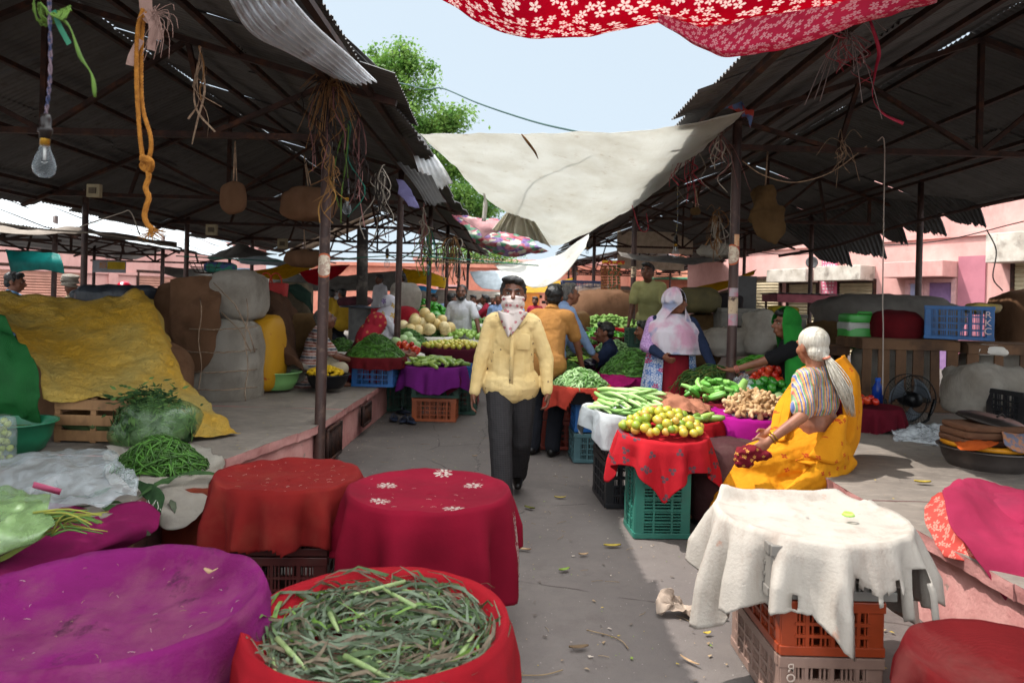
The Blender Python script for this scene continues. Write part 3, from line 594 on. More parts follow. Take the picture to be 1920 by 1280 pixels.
def figure(label, f, skin, top=None, bottom=None, hair=HAIR, sleeves='long', vox=.011, group=None, body_hands=True, hem=None, curl=(.6, .6), palms=(None, None), dirs=(None, None), fringe=True, face=True, skirt=None, moustache=None, beard=None, belly=0, coll=None, wr=.012, shoes=None, legs=True):
    t = thing('person', label, 'person', f.loc, group=group); J, s = f.J, f.sc; m = MB(); torso(m, f, -.012, belly); headprims(m, f)
    for sd, c_, p_, d_ in (('L', curl[0], palms[0], dirs[0]), ('R', curl[1], palms[1], dirs[1])):
        m.chain([J['sh'+sd], J['el'+sd], J['wr'+sd]], [.052*s, .040*s, .026*s]); 
        if body_hands: hand(m, f, sd, d_, c_, p_, fr=max(.0088, vox*.85))
        if legs:
            m.chain([J['hip'+sd], J['kn'+sd], J['an'+sd]], [.085*s, .055*s, .04*s]); ft = f.q @ V((0, 1, 0)); 
            m.chain([J['an'+sd]-ft*.03*s-V((0, 0, .03*s)), J['an'+sd]+ft*.08*s-V((0, 0, .035*s)), J['an'+sd]+ft*.16*s-V((0, 0, .045*s))], [.036*s, .038*s, .026*s])
    m.build('body', skin, t, remesh=vox, smoothit=2)
    if face: facebits(f, t, moustache=moustache, beard=beard, brow=hair or HAIR)
    if hair: hair_short(f, t, hair, fringe)
    if top:
        m = MB(); torso(m, f, .02, belly); hz_ = .13 if hem is None else hem; dn = f.tr @ V((0, 0, -1))
        m.rc(J['hipL']+dn*(hz_*.55-.06)*s, J['hipR']+dn*(hz_*.55-.06)*s, .136*s, .136*s); [m.rc(J['chest']+f.tr @ V((q_*.068*f.wide*s, 0, -.02)), J['pel']+f.tr @ V((q_*.075*f.wide*s, .005, -.02-hz_*.35)), .105*s, .118*s) for q_ in (-1, 1)]; m.ell(J['pel']+dn*(.02+hz_*.3)*s, (.192*s*f.wide, .152*s+belly*.6, (.10+hz_*.5)*s), 16, 10, rot=f.tr)
        for sd in 'LR':
            if sleeves == 'long': m.chain([J['sh'+sd], J['el'+sd], J['wr'+sd].lerp(J['el'+sd], .06)], [.072*s, .060*s, .043*s])
            else: m.chain([J['sh'+sd], J['sh'+sd].lerp(J['el'+sd], .7)], [.072*s, .07*s])
        o = m.build('shirt', top, t, remesh=vox, smoothit=3, disp=[(.11, wr*1.3), (.035, wr*.9)])
        if coll: 
            m = MB(); nk = J['neck']; q = f.tr
            m.tube([nk+q @ V((.062*math.sin(a)*s, .07*math.cos(a)*s, (.01-.035*max(0, math.cos(a)))*s)) for a in [TAU*i/20+.25 for i in range(20)]], .016*s, 8); m.build('collar', coll, t)
    if bottom and legs:
        m = MB(); m.rc(J['hipL'], J['hipR'], .114*s, .114*s); m.ell(J['pel'], (.15*s, .12*s, .12*s), rot=f.q)
        if skirt is None:
            for sd in 'LR': m.chain([J['hip'+sd], J['kn'+sd], J['an'+sd].lerp(J['kn'+sd], .04)], [.110*s, .086*s, .076*s])
            m.build('trousers', bottom, t, remesh=vox, smoothit=3, disp=[(.1, wr*1.4), (.035, wr*.4)])
        else:
            for sd in 'LR': m.chain([J['hip'+sd], J['kn'+sd], J['an'+sd]], [.12*s, .11*s, .10*s]); m.rc(J['kn'+sd], J['pel'], .11*s, .13*s)
            m.rc(J['knL'], J['knR'], .12*s, .12*s); m.rc(J['anL'], J['anR'], .10*s, .10*s); m.rc(J['knL'].lerp(J['anL'], .5), J['knR'].lerp(J['anR'], .5), .12*s, .12*s); m.rc(J['pel'], (J['knL']+J['knR'])/2, .14*s, .13*s)
            m.build(skirt, bottom, t, remesh=vox, smoothit=5, disp=[(.14, .03), (.04, .01)])
    if shoes:
        for sd in 'LR':
            m = MB(); ft = f.q @ V((0, 1, 0)); a = J['an'+sd]; m.chain([a-ft*.035*s-V((0, 0, .03*s)), a+ft*.08*s-V((0, 0, .035*s)), a+ft*.18*s-V((0, 0, .045*s))], [.045*s, .044*s, .03*s]); m.build('shoe', shoes, t, remesh=.01)
    return t
def loft(rings, nu, nv, fold=0, nf=9, seed=0, closed=False):
    # rings: (centre, rx, ry, a0, a1) with a measured from local +y; interpolated smoothly
    def fn(u, v):
        k = len(rings)-1; t = v*k; i = min(int(t), k-1); t -= i; t = t*t*(3-2*t)*.5+t*.5; A, B = rings[i], rings[i+1]
        c = V(A[0]).lerp(V(B[0]), t); rx, ry, a0, a1 = [lerp(A[j], B[j], t) for j in (1, 2, 3, 4)]; a = lerp(a0, a1, u)
        g = 1+fold*v*math.sin(a*nf+seed+2*N3((u*2, v*2, 0), 1, seed))+fold*.8*N3((u*6, v*4, seed), 1)
        return c+V((math.sin(a)*rx*g, math.cos(a)*ry*g, .02*fold*math.sin(a*7)))
    return MB().grid(fn, nu, nv, wrap=closed)

# --- cloth patterns for clothes
def m_shirt_yellow():
    k = NT('pale_yellow_shirt_cloth'); n = k.noise(3, detail=6); col = k.mix(k.step(n, .35, .65), C('#d6bd88'), C('#c9ab72'))
    vo = k.n('TexVoronoi', Scale=17.0, Vector=k.vec(scale=(1, 1, .8))); cp = k.n('SeparateColor', Color=vo.outputs['Color'])
    sp = k.math('MULTIPLY', k.math('LESS_THAN', vo.outputs['Distance'], .13), k.math('GREATER_THAN', cp.outputs[0], .45)); col = k.mix(k.math('MULTIPLY', sp, .8), col, C('#6d5a45'))
    return k.fin(col, .9, k.math('ADD', k.noise(22, k.vec(scale=(1, 1, .5)), 4), k.noise(160)), .45, .02, spec=.15)
def m_plaid(name, c1, c2, sc=26):
    k = NT(name); a = k.n('TexWave', Scale=sc, Vector=k.vec(), _bands_direction='X'); b = k.n('TexWave', Scale=sc*.8, Vector=k.vec(), _bands_direction='Z')
    col = k.mix(k.math('MULTIPLY', k.math('MAXIMUM', k.step(a.outputs[1], .8, .98), k.step(b.outputs[1], .85, .98)), .4), C(c1), C(c2)); return k.fin(col, .9, k.noise(20), .3, .02, spec=.15)
def m_stripes(name, stops, scale, axis='Z', coord='Object', bump=.3):
    k = NT(name); sp = k.n('SeparateXYZ', Vector=k.vec(coord)); v = sp.outputs['XYZ'.index(axis)]
    fr = k.math('FRACT', k.math('ADD', k.math('MULTIPLY', v, scale), k.math('MULTIPLY', k.noise(6), .12))); col = k.ramp(fr, [(p, C(c)) for p, c in stops], 'CONSTANT'); col = k.mix(.18, col, k.ramp(k.noise(20), [(.3, (0, 0, 0, 1)), (.7, (1, 1, 1, 1))])); return k.fin(col, .92, k.noise(60), bump, .006, spec=.15)
def m_flower(name, base, fl, scale, size=.4, coord='Object', fl2=None, trans=0, n=5, thr=0.0, proj=(0, 1), rand=.9, base2=None):
    k = NT(name)
    if coord == 'UV': uvv = k.vec('UV')
    else:
        sp = k.n('SeparateXYZ', Vector=k.vec(coord)); cb = k.n('CombineXYZ', X=sp.outputs[proj[0]], Y=sp.outputs[proj[1]]); uvv = cb.outputs[0]
    m, rr = petals(k, uvv, scale, n, size, rand); m = k.math('MULTIPLY', m, k.math('GREATER_THAN', rr, thr))
    b = k.mix(k.step(k.noise(3, detail=5), .35, .65), C(base), C(base2) if base2 else tuple(x*.8 for x in C(base)[:3])+(1,))
    c = C(fl) if not fl2 else k.mix(k.step(rr, .5, .52), C(fl), C(fl2)); col = k.mix(m, b, c)
    return k.fin(col, .9, k.noise(110), .3, .004, spec=.15, trans=trans)
SHOE = pm('black_leather', '#15120f', rough=.4, bump=.1)
YSHIRT = m_shirt_yellow()

# --- the walking man in the yellow shirt with a scarf over his face
HS = 1.17
f = pose((.0, 5.42, 0), PI, head=(.0, -.06), handL=(-.275, .06, .84), handR=(.275, .08, .82), elL=(-.7, -.7, 0), elR=(.7, -.7, 0), footR=(.035, .30, .075), footL=(-.075, -.33, .12), knL=(-.05, 1, 0), knR=(.05, 1, 0), pelz=.90, sc=1.0, wide=.86)
man = figure('man walking up the alley in a yellow shirt with a scarf tied over his face', f, SKIN2, YSHIRT, m_plaid('dark_checked_trouser_cloth', '#262425', '#454243'), HAIR, 'long', vox=.0075, curl=(.9, .7), shoes=SHOE, hem=.06, wr=.008, fringe=True)
def man_bits():
    J, Q = f.J, f.hq; at = lambda x, y, z: J['head']+Q @ (V((x, y, z))*HS); T = f.tr
    SC = m_flower('white_scarf_with_red_sprigs', '#cfc4bd', '#a8324a', 24, .30, proj=(0, 2), thr=.45, base2='#bfb0aa')
    m = MB(); m.ell(at(0, .008, -.062), (.092, .112, .068), 20, 14, rot=Q); m.ell(at(0, .04, -.055), (.078, .096, .068), rot=Q); m.ell(at(0, .014, -.028), (.088, .118, .036), 20, 12, rot=Q); m.ell(at(0, .03, -.115), (.082, .09, .05), rot=Q); m.ell(at(0, -.01, -.13), (.085, .095, .045), rot=Q)
    m.build('face_scarf', SC, man, remesh=.008, smoothit=2, disp=[(.05, .016), (.02, .006)])
    g = MB(); 
    def bib(u, v):
        w = lerp(.095, .014, v**1.2); x = lerp(-w, w, u)+.02*v; y = .118-.02*v-.03*(2*u-1)**2+.012*math.sin(u*9+v*3); return at(x, y-.012+.02*v, -.115-.15*v+.010*math.sin(u*7))
    g.grid(bib, 16, 14); g.build('scarf_end', SC, man, solid=.006)
    for sg in (-1, 1):
        g = MB(); nk = J['neck']
        g.add([nk+T @ V(p) for p in ((sg*.075, -.03, .035), (sg*.01, .105, -.03), (sg*.055, .135, -.105), (sg*.105, .1, -.045), (sg*.1, .02, .01))], [(0, 1, 2, 3, 4)]); g.build('collar', YSHIRT, man, solid=.008)
    g = MB()
    for i in range(6): g.ell(J['chest']+T @ V((.004, .128-.004*abs(i-2), .06-.1*i)), (.006, .004, .006), 8, 6)
    g.build('button_row', pm('button_white', '#c9b48c', bump=0), man)
    g = MB(); g.box(J['chest']+T @ V((0, .127, -.13)), (.03, .006, .46), rot=T); g.build('placket', YSHIRT, man, remesh=0)
    g = MB(); g.box(J['chest']+T @ V((-.085, .112, -.02)), (.1, .012, .12), rot=T); g.build('pocket', YSHIRT, man, bevel=.004)
man_bits()
HS = 1.09

# --- other shoppers and sellers
def ptop(cloth, **k): return fab(cloth, **k)
CL = dict(white=fab('white_tee_cloth', '#c4c4c8', '#acacb2'), orange=fab('orange_shirt_cloth', '#a8763f', '#8f6336'), black=fab('black_tee_cloth', '#17171a', '#101012'), navy=fab('navy_sleeve_cloth', '#26304a', '#1c2438'), grey=fab('grey_tee_cloth', '#8f8d8e', '#777577'), beige=fab('pale_green_polo_cloth', '#aeaa78', '#98945f'), red=fab('red_tee_cloth', '#99263a', '#7d1d2e'), blue=fab('light_blue_shirt_cloth', '#8fa5c9', '#7b90b5'), yellow=fab('mustard_cloth', '#b8932d', '#9a7a24'), dark=fab('dark_trouser_cloth', '#23242a', '#191a1f'), sky=fab('sky_blue_cloth', '#7ea9cf', '#6a93b8'), cream=fab('cream_lungi_cloth', '#b7aa92', '#a0937b'), maroon=fab('maroon_cloth', '#5b1a26', '#45131d'))
STR = m_stripes('striped_polo_cloth', [(0, '#7d3b2c'), (.28, '#b5aaa0'), (.36, '#343848'), (.62, '#b5aaa0'), (.7, '#8a4a32'), (.92, '#b5aaa0')], 9.5)
def at_px(px, py, d, z=None): p = P(px, py, d); return p
def person_at(label, px, d, z0, rz, skin=SKIN1, **kw):
    pk = {k: kw.pop(k) for k in list(kw) if k in ('sit', 'lean', 'twist', 'side', 'head', 'handL', 'handR', 'elL', 'elR', 'footL', 'footR', 'knL', 'knR', 'pelz', 'sc', 'wide', 'headdrop')}
    p = P(px, 566, d); ff = pose((p.x, d, z0), rz, **pk); kw.setdefault('vox', .012 if d < 10 else .016); kw.setdefault('face', d < 13); t = figure(label, ff, skin, **kw); return t, ff
SITK = dict(sit='floor', footL=(.08, .36, .06), footR=(-.08, .42, .06), knL=(-1, .8, .5), knR=(1, .8, .5))
# orange shirt man bending over the bean stall, back to us
t, f2 = person_at('man in an orange shirt bending over the bean trays, back to camera', 1024, 7.1, 0, -.35, SKIN1, lean=.42, head=(.35, -.35), handR=(.33, .55, .55), handL=(-.2, .45, .7), elR=(.8, 0, -.4), sleeves='short', top=CL['orange'], bottom=CL['dark'], shoes=SHOE, sc=1.02, coll=CL['orange'])
t, f3 = person_at('older man with grey sideburns leaning in behind the orange shirt', 1036, 8.4, 0, -1.15, SKIN3, lean=.3, head=(-.1, -.3), handR=(.2, .5, .8), handL=(-.2, .5, .8), top=CL['blue'], bottom=CL['dark'], hair=HAIRG, sc=1.03)
person_at('man in a black tee standing in profile with a white carrier bag', 1055, 11.2, 0, -1.2, SKIN2, head=(-.1, -.15), handR=(.25, .42, 1.0), handL=(-.15, .45, 1.02), sleeves='short', top=CL['black'], bottom=CL['dark'], sc=1.0)
person_at('bearded man in a white tee standing behind the left vegetable stalls', 866, 12.0, 0, 2.85, SKIN2, head=(.25, -.1), handL=(-.48, .28, .74), elL=(-1, -.2, 0), handR=(.3, .08, .82), sleeves='short', top=CL['white'], bottom=CL['cream'], beard=HAIR, sc=1.03, vox=.012, fringe=False)
person_at('young man in a red tee facing left at the far pea stall', 911, 17, 0, 1.6, SKIN2, head=(0, -.2), handL=(-.2, .5, 1.0), handR=(.2, .5, 1.0), sleeves='short', top=CL['red'], bottom=CL['dark'], sc=.97)
person_at('white haired man in a pale blue shirt far down the alley', 935, 15.5, 0, 2.9, SKIN1, head=(.15, 0), top=CL['blue'], bottom=CL['dark'], hair=HAIRW, sc=.98)
person_at('man in pale blue stooping low behind the left melons', 836, 14.5, 0, -1.5, SKIN2, lean=1.0, head=(0, -.1), handL=(-.15, .7, .6), handR=(.15, .7, .6), top=CL['blue'], bottom=CL['dark'], sc=1.0)
person_at('man in a navy and grey tee squatting in profile by the bean heap', 1162, 8.7, .1, 1.35, SKIN1, sit='floor', pelz=.42, lean=.25, head=(.05, -.1), handL=(-.12, .52, .48), handR=(.2, .5, .42), footL=(-.15, .3, .07), footR=(.15, .3, .07), knL=(-.3, 1, .6), knR=(.3, 1, .6), sleeves='short', top=CL['navy'], bottom=CL['grey'], sc=1.0, vox=.011)
person_at('moustached man half hidden behind the woman in the white shawl', 1226, 9.2, .2, 1.5, SKIN3, sit='floor', pelz=.32, lean=.15, top=CL['grey'], bottom=CL['dark'], moustache=HAIR, sc=1.0, footL=(-.15, .4, .07), footR=(.15, .4, .07))
person_at('man in a pale green polo stooping on the right platform', 1222, 10.2, .45, 2.75, SKIN2, lean=.5, head=(-.1, -.35), handL=(-.3, .35, .55), handR=(.28, .38, .58), sleeves='short', top=CL['beige'], bottom=fab('pale_trouser_cloth', '#8c9a92', '#76857c'), sc=1.0, coll=CL['beige'])
t, f4 = person_at('man in a striped polo sitting on the left platform, head bowed', 577, 8.6, .43, -1.15, SKIN2, lean=.28, head=(-.15, -.42), handL=(-.1, .55, .32), handR=(.16, .55, .3), sleeves='short', top=STR, bottom=CL['cream'], hair=HAIRG, fringe=False, sc=1.02, moustache=HAIR, **SITK)
person_at('man in a sky blue shirt behind the yellow tarpaulin, facing right', 22, 9.0, .43, -1.25, SKIN1, sit='floor', pelz=.5, top=CL['sky'], bottom=CL['dark'], head=(0, .05), sc=1.0)
person_at('man with a cloth turban and striped shawl seen from behind', 131, 11.5, .3, -.2, SKIN2, sit='floor', pelz=.55, top=m_stripes('striped_shawl_cloth', [(0, '#2f2418'), (.5, '#a58c52')], 22), bottom=CL['cream'], hair=None, sc=1.0)
def turban(c, r, mat, par):
    m = MB()
    for i in range(5): m.lathe([(r*(.75+.25*math.sin(a)), r*.16*math.cos(a)) for a in [TAU*k/8 for k in range(9)]], (c[0]+.01*math.sin(i*2), c[1], c[2]+r*.28*i-r*.3), 18, rot=Euler((.15*math.sin(i*2.1), .15*math.cos(i*1.7), 0)).to_matrix())
    m.ell((c[0], c[1], c[2]+.4*r), (r*.8, r*.8, r*.75)); m.build('turban', mat, par)
tm = [o for o in bpy.data.objects if o.get('label', '').startswith('man with a cloth turban')][0]; turban(P(131, 530, 11.5), .13, SACKW, tm)
person_at('person in a yellow shawl by the far left wall', 642, 17, .43, .9, SKIN1, sit='floor', pelz=.5, top=CL['yellow'], bottom=CL['dark'], sc=1.0); person_at('person in mustard standing beside the far left wall', 622, 18, .3, .3, SKIN2, sit='floor', pelz=.62, top=CL['yellow'], bottom=CL['dark'])
person_at('person in white at the far left wall, back turned', 632, 20, .35, .1, SKIN2, sit='floor', pelz=.72, top=CL['white'], bottom=CL['dark'])
for i, (px, d, rz, c_, lb, z0) in enumerate(((888, 19, 2.8, 'white', 'small figure in white between the far pea stalls', 0), (775, 14.5, 2.4, 'black', 'head of a dark haired man beyond the crimson heap', .0), (899, 22, 1.8, 'grey', 'figure in grey at the far end of the alley', 0), (845, 16.5, -1.0, 'maroon', 'figure in dark red behind the bearded man', 0), (924, 23, 3.0, 'dark', 'tiny dark figure at the end of the alley', 0), (968, 13.5, 2.2, 'sky', 'man in sky blue hidden behind the masked man', 0))):
    person_at(lb, px, d, z0, rz, SKIN2, top=CL[c_], bottom=CL['dark'], sc=.97)
for i, (px, d, rz, c_, b_, lb, x_) in enumerate(((815, 20, 2.6, 'yellow', 'dark', 'small figure in mustard by the far left stalls', 0), (826, 23, .4, 'blue', 'dark', 'distant figure in pale blue walking away', 0), (905, 26, 2.9, 'orange', 'cream', 'distant figure in orange at the alley end', 0), (918, 27.5, .2, 'white', 'dark', 'distant figure in white walking away at the alley end', 0), (1004, 20, 2.8, 'red', 'dark', 'distant figure in red right of the masked man', 0), (1030, 24, 1.2, 'white', 'grey', 'distant figure in white under the yellow awning', 0), (1048, 18, -1.5, 'sky', 'dark', 'distant figure in sky blue behind the black tee', 0), (1088, 21, 2.2, 'maroon', 'cream', 'distant figure in maroon beyond the wicker heap', 0), (752, 16, 1.8, 'red', 'dark', 'small figure in red behind the second left post', 0), (712, 17.5, 2.4, 'white', 'dark', 'small figure in white beyond the thick pipe', 0))):
    person_at(lb, px, d, 0 if px > 780 else .43, rz, SKIN2, top=CL[c_], bottom=CL[b_], sc=.97, vox=.02)
# rider's helmet far left
t, fh = person_at('rider in a red and white helmet beyond the brown bales', 236, 13.2, .15, 1.8, SKIN2, sit='floor', pelz=.72, top=CL['dark'], bottom=CL['dark'], hair=None)
m = MB(); m.ell(fh.J['head']+V((0, 0, .03)), (.14, .16, .15), 20, 12); m.build('helmet', pm('red_white_helmet', '#b3122f', '#d8c5c8', scale=7, con=(.55, .58), rough=.2, bump=0), t)

# --- women in saris and shawls
def veil(f, t, mat, front=.75, drop=.55, name='veil', shoulder=1.0, fold=.05, seed=1, lo=2.4, solid=.006, top_fwd=.0, hood=1.0):
    # cloth over the head falling over the shoulders; open at the face
    J, s = f.J, f.sc; q = f.q; hq = f.hq
    def fn(u, v):
        if v < .5:                                     # hood: half dome swept from brow to nape
            k = v/.5; a = lerp(-PI*.97+front*.55, PI*.97-front*.55, u); b = lerp(.02, 1.0, k); el = b*PI*.56
            r = V((math.sin(a)*math.sin(el)*.108, -math.cos(a)*math.sin(el)*.128, math.cos(el)*.13+.022)); p = J['head']+hq @ (r*s*HS*hood)
            p += V((.008, .008, .008))*math.sin(a*9+seed)*k; return p
        k = (v-.5)/.5; a = lerp(-PI*.97+front*.55, PI*.97-front*.55, u); a2 = a*lerp(1, lo/2.7, k)
        h0 = J['head']+hq @ (V((math.sin(a)*.106, -math.cos(a)*.126, -.0))*s*HS*hood); sh = J['chest'].lerp(J['neck'], .55)
        sx = lerp(.105, .27*shoulder, min(1, k*1.7)**.8); sy = lerp(.125, .185, min(1, k*1.7)**.8)
        w = f.tr @ (V((math.sin(a2)*sx, -math.cos(a2)*sy-.01, 0))*s); z = -drop*max(0, k-.18)**1.0
        tgt = sh+w+V((0, 0, (.08 if k < .4 else .0)+z*s)); g = 1+fold*k*math.sin(a2*11+seed+2*N3((u*3, k*2, seed)))
        tgt = sh+(tgt-sh)*1; tgt.x = sh.x+(tgt.x-sh.x)*g; tgt.y = sh.y+(tgt.y-sh.y)*g
        kk = min(1, k*2.2); kk = kk*kk*(3-2*kk); return h0.lerp(tgt, kk)+V((0, 0, .01*math.sin(a*13+seed)*k))
    return MB().grid(fn, 72, 40).build(name, mat, t, solid=solid, smoothit=2)
def m_shawl():
    k = NT('white_pink_shawl_cloth'); n = k.noise(4.5, k.vec(scale=(1, 1, .6)), 4, .5); n2 = k.noise(5.5, k.vec(loc=(5, 3, 2)), 3, .5)
    col = k.mix(k.step(n, .48, .62), C('#c9c0c8'), C('#c293a8')); col = k.mix(k.math('MULTIPLY', k.step(n2, .55, .66), .75), col, C('#7485a8')); wv = k.noise(30, k.vec(scale=(1, 1, .12)), 3)
    return k.fin(col, .9, wv, .5, .02, spec=.15, trans=.15)
def m_kurta():
    k = NT('blue_pink_block_print_cloth'); sp = k.n('SeparateXYZ', Vector=k.vec()); cb = k.n('CombineXYZ', X=sp.outputs[0], Y=sp.outputs[2]); m1, r1 = petals(k, cb.outputs[0], 13, 5, .42)
    v2 = k.n('TexVoronoi', Scale=42.0, Vector=cb.outputs[0], _voronoi_dimensions='2D', _feature='DISTANCE_TO_EDGE'); col = k.mix(k.math('LESS_THAN', v2.outputs['Distance'], .09), C('#b9bdca'), C('#4a6ea6'))
    col = k.mix(m1, col, k.mix(k.step(r1, .4, .42), C('#b2476c'), C('#5574a8'))); return k.fin(col, .9, k.noise(30), .3, .01, spec=.15)
p = P(1262, 566, 7.35); loc_ = V((p.x, 7.35, 0)); iq = Matrix.Rotation(-(PI-.12), 3, 'Z')
fw = pose(loc_, PI-.12, head=(1.2, -.05), handL=iq @ (P(1340, 684, 7.0)-loc_), handR=iq @ (P(1243, 662, 7.05)-loc_), elR=(.9, -.3, -.5), elL=(-.8, -.3, -.6), sc=.97, wide=1.12)
tw = figure('woman in a white and pink shawl standing at the right stalls, looking right', fw, SKIN1, CL['navy'], None, hair=HAIR, sleeves='long', vox=.009, belly=.035, palms=((0, 0, 1), None), curl=(1.1, .9))
def kurta(c0, z0, z1, r0, r1, a0, a1, mat, name, par, fold=.06, nf=10, seed=0): loft([((c0[0], c0[1], z0), r0, r0*.8, a0, a1), ((c0[0], c0[1], lerp(z0, z1, .5)), lerp(r0, r1, .5), lerp(r0, r1, .5)*.85, a0, a1), ((c0[0], c0[1], z1), r1, r1*.9, a0, a1)], 70, 20, fold, nf, seed).build(name, mat, par, solid=.006)
c0 = (p.x, 7.35); kurta(c0, 1.02, .06, .20, .30, 0, TAU, pm('red_pleated_cloth', '#8f1626', '#6e0f1d', scale=9, bump=.2, stretch=(1, 1, .1), rough=.9), 'skirt', tw, .09, 30)
kurta((c0[0]-.03, c0[1]), 1.08, .18, .215, .33, 3.55, 6.0, m_kurta(), 'kurta_panel', tw, .06, 9, 1); kurta((c0[0]+.02, c0[1]), 1.08, .18, .21, .29, .6, 2.55, m_kurta(), 'kurta_panel', tw, .06, 9, 2)
m = MB(); torso(m, fw, .02, .035); m.ell(fw.J['pel'], (.2, .17, .14)); m.build('blouse', CL['navy'], tw, remesh=.012, smoothit=3, disp=(.06, .014))
veil(fw, tw, m_shawl(), front=1.1, drop=.36, name='shawl', shoulder=1.10, fold=.05, lo=3.35)
ch = fw.J['chest']; nk = fw.J['neck']; loft([(nk+V((0, 0, .03)), .10, .10, 0, TAU), (nk+V((0, 0, -.06)), .24, .17, 0, TAU), (ch+V((.01, -.01, .02)), .285, .22, 0, TAU), (ch+V((.03, -.02, -.13)), .30, .235, 0, TAU), (ch+V((.04, -.02, -.2)), .295, .235, 0, TAU)], 90, 30, .05, 8, 4).build('shawl_wrap', m_shawl(), tw, solid=.006, smoothit=2)
m = MB(); GOLD = pm('brass_gold', '#b58a35', '#94702a', metal=.9, rough=.3, bump=0)
for sd in 'LR':
    for k_ in range(2): d = (fw.J['wr'+sd]-fw.J['el'+sd]).normalized(); m.lathe([(.034, -.004), (.038, 0), (.034, .004), (.030, 0), (.034, -.004)], fw.J['wr'+sd]-d*(.02+.015*k_), 18, rot=d.to_track_quat('Z', 'Y').to_matrix())
    m.build('bangle', GOLD, tw); m = MB()
m = MB(); e = fw.J['head']+fw.hq @ V((-.085, .0, -.05)); m.lathe([(.012, 0), (.02, -.01), (.004, -.035)], e, 10); e = fw.J['head']+fw.hq @ V((.085, .0, -.05)); m.lathe([(.012, 0), (.02, -.01), (.004, -.035)], e, 10); m.build('earring', GOLD, tw)
m = MB(); m.chain([fw.J['shR'], fw.J['elR'], fw.J['elR'].lerp(fw.J['wrR'], .25)], [.075, .07, .06]); m.build('knitted_sleeve', pm('lilac_lace_knit', '#b08db8', '#8d6d98', scale=60, bump=.8, bscale=70, con=(.45, .55)), tw, remesh=.01)
# green veiled seller reaching out
GV = fab('bright_green_veil_cloth', '#2c8a35', '#1f6a29', trans=.2); p = P(1496, 566, 6.5)
fg = pose((p.x, 6.5, .45), 1.35, sit='floor', pelz=.26, lean=.12, head=(.35, -.1), handL=(-.18, .66, .46), handR=(.16, .48, .40), elL=(-.7, -.2, -.5), elR=(.5, -.3, -.5), footL=(.08, .36, .06), footR=(-.08, .42, .06), knL=(-1, .8, .5), knR=(1, .8, .5), sc=1.0)
tg = figure('woman in a bright green veil reaching across the tomatoes', fg, SKIN1, CL['black'], GV, hair=HAIR, sleeves='short', vox=.009, skirt='sari_skirt', palms=((0, .2, 1), None), curl=(.5, .6), dirs=((0, 1, -.05), None))
veil(fg, tg, GV, front=1.5, drop=.75, name='veil', shoulder=1.0, fold=.06, lo=2.3, seed=3)
PLB = pm('coral_bangle', '#b5655a', bump=0, rough=.3)
for sd in 'LR':
    m = MB(); d = (fg.J['wr'+sd]-fg.J['el'+sd]).normalized()
    for k_ in range(3): m.lathe([(.034, -.004), (.039, 0), (.034, .004), (.030, 0), (.034, -.004)], fg.J['wr'+sd]-d*(.01+.013*k_), 18, rot=d.to_track_quat('Z', 'Y').to_matrix())
    m.build('bangle', PLB, tg)
# red sari woman leaning over beans, white veil woman behind
RV = m_flower('red_sari_cloth_with_gold_sprigs', '#9c2534', '#b07a4c', 16, .3, thr=.5, proj=(0, 2)); p = P(652, 566, 9.0)
fr_ = pose((p.x, 9.0, .43), -1.2, sit='floor', pelz=.18, lean=.62, head=(0, -.05), handL=(-.1, .78, .38), handR=(.12, .78, .36), elL=(-.5, 0, -.6), elR=(.5, 0, -.6), footL=(.08, .36, .06), footR=(-.08, .42, .06), knL=(-1, .8, .5), knR=(1, .8, .5))
t = figure('woman in a red sari leaning right over the green bean heap', fr_, SKIN1, CL['maroon'], RV, hair=HAIRG, sleeves='short', vox=.012, skirt='sari_skirt'); veil(fr_, t, RV, front=1.0, drop=.6, name='veil', fold=.05, seed=5)
WV = m_flower('white_veil_cloth_with_purple_print', '#b7b3bb', '#6d4f8c', 9, .4, proj=(0, 2), thr=.4, fl2='#a8862f'); p = P(706, 566, 10.6)
fv = pose((p.x, 10.6, .43), -1.35, sit='floor', pelz=.34, lean=.28, head=(0, -.35), handL=(-.12, .5, .32), handR=(.12, .5, .3), elL=(-.5, 0, -.6), elR=(.5, 0, -.6), footL=(.08, .36, .06), footR=(-.08, .42, .06), knL=(-1, .8, .5), knR=(1, .8, .5))
t = figure('woman in a white printed veil looking down beside the red sari', fv, SKIN2, WV, WV, hair=HAIR, sleeves='short', vox=.013, skirt='sari_skirt'); veil(fv, t, WV, front=.85, drop=.55, name='veil', fold=.05, seed=7)

# --- the silver haired woman in the yellow sari on the edge of the right platform
def m_sari():
    k = NT('marigold_sari_cloth'); sp = k.n('SeparateXYZ', Vector=k.vec()); cb = k.n('CombineXYZ', X=sp.outputs[1], Y=sp.outputs[2]); cb2 = k.n('VectorMath', i0=cb.outputs[0], i1=k.n('CombineXYZ', X=sp.outputs[0]).outputs[0], _operation='ADD')
    m1, r1 = petals(k, cb2.outputs[0], 9.5, 4, .16, .8); m1 = k.math('MULTIPLY', m1, k.math('GREATER_THAN', r1, .25)); col = k.mix(k.step(k.noise(3), .35, .65), C('#dc9518'), C('#cf8110')); col = k.mix(m1, col, C('#bd4520'))
    return k.fin(col, .85, k.math('ADD', k.noise(16, k.vec(scale=(1, 1, .35)), 4), k.math('MULTIPLY', k.noise(150), .4)), .5, .02, spec=.2, trans=.22)
SARI = m_sari()
BL = m_stripes('multicolour_striped_blouse_cloth', [(0, '#b8721f'), (.16, '#34508f'), (.3, '#b59a78'), (.36, '#4d7a38'), (.54, '#a8431f'), (.66, '#b88a28'), (.8, '#3c3f78'), (.93, '#b59a78')], 17, 'X')

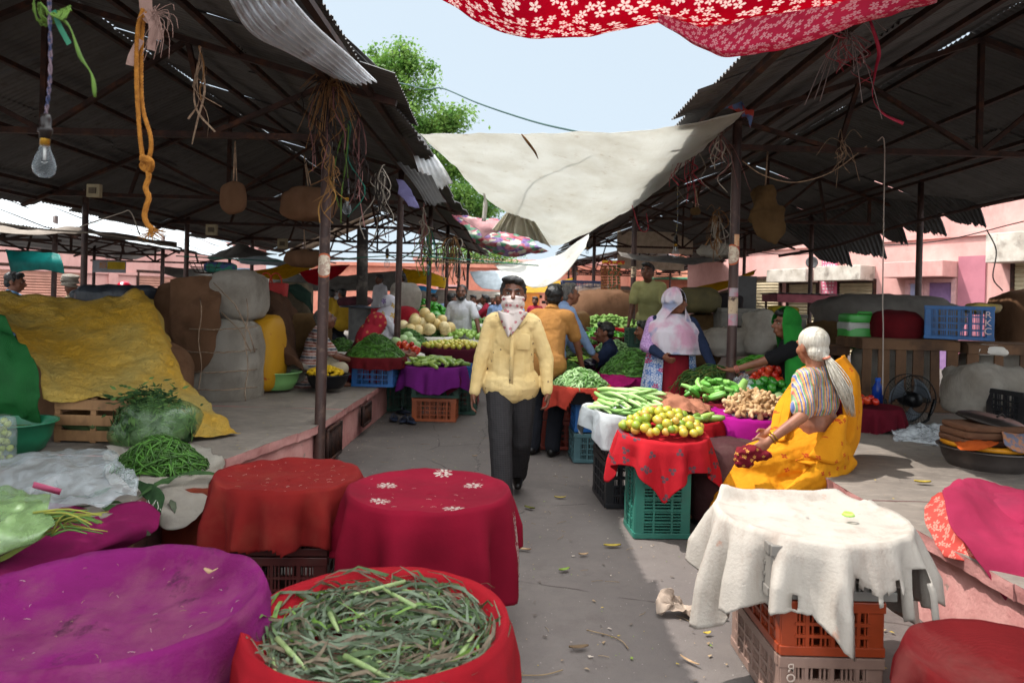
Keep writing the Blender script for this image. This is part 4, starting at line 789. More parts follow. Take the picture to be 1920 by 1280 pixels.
def old_lady():
    hl = P(1442, 826, 4.48); loc = V((2.08, 4.78, 0)); rz = 1.42; iq = Matrix.Rotation(-rz, 3, 'Z')
    f = pose(loc, rz, pelz=.60, lean=.06, twist=-.62, head=(-.75, .02), handL=iq @ (hl-loc), handR=(.12, .30, .66), elL=(-.8, -.6, -.4), elR=(.6, -.4, -.4), footL=(-.16, .60, .1), footR=(.1, .66, .1), knL=(-.1, 1, .6), knR=(.1, 1, .6), sc=1.0, wide=1.06)
    J = f.J; s = 1
    t = figure('silver haired woman in a marigold yellow sari sitting on the platform edge', f, SKIN3, None, None, hair=None, vox=.008, curl=(1.0, .8), belly=.03, face=False)
    # blouse
    m = MB(); T = f.tr
    for c, r in ((J['chest'], (.192, .14, .17)), (J['waist'].lerp(J['chest'], .75), (.185, .142, .12))): m.ell(c, r, 16, 10, rot=T)
    m.rc(J['shL'].lerp(J['shR'], .05), J['shR'].lerp(J['shL'], .05), .086, .086); m.rc(J['chest'], J['neck']-T @ V((0, 0, .05)), .13, .085)
    for sd in 'LR': m.chain([J['sh'+sd], J['sh'+sd].lerp(J['el'+sd], .78)], [.084, .073])
    m.build('blouse', BL, t, remesh=.008, smoothit=3, disp=[(.08, .02), (.03, .006)])
    # sari skirt: thighs, lap and a wide hem with long folds
    m = MB(); m.rc(J['hipL'], J['hipR'], .165, .165); m.ell(J['pel']+V((0, 0, -.03)), (.205, .205, .15)); kc = (J['knL']+J['knR'])/2; hc = V((1.60, 4.60, .02))
    for sd in 'LR': m.chain([J['hip'+sd], J['kn'+sd]+V((.02, 0, 0))], [.155, .125])
    m.rc(J['knL'], J['knR'], .125, .125); m.rc(J['pel'], kc, .17, .14); m.rc(kc+V((0, 0, -.05)), hc+V((.02, 0, .22)), .15, .2); m.rc(hc+V((.12, .0, .2)), J['hipL']+V((-.1, .02, -.15)), .15, .13)
    for i in range(22):
        a = TAU*i/22; e = hc+V((.27*math.cos(a), .19*math.sin(a), .03*math.sin(i*2.3))); st = kc+V((.16*math.cos(a)+.03, .15*math.sin(a), .03)); mid = lerp(st, e, .5)+V((.02*math.cos(a), .02*math.sin(a), 0)); m.chain([st, mid, e], [.05, .05, .042+.014*(i % 2)])
    for i in range(9): a = J['hipL']+V((-.05+.03*i, -.13+.02*i, -.06)); e = V((1.50+.055*i, 4.43+.012*i, .10+.03*i)); m.chain([a, lerp(a, e, .5)+V((-.03, -.05, .02)), e], [.05, .045, .035])
    m.build('sari_skirt', SARI, t, remesh=.010, smoothit=3, disp=[(.12, .03), (.04, .012)])
    # gathered folds round the hip
    m = MB()
    for i in range(9):
        a = J['hipL']+V((-.16+.02*i, -.165+.012*i, .02+.018*i)); b = J['hipR']+V((.13, -.16+.01*i, .075+.012*i)); c = (a+b)/2+V((.02, -.075, -.055+.016*i)); m.tube(bez([a, c, b], 12), [.012+.02*math.sin(PI*k/12) for k in range(13)], 8)
    m.build('sari_fold', SARI, t, remesh=.01, smoothit=3)
    # loose end of the sari falling from the far shoulder behind her
    pts = [[P(1500, 742, 4.95), P(1468, 765, 4.85), P(1452, 800, 4.7), P(1462, 835, 4.62)]]
    g = MB()
    rows = [(P(1550, 685, 4.9), P(1575, 668, 5.0), P(1580, 664, 5.2)), (P(1572, 730, 4.85), P(1604, 702, 4.95), P(1608, 705, 5.25)), (P(1576, 780, 4.82), P(1610, 760, 4.9), P(1612, 770, 5.3)), (P(1572, 815, 4.76), P(1605, 820, 4.86), P(1606, 830, 5.28)), (P(1545, 845, 4.66), P(1580, 868, 4.75), P(1588, 872, 5.1)), (P(1495, 862, 4.5), P(1522, 880, 4.56), P(1560, 886, 4.8))]
    def fn(u, v):
        k = v*5; i = min(int(k), 4); k -= i; A = [bez(r, 4) for r in (rows[i], rows[i+1])]; j = u*4; jj = min(int(j), 3); j -= jj
        a = A[0][jj].lerp(A[0][jj+1], j); b = A[1][jj].lerp(A[1][jj+1], j); p = a.lerp(b, k); p += V((.012, -.016, .006))*math.sin(u*15+v*4)*(.4+v); return p
    g.grid(fn, 30, 40); g.build('sari_end', SARI, t, solid=.006, smoothit=4)
    g = MB(); r2 = [(P(1530, 668, 4.86), P(1505, 690, 5.0)), (P(1508, 712, 4.86), P(1478, 730, 4.98)), (P(1490, 745, 4.84), P(1455, 765, 4.92)), (P(1478, 790, 4.76), P(1448, 800, 4.84)), (P(1472, 825, 4.64), P(1440, 838, 4.7))]
    g.grid(lambda u, v: bez([r2[i][0].lerp(r2[i][1], u) for i in range(5)], 20)[int(v*20)]+V((.008, -.012, 0))*math.sin(u*12), 12, 20); g.build('sari_front', SARI, t, solid=.01, smoothit=3)
    # hair
    Q = f.hq; at = lambda x, y, z: J['head']+Q @ (V((x, y, z))*HS); m = MB()
    m.ell(at(0, -.02, .035), (.086*HS, .1*HS, .088*HS), 18, 12, rot=Q); m.ell(at(0, -.055, -.03), (.072*HS, .06*HS, .065*HS), rot=Q)
    h = m.build('hair', HAIRW, t, remesh=.007, smoothit=4, disp=[(.006, .003)])
    tie = at(.005, -.115, -.065); m = MB(); pr = random.Random(4); end = P(1592, 775, 4.72)
    m.rc(at(0, -.08, -.04), tie, .035, .02)
    for i in range(110):
        o = V((pr.gauss(0, 1), pr.gauss(0, 1), pr.gauss(0, 1)))*.0095; q = tie.lerp(end, .3)+V((0, -.045, -.0))+o*1.7; e = tie.lerp(end, pr.uniform(.8, 1.04))+o*1.2+V((0, -.035, 0)); e2 = tie.lerp(end, .62)+V((0, -.07, .01))+o*2.0
        m.tube(bez([tie+o*.5, q, e2, e], 10), [.004, .004, .004, .004, .0038, .0035, .003, .0028, .0024, .002, .001], 5)
    m.build('ponytail', HAIRW, t)
    m = MB(); d = (end-tie).normalized(); m.lathe([(.02+.008*math.cos(a), .008*math.sin(a)) for a in [TAU*k/8 for k in range(9)]], tie, 16, rot=d.to_track_quat('Z', 'Y').to_matrix()); m.build('hair_tie', pm('coral_band', '#c2765f'), t)
    m = MB(); d = (J['wrL']-J['elL']).normalized()
    for k_ in range(2): m.lathe([(.036, -.004), (.041, 0), (.036, .004), (.032, 0), (.036, -.004)], J['wrL']-d*(.02+.02*k_), 18, rot=d.to_track_quat('Z', 'Y').to_matrix())
    m.build('bangle', GOLD, t)
    m = MB(); b = J['wrL']+d*.1; m.ell(b+V((-.05, -.01, -.02)), (.085, .06, .05), 14, 10, nz=.5, seed=2); m.ell(b+V((-.09, -.02, -.06)), (.06, .045, .05), nz=.5, seed=4); m.ell(b+V((.03, -.01, -.03)), (.07, .045, .03), nz=.4, seed=6)
    o = m.build('purse', m_flower('dark_red_printed_purse_cloth', '#6d1420', '#b5803c', 30, .35, proj=(0, 2), thr=.4, base2='#4c0e18'), None, remesh=.008, disp=[(.05, .03), (.02, .012)]); tag(o, 'dark red printed cloth pouch held in the silver haired woman\'s hand', 'pouch')
old_lady()
# ------------------------------------------------------------------ builders for the things of the market
def patch(rows, nu=40, nv=30, wr=.01, seed=0, ws=6, su=1, sv=1):
    # cloth through a net of points; rows of equal length
    rows = [[V(p) for p in r] for r in rows]
    cur = [bez(r, nu) for r in rows]; cols = [bez([c[i] for c in cur], nv) for i in range(nu+1)]
    def fn(u, v):
        p = cols[round(u*nu)][round(v*nv)].copy(); q = (p.x, p.y, p.z)
        p += V((N3(q, ws, seed), N3(q, ws, seed+5), N3(q, ws, seed+9)))*wr*1.6+V((0, 0, N3(q, ws*2.7, seed+2)))*wr*.7; return p
    return MB().grid(fn, nu, nv, su=su, sv=sv)
def pp(*t): return [P(*a) for a in t]
def cloth(name, label, cat, rows, mat, nu=40, nv=30, wr=.012, seed=0, ws=6, solid=.004, su=1, sv=1, group=None, parent=None, smoothit=0):
    o = patch(rows, nu, nv, wr, seed, ws, su, sv).build(name, mat, parent, solid=solid, smoothit=smoothit)
    return tag(o, label, cat, group) if parent is None else o
def drape(name, label, c, Rr, a, mat, th0=.4, depth=.035, nf=13, fold=.022, seed=0, sx=1, sy=1, minL=.03, maxL=.5, flare=.12, rim=.012, rag=0, solid=.004, tilt=(0, 0), bump=None, cat='cloth', keep=None, topn=.006):
    c = V(c)
    def fn(u, v):
        th = TAU*u; ct, st = math.cos(th), math.sin(th); L = a/max(abs(math.cos(th-th0)), abs(math.sin(th-th0)))-Rr
        L = max(minL, min(maxL, L))*(1+.14*N3((ct*1.4, st*1.4, seed), 1)); 
        if rag: L += rag*N3((ct*7, st*7, seed), 1)+rag*.6*N3((ct*19, st*19, seed), 1)
        if v < .46:
            k = v/.46; r = Rr*k; z = -depth*(1-k**4)+rim*math.exp(-((k-.97)/.05)**2); x, y = r*ct*sx, r*st*sy; z += topn*N3((x*1.0, y, 0), 7, seed)+topn*.5*N3((x, y, 0), 19, seed)
            if bump: z += bump(x, y)
        else:
            k = (v-.46)/.54; ph = nf*th+2.2*N3((ct*1.2, st*1.2, seed*.7), 1)+seed; w = math.cos(ph)+.5*math.cos(ph*1.7+1)
            r = Rr+.012*min(1, k*6)+flare*L*k+fold*w*min(1, k*1.6)*min(1, L/.18); z = -L*k-.012*min(1, k*5); x, y = r*ct*sx, r*st*sy; z += .004*N3((x, y, z), 20)
        z += tilt[0]*x+tilt[1]*y
        return c+V((x, y, z))
    m = MB().grid(fn, 150, 44, wrap=True)
    if keep: 
        f2 = []; 
        for f in m.f:
            q = sum((m.v[i] for i in f), V((0, 0, 0)))/len(f)
            if keep(q): f2.append(f)
        m.f = f2; m.mi = [0]*len(f2)
    o = m.build(name, mat, None, solid=solid, smoothit=1); return tag(o, label, cat)
def crate(label, c, size, rz, mat, group=None, nv=4, nh=3, cat='crate', name='plastic_crate', solidband=.0, slats='v', text=None, tmat=None):
    w, d, h = size; t = thing(name, label, cat, c, rz, group); n = 0
    m = MB(); m.box((0, 0, .012), (w*.94, d*.94, .018)); 
    for i in range(5): m.box((0, lerp(-d/2, d/2, (i+.5)/5), .004), (w*.9, .02, .01))
    m.build('base', mat, t, smooth=False, local=True)
    m = MB(); th = .022
    for zz, hh in ((h-.02, .04), (.02, .035)):
        m.box((0, -d/2, zz), (w+.012, th, hh)); m.box((0, d/2, zz), (w+.012, th, hh)); m.box((-w/2, 0, zz), (th, d-.014, hh)); m.box((w/2, 0, zz), (th, d-.014, hh))
    for sx in (-1, 1):
        for sy in (-1, 1): m.box((sx*(w/2-.03), sy*(d/2-.002), h/2), (.06, .014, h-.07)); m.box((sx*(w/2-.002), sy*(d/2-.03), h/2), (.014, .06, h-.07))
    m.build('frame', mat, t, smooth=False, local=True, bevel=.003)
    for ax, L, off in (('x', w, d), ('y', d, w)):
        for sg in (-1, 1):
            m = MB(); k = nv if ax == 'x' else max(2, int(nv*d/w+.5))
            def bx(s, z, ls, lz, tk): 
                c_ = (s, sg*(off/2), z) if ax == 'x' else (sg*(off/2), s, z); m.box(c_, (ls, tk, lz) if ax == 'x' else (tk, ls, lz))
            for i in range(1, k): bx(lerp(-L/2, L/2, i/k), h/2, .014, h-.07, .02)
            for i in range(1, nh+1): bx(0, lerp(.03, h-.04, i/(nh+1)), L-.1, .012, .018)
            ns = int((L-.12)/.016) if slats == 'v' else int((h-.08)/.02)
            for i in range(ns):
                if slats == 'v':
                    if i % 5 != 4: bx(lerp(-L/2+.06, L/2-.06, (i+.5)/ns), h/2, .0065, h-.07, .008)
                else: bx(0, lerp(.04, h-.04, (i+.5)/ns), L-.12, .009, .008)
            if solidband: bx(0, h*.22, L-.1, solidband, .012)
            m.build('side_panel', mat, t, smooth=False, local=True)
    return t
def text_on(par, body, loc, rot, size, mat, name='lettering', ext=.0015, align='CENTER'):
    cu = bpy.data.curves.new(name, 'FONT'); cu.body = body; cu.size = size; cu.extrude = ext; cu.align_x = align; cu.align_y = 'CENTER'; cu.materials.append(mat)
    tmp = bpy.data.objects.new(name, cu); me = bpy.data.meshes.new_from_object(tmp); bpy.data.objects.remove(tmp); o = bpy.data.objects.new(name, me); COL.objects.link(o); o.parent = par; o.location = loc; o.rotation_euler = rot; return o
def heap(name, label, c, Rr, h, mats, n, L, th, seed=0, curve=.3, dome=None, sy=1, cat='vegetables', group=None, flatness=1.0):
    r_ = random.Random(seed); c = V(c); m = MB(); mats = mats if isinstance(mats, (list, tuple)) else [mats]; k = len(mats)
    def hh(r): return h*max(0, 1-(r)**1.7)
    def fn(u, v): r = v*1.02; p = V((Rr*r*math.cos(TAU*u), sy*Rr*r*math.sin(TAU*u), hh(r)*.93)); p.z += .015*N3(p, 14, seed); return c+p-V((0, 0, th))
    m.grid(fn, 28, 8, wrap=True)
    for _ in range(n):
        r = math.sqrt(r_.random())*.98; a = r_.uniform(0, TAU); x, y = Rr*r*math.cos(a), sy*Rr*r*math.sin(a); z = hh(r)+r_.uniform(-.2, 1.1)*th
        nrm = V((math.cos(a)*h*1.7*r**.7/Rr, math.sin(a)*h*1.7*r**.7/Rr, 1)).normalized(); d = V((r_.gauss(0, 1), r_.gauss(0, 1), r_.gauss(0, .25))); d = (d-nrm*d.dot(nrm)*.85).normalized(); b = d.cross(nrm)
        l = L*r_.uniform(.6, 1.15); cv = r_.uniform(-1, 1)*curve*l; p = c+V((x, y, z)); up = nrm*r_.uniform(-.05, .12)*l
        m.tube([p-d*l/2-nrm*l*.12, p-d*l*.15+b*cv*.5+up, p+d*l*.2+b*cv*.4+up, p+d*l/2-nrm*l*.1], [th*.5, th, th, th*.4], 5, m=r_.randrange(k))
    return tag(m.build(name, mats), label, cat, group, 'stuff')
def blob(name, label, cat, parts, mat, vox=.02, disp=[(.12, .03), (.04, .01)], sm=3, parent=None):
    m = MB()
    for c, r in parts: m.ell(c, r, 16, 10, nz=.12, seed=len(m.v))
    o = m.build(name, mat, parent, remesh=vox, smoothit=sm, disp=disp); return tag(o, label, cat) if parent is None else o
def sack(c, size, e=.45, rot=None, m=None, nz=.05, seed=0):
    m = m or MB(); c = V(c); sx, sy, sz = size; q = rot or Matrix.Identity(3); sp = lambda x: math.copysign(abs(x)**e, x); n, k = 28, 16; vs = []
    for i in range(k+1):
        b = -PI/2+PI*i/k
        for j in range(n):
            a = TAU*j/n; p = V((sx*sp(math.cos(b))*sp(math.cos(a)), sy*sp(math.cos(b))*sp(math.sin(a)), sz*sp(math.sin(b)))); f = 1+nz*N3(p, 4, seed)+nz*.5*N3(p, 11, seed); vs.append(c+q @ (p*f))
    fs = [(i*n+j, i*n+(j+1) % n, (i+1)*n+(j+1) % n, (i+1)*n+j) for i in range(k) for j in range(n)]+[tuple(reversed(range(n))), tuple(range(k*n, (k+1)*n))]; m.add(vs, fs); return m
def bowl(label, c, Rr, h, mat, thick=.008, cat='basin', name='basin', extra=None, flare=.72, lip=.014):
    t = thing(name, label, cat, c); m = MB(); b = Rr*flare
    m.lathe([(0, .002), (b*.9, .002), (b, .012), (lerp(b, Rr, .6), h*.5), (Rr-.006, h), (Rr+lip, h+.004), (Rr+lip, h-.006), (Rr-.003, h-.006)][:6]+[(Rr+lip, h-.006)], WL[t.name], 40); 
    m.lathe([(0, thick+.004), (b*.88, thick+.004), (lerp(b, Rr, .6)-thick, h*.5), (Rr-.006, h)], WL[t.name], 40); m.build('bowl', mat, t); return t
def pile(proto, c, rx, ry, h, size, n, label, group, seed=0, layers=2, jit=.35, flat=False, elong=False, zrot=None, pw=2):
    r_ = random.Random(seed); pts = []; c = V(c); cnt = 0
    for ly in range(layers):
        tries = 0; mine = []
        while len(mine) < n//layers and tries < 1500:
            tries += 1; r = math.sqrt(r_.random()); a = r_.uniform(0, TAU); x, y = rx*r*math.cos(a), ry*r*math.sin(a); z = h*(1-r**pw)-ly*size*1.1+size
            if z < size*.9: 
                if ly: continue
                z = size*.9
            if all((x-p[0])**2+(y-p[1])**2+(z-p[2])**2 > (size*1.72)**2 for p in mine): mine.append((x, y, z))
        pts += mine
    out = []
    for i, (x, y, z) in enumerate(pts):
        rot = (r_.uniform(-jit, jit), r_.uniform(-jit, jit), (zrot if zrot is not None else 0)+r_.uniform(-1, 1)*(PI if zrot is None else .5)) if elong else (r_.uniform(0, 6), r_.uniform(0, 6), r_.uniform(0, 6))
        o = proto if not proto.get('placed') else dup(proto)
        proto['placed'] = 1; o.location = c+V((x, y, z)); o.rotation_euler = rot; s = r_.uniform(.85, 1.12); o.scale = (s, s, s)
        if proto.get('placed') and 'placed' in o: pass
        tag(o, label, None, group); out.append(o)
    return out
def veg(name, cat, mb, mat, sub=0): o = mb.build(name, mat, None, local=True); o['category'] = cat; return o
def rmat(name, stops, rough=.4, spot=None, bump=0):
    k = NT(name); oi = k.n('ObjectInfo'); n = k.noise(9, detail=4); f = k.math('ADD', k.math('MULTIPLY', oi.outputs['Random'], .85), k.math('MULTIPLY', n, .25)); col = k.ramp(f, [(p, C(c)) for p, c in stops])
    if spot: col = k.mix(k.math('MULTIPLY', k.step(k.noise(30, detail=4), .55, .7), .5), col, C(spot))
    return k.fin(col, rough, k.noise(60) if bump else None, bump or .1, .004, spec=.45)
def ball(r, top=None, n=14, k=9, sz=(1, 1, 1), dim=.0):
    m = MB(); m.ell((0, 0, 0), (r*sz[0], r*sz[1], r*sz[2]), n, k)
    if dim:
        for p in m.v: 
            d = (p.x**2+p.y**2)**.5/r
            if p.z > 0: p.z -= dim*r*math.exp(-(d/.3)**2)
    return m
def longveg(L, r, n=9, bend=.1, tips=(.25, .35), ridges=0, k=10):
    m = MB(); pts = []; rs = []
    for i in range(k+1):
        t = i/k; pts.append(V((lerp(-L/2, L/2, t), bend*L*math.sin(PI*t), 0))); rs.append(r*(math.sin(PI*lerp(.08, .92, t))**.5)*lerp(tips[0]+.7, tips[1]+.7, t))
    m.tube(pts, rs, n)
    if ridges:
        for q, p in enumerate(m.v):
            if q % 2: ctr = pts[min(q//n, k)]; m.v[q] = ctr+(p-ctr)*(1-ridges)
    return m
def bulb(label, top, z, s=1.0, cord=pm('twisted_wire', '#6b5a62', '#2c3350', scale=60, con=(.45, .55)), lit=False, cat='light bulb'):
    # a bare bulb hanging on its flex from top down to height z
    top = V(top); c = V((top.x, top.y, z)); t = thing('light_bulb', label, cat, c)
    m = MB(); a = bez([top, lerp(top, c, .5)+V((.01*s, .0, 0)), c+V((0, 0, .115*s))], 30); 
    for o in (0, PI): m.tube([p+V((.003*math.cos(i*1.1+o), .003*math.sin(i*1.1+o), 0)) for i, p in enumerate(a)], .0026, 5)
    m.build('flex', cord, t); m = MB(); m.lathe([(0, .125*s), (.012*s, .125*s), (.016*s, .11*s), (.016*s, .085*s), (.02*s, .082*s), (.02*s, .072*s), (.016*s, .068*s), (.0155*s, .052*s), (0, .05*s)], c, 16); m.build('holder', pm('black_bakelite', '#1c1412', rough=.35, bump=0), t)
    m = MB(); m.lathe([(.013*s, .055*s), (.0135*s, .03*s), (0, .03*s)], c, 14); m.build('cap', GOLD, t)
    m = MB(); m.lathe([(.0135*s, .032*s), (.016*s, .018*s), (.026*s, -.005*s), (.031*s, -.028*s), (.028*s, -.048*s), (.016*s, -.06*s), (.0005, -.063*s)], c, 20); m.build('glass_bulb', GLASS, t)
    m = MB(); m.tube([c+V((0, 0, .03*s)), c+V((0, 0, -.01*s))], .004*s, 6); m.tube([c+V((-.01*s, 0, -.015*s)), c+V((0, 0, -.02*s)), c+V((.01*s, 0, -.015*s))], .001*s, 4); m.build('filament_stem', pm('frosted_stem', '#c9c5c0', bump=0), t); return t
# ------------------------------------------------------------------ covered baskets in the foreground
def m_purple():
    k = NT('dusty_purple_cloth'); n = k.noise(2.2, detail=6); col = k.mix(k.step(n, .35, .65), C('#701a5a'), C('#5e1646')); ds = k.step(k.noise(3.2, k.vec(scale=(1, .6, 1)), 7, .65), .42, .62); col = k.mix(k.math('MULTIPLY', ds, .6), col, C('#7a4a58'))
    st = k.step(k.noise(5.5, k.vec(loc=(2.3, 7, 1), scale=(1, .7, 1)), 6, .7), .56, .64); col = k.mix(k.math('MULTIPLY', st, .75), col, C('#2f1a26')); wv = k.noise(26, k.vec(scale=(.3, 1, 1)), 5, .6, .8)
    return k.fin(col, .95, k.math('ADD', wv, k.math('MULTIPLY', k.noise(200), .4)), .5, .012, spec=.1)
PURP = m_purple()
REDO = fab('faded_orange_red_cloth', '#7e1d1a', '#6e1717', dirt='#8a4a38', dscale=3, dthr=(.5, .75), dmax=.5, trans=.06)
CRIM = fab('crimson_cloth', '#8f1229', '#7c0f25', dirt='#5e1c2c', dscale=3, dmax=.4, trans=.1)
REDR = fab('scarlet_cloth', '#9c1420', '#85101b', dirt='#5e1620', dscale=4, dmax=.4)
MAG = fab('hot_magenta_cloth', '#a3125f', '#8c0f52', dirt='#5c1a3c', dscale=3, dmax=.4)
MARO = fab('maroon_stall_cloth', '#4d1022', '#3c0c1b')
def dust(name, base, dirtc): return base
o = drape('tray_cloth', 'large purple cloth stretched over a wide shallow basket, dusty in the middle', PZ(215, 1125, .60)+V((-.02, 0, 0)), .45, .68, PURP, th0=.5, depth=.085, nf=9, fold=.03, seed=1, maxL=.34, sy=.92, tilt=(.015, .02), topn=.013, rim=.022)
crate('brown crate hidden below the purple cloth', (-1.05, 2.28, 0), (.5, .36, .3), .2, plast('brown_crate', '#4a2622')); crate('second brown crate stacked under the purple cloth', (-1.05, 2.28, .305), (.5, .36, .17), .2, plast('brown_crate', '#4a2622'))
cO = PZ(541, 890, .62); drape('tray_cloth', 'faded orange red cloth over a round basket beside the left platform', cO, .355, .60, REDO, th0=.55, depth=.03, nf=11, fold=.04, seed=2, maxL=.37, flare=.06, rag=.02, topn=.012, keep=lambda q: not (q.z < .36+.02*math.sin(q.x*40) and q.y < cO.y-.2 and abs(q.x-cO.x+.02) < .13))
BRC = plast('maroon_crate', '#4f1d1a', '#3e1614'); crate('dark red crate at the bottom under the orange red cloth', (cO.x, cO.y-.02, 0), (.5, .46, .3), .05, BRC); crate('dark red upper crate showing through the torn orange red hem', (cO.x, cO.y-.02, .305), (.5, .46, .27), .05, BRC)
def m_crim():
    k = NT('crimson_cloth_with_silver_flowers'); cb = k.vec(); m, r = petals(k, cb, 3.2, 9, .165, .75)
    col = k.mix(k.step(k.noise(2.5), .35, .65), C('#830f28'), C('#6d0c21')); col = k.mix(k.math('MULTIPLY', m, k.step(k.noise(70, detail=2), .4, .5)), col, C('#b3a79d')); 
    return k.fin(col, .9, k.noise(90), .3, .004, spec=.12, trans=.12)
cC = PZ(805, 918, .62); drape('tray_cloth', 'crimson cloth with small silver flowers over the basket next to the walkway', cC, .385, .68, m_crim(), th0=.30, depth=.02, nf=9, fold=.045, seed=3, maxL=.46, flare=.05, topn=.008)
crate('grey crate glimpsed below the crimson cloth', (cC.x, cC.y, 0), (.5, .36, .3), .1, plast('dusty_crate', '#6a6464')); crate('black crate on top under the crimson cloth', (cC.x, cC.y, .305), (.5, .36, .27), .1, plast('black_crate', '#1b1b1f'))
cS = PZ(710, 1166, .55); drape('tray_cloth', 'scarlet cloth lining the wide basket of drying leaves', cS, .39, .61, REDR, th0=.7, depth=.075, nf=10, fold=.018, seed=4, maxL=.2, rim=.03, flare=.10)
crate('brown crate under the basket of drying leaves', (cS.x, cS.y, 0), (.5, .36, .3), -.1, plast('brown_crate', '#4a2622')); crate('second brown crate under the scarlet lined basket', (cS.x, cS.y, .305), (.5, .36, .16), -.1, plast('brown_crate', '#4a2622'))
def leaves():
    m = MB(); r_ = random.Random(11)
    for i in range(720):
        ring = r_.random() < .62; r = r_.uniform(.22, .35) if ring else r_.uniform(.02, .3); a = r_.uniform(0, TAU); z = cS.z-.045+r_.uniform(0, .036)*(1 if ring else .5)
        d = a+PI/2+r_.gauss(0, .45) if ring else r_.uniform(0, TAU); L = r_.uniform(.15, .42); n = 7; cv = r_.uniform(-1.2, 1.2)+(1.0 if ring else 0); pts = []; x, y = cS.x+r*math.cos(a), cS.y+r*math.sin(a)
        x -= math.cos(d)*L*.2; y -= math.sin(d)*L*.2; zz = z
        for k in range(n+1):
            pts.append((x, y, zz+.02*math.sin(k*1.1+i)*r_.uniform(.2, 1))); x += math.cos(d)*L/n; y += math.sin(d)*L/n; d += cv/n+r_.gauss(0, .12); zz += r_.gauss(0, .006)
            rr = math.hypot(x-cS.x, y-cS.y)
            if rr > .35:                               # the rim turns a strand along the basket
                ta = math.atan2(y-cS.y, x-cS.x)+PI/2; df = (ta-d+PI) % TAU-PI
                if abs(df) > PI/2: ta += PI; df = (ta-d+PI) % TAU-PI
                d += df*.8+(.25 if math.sin(ta-d) > 0 else .25)*(1 if abs(df) < PI/2 else 0); zz += .006
            if rr > .395: x = cS.x+(x-cS.x)*.395/rr; y = cS.y+(y-cS.y)*.395/rr
        if len(pts) < 5: continue
        w = r_.uniform(.004, .0135); m.strip(pts, [w*math.sin(PI*lerp(.12, .97, k/n))+.0015 for k in range(len(pts))], side=(math.cos(d+1.57), math.sin(d+1.57), r_.uniform(-.6, .6)), m=r_.choice((0, 0, 0, 0, 1, 1, 2, 2, 2, 3)), twist=r_.uniform(-2.5, 2.5))
    for i in range(12):                               # thicker pale stalks
        a = r_.uniform(0, TAU); r = r_.uniform(.12, .33); p = V((cS.x+r*math.cos(a), cS.y+r*math.sin(a), cS.z-.03+r_.uniform(0, .03))); d = V((math.cos(a+1.4+r_.gauss(0, .5)), math.sin(a+1.4+r_.gauss(0, .5)), r_.uniform(-.1, .15))); m.tube([p-d*.07, p, p+d*.08], [.009, .008, .004], 6, m=4)
    mats = [pm('dry_leaf_grey_green', '#75826c', '#59664f', scale=30, rough=.6, trans=.2), pm('dry_leaf_green', '#5b7048', '#425434', scale=30, rough=.55, trans=.2), pm('dry_leaf_brown', '#7b6d5a', '#54493b', scale=30, rough=.7, trans=.2), pm('fresh_leaf_strip', '#6f8f3f', '#557231', scale=30, rough=.5, trans=.2), pm('pale_stalk', '#8f9e6c', '#6f8450', scale=30, rough=.5)]
    tag(m.build('drying_leaves', mats, None, solid=0), 'tangle of grey green drying onion leaves filling the scarlet lined basket', 'leaves', None, 'stuff')
leaves()
# white cloth over a stack of three crates
def m_white():
    k = NT('worn_white_cloth'); n = k.noise(6, k.vec(scale=(1, 1, .35)), 7, .7); col = k.mix(k.math('MULTIPLY', k.step(n, .5, .72), .55), C('#aaa298'), C('#7d695c')); sp = k.step(k.noise(14, k.vec(loc=(3, 3, 3)), 5), .68, .74); col = k.mix(k.math('MULTIPLY', sp, .5), col, C('#a5684c')); return k.fin(col, .95, k.math('ADD', k.noise(90, detail=5), k.math('MULTIPLY', k.noise(9), .6)), .35, .008, spec=.1, trans=.1)
cW = V((1.26, 2.97, .66)); WCL = m_white()
def wkeep(q):
    x, y, z = q.x-cW.x, q.y-cW.y, q.z
    if z > .60: return True
    if y < -.2 and -.02 < x < .22 and z < .50+.03*math.sin(x*50)+.02*math.sin(x*131): return False
    if y < -.2 and .27 < x < .31 and z < .56: return False
    if y < -.25 and -.22 < x < -.185 and .42 < z < .47: return False
    return True
drape('worn_cloth', 'torn white cloth draped over the stacked crates in the sun', cW, .385, .63, WCL, th0=.95, depth=.012, nf=14, fold=.05, seed=5, maxL=.47, minL=.2, flare=.12, rag=.035, keep=wkeep, topn=.010, bump=lambda x, y: .035*math.exp(-((y-.27-.1*x)/.035)**2)+.02*math.exp(-((y-.2+.1*x)/.02)**2))
DUSTC = plast('dusty_white_crate', '#8f7468', '#7c6358', dirt='#5b473e', dmax=.6); ORC = plast('orange_crate', '#93391a', '#7a2f14'); 
t = crate('dusty pinkish crate at the bottom of the white draped stack', (1.22, 2.93, 0), (.38, .56, .225), 0, DUSTC, nv=4, nh=2)
for i, ch in enumerate('ЯOГAC'): text_on(t, ch, (-.155, -.2955, .185-.036*i), (PI/2, 0, 0), .042, pm('chalky_lettering', '#c9b6a8', bump=0))
crate('orange crate in the middle of the white draped stack', (1.22, 2.93, .228), (.38, .56, .205), 0, ORC, nv=4, nh=2); crate('grey crate on top of the stack under the white cloth', (1.22, 2.95, .436), (.46, .6, .2), 0, plast('grey_crate', '#7d7871'), nv=4, nh=2)
m = MB(); a0 = cW+V((.13, -.07, .022)); m.lathe([(.018, -.004), (.026, 0), (.018, .012), (.012, .004), (.018, -.004)], a0, 14); tag(m.build('gourd_slice', pm('lime_green_flesh', '#86b838', '#a9c96a', bump=0)), 'bright green vegetable ring lying on the white cloth', 'vegetable scrap')
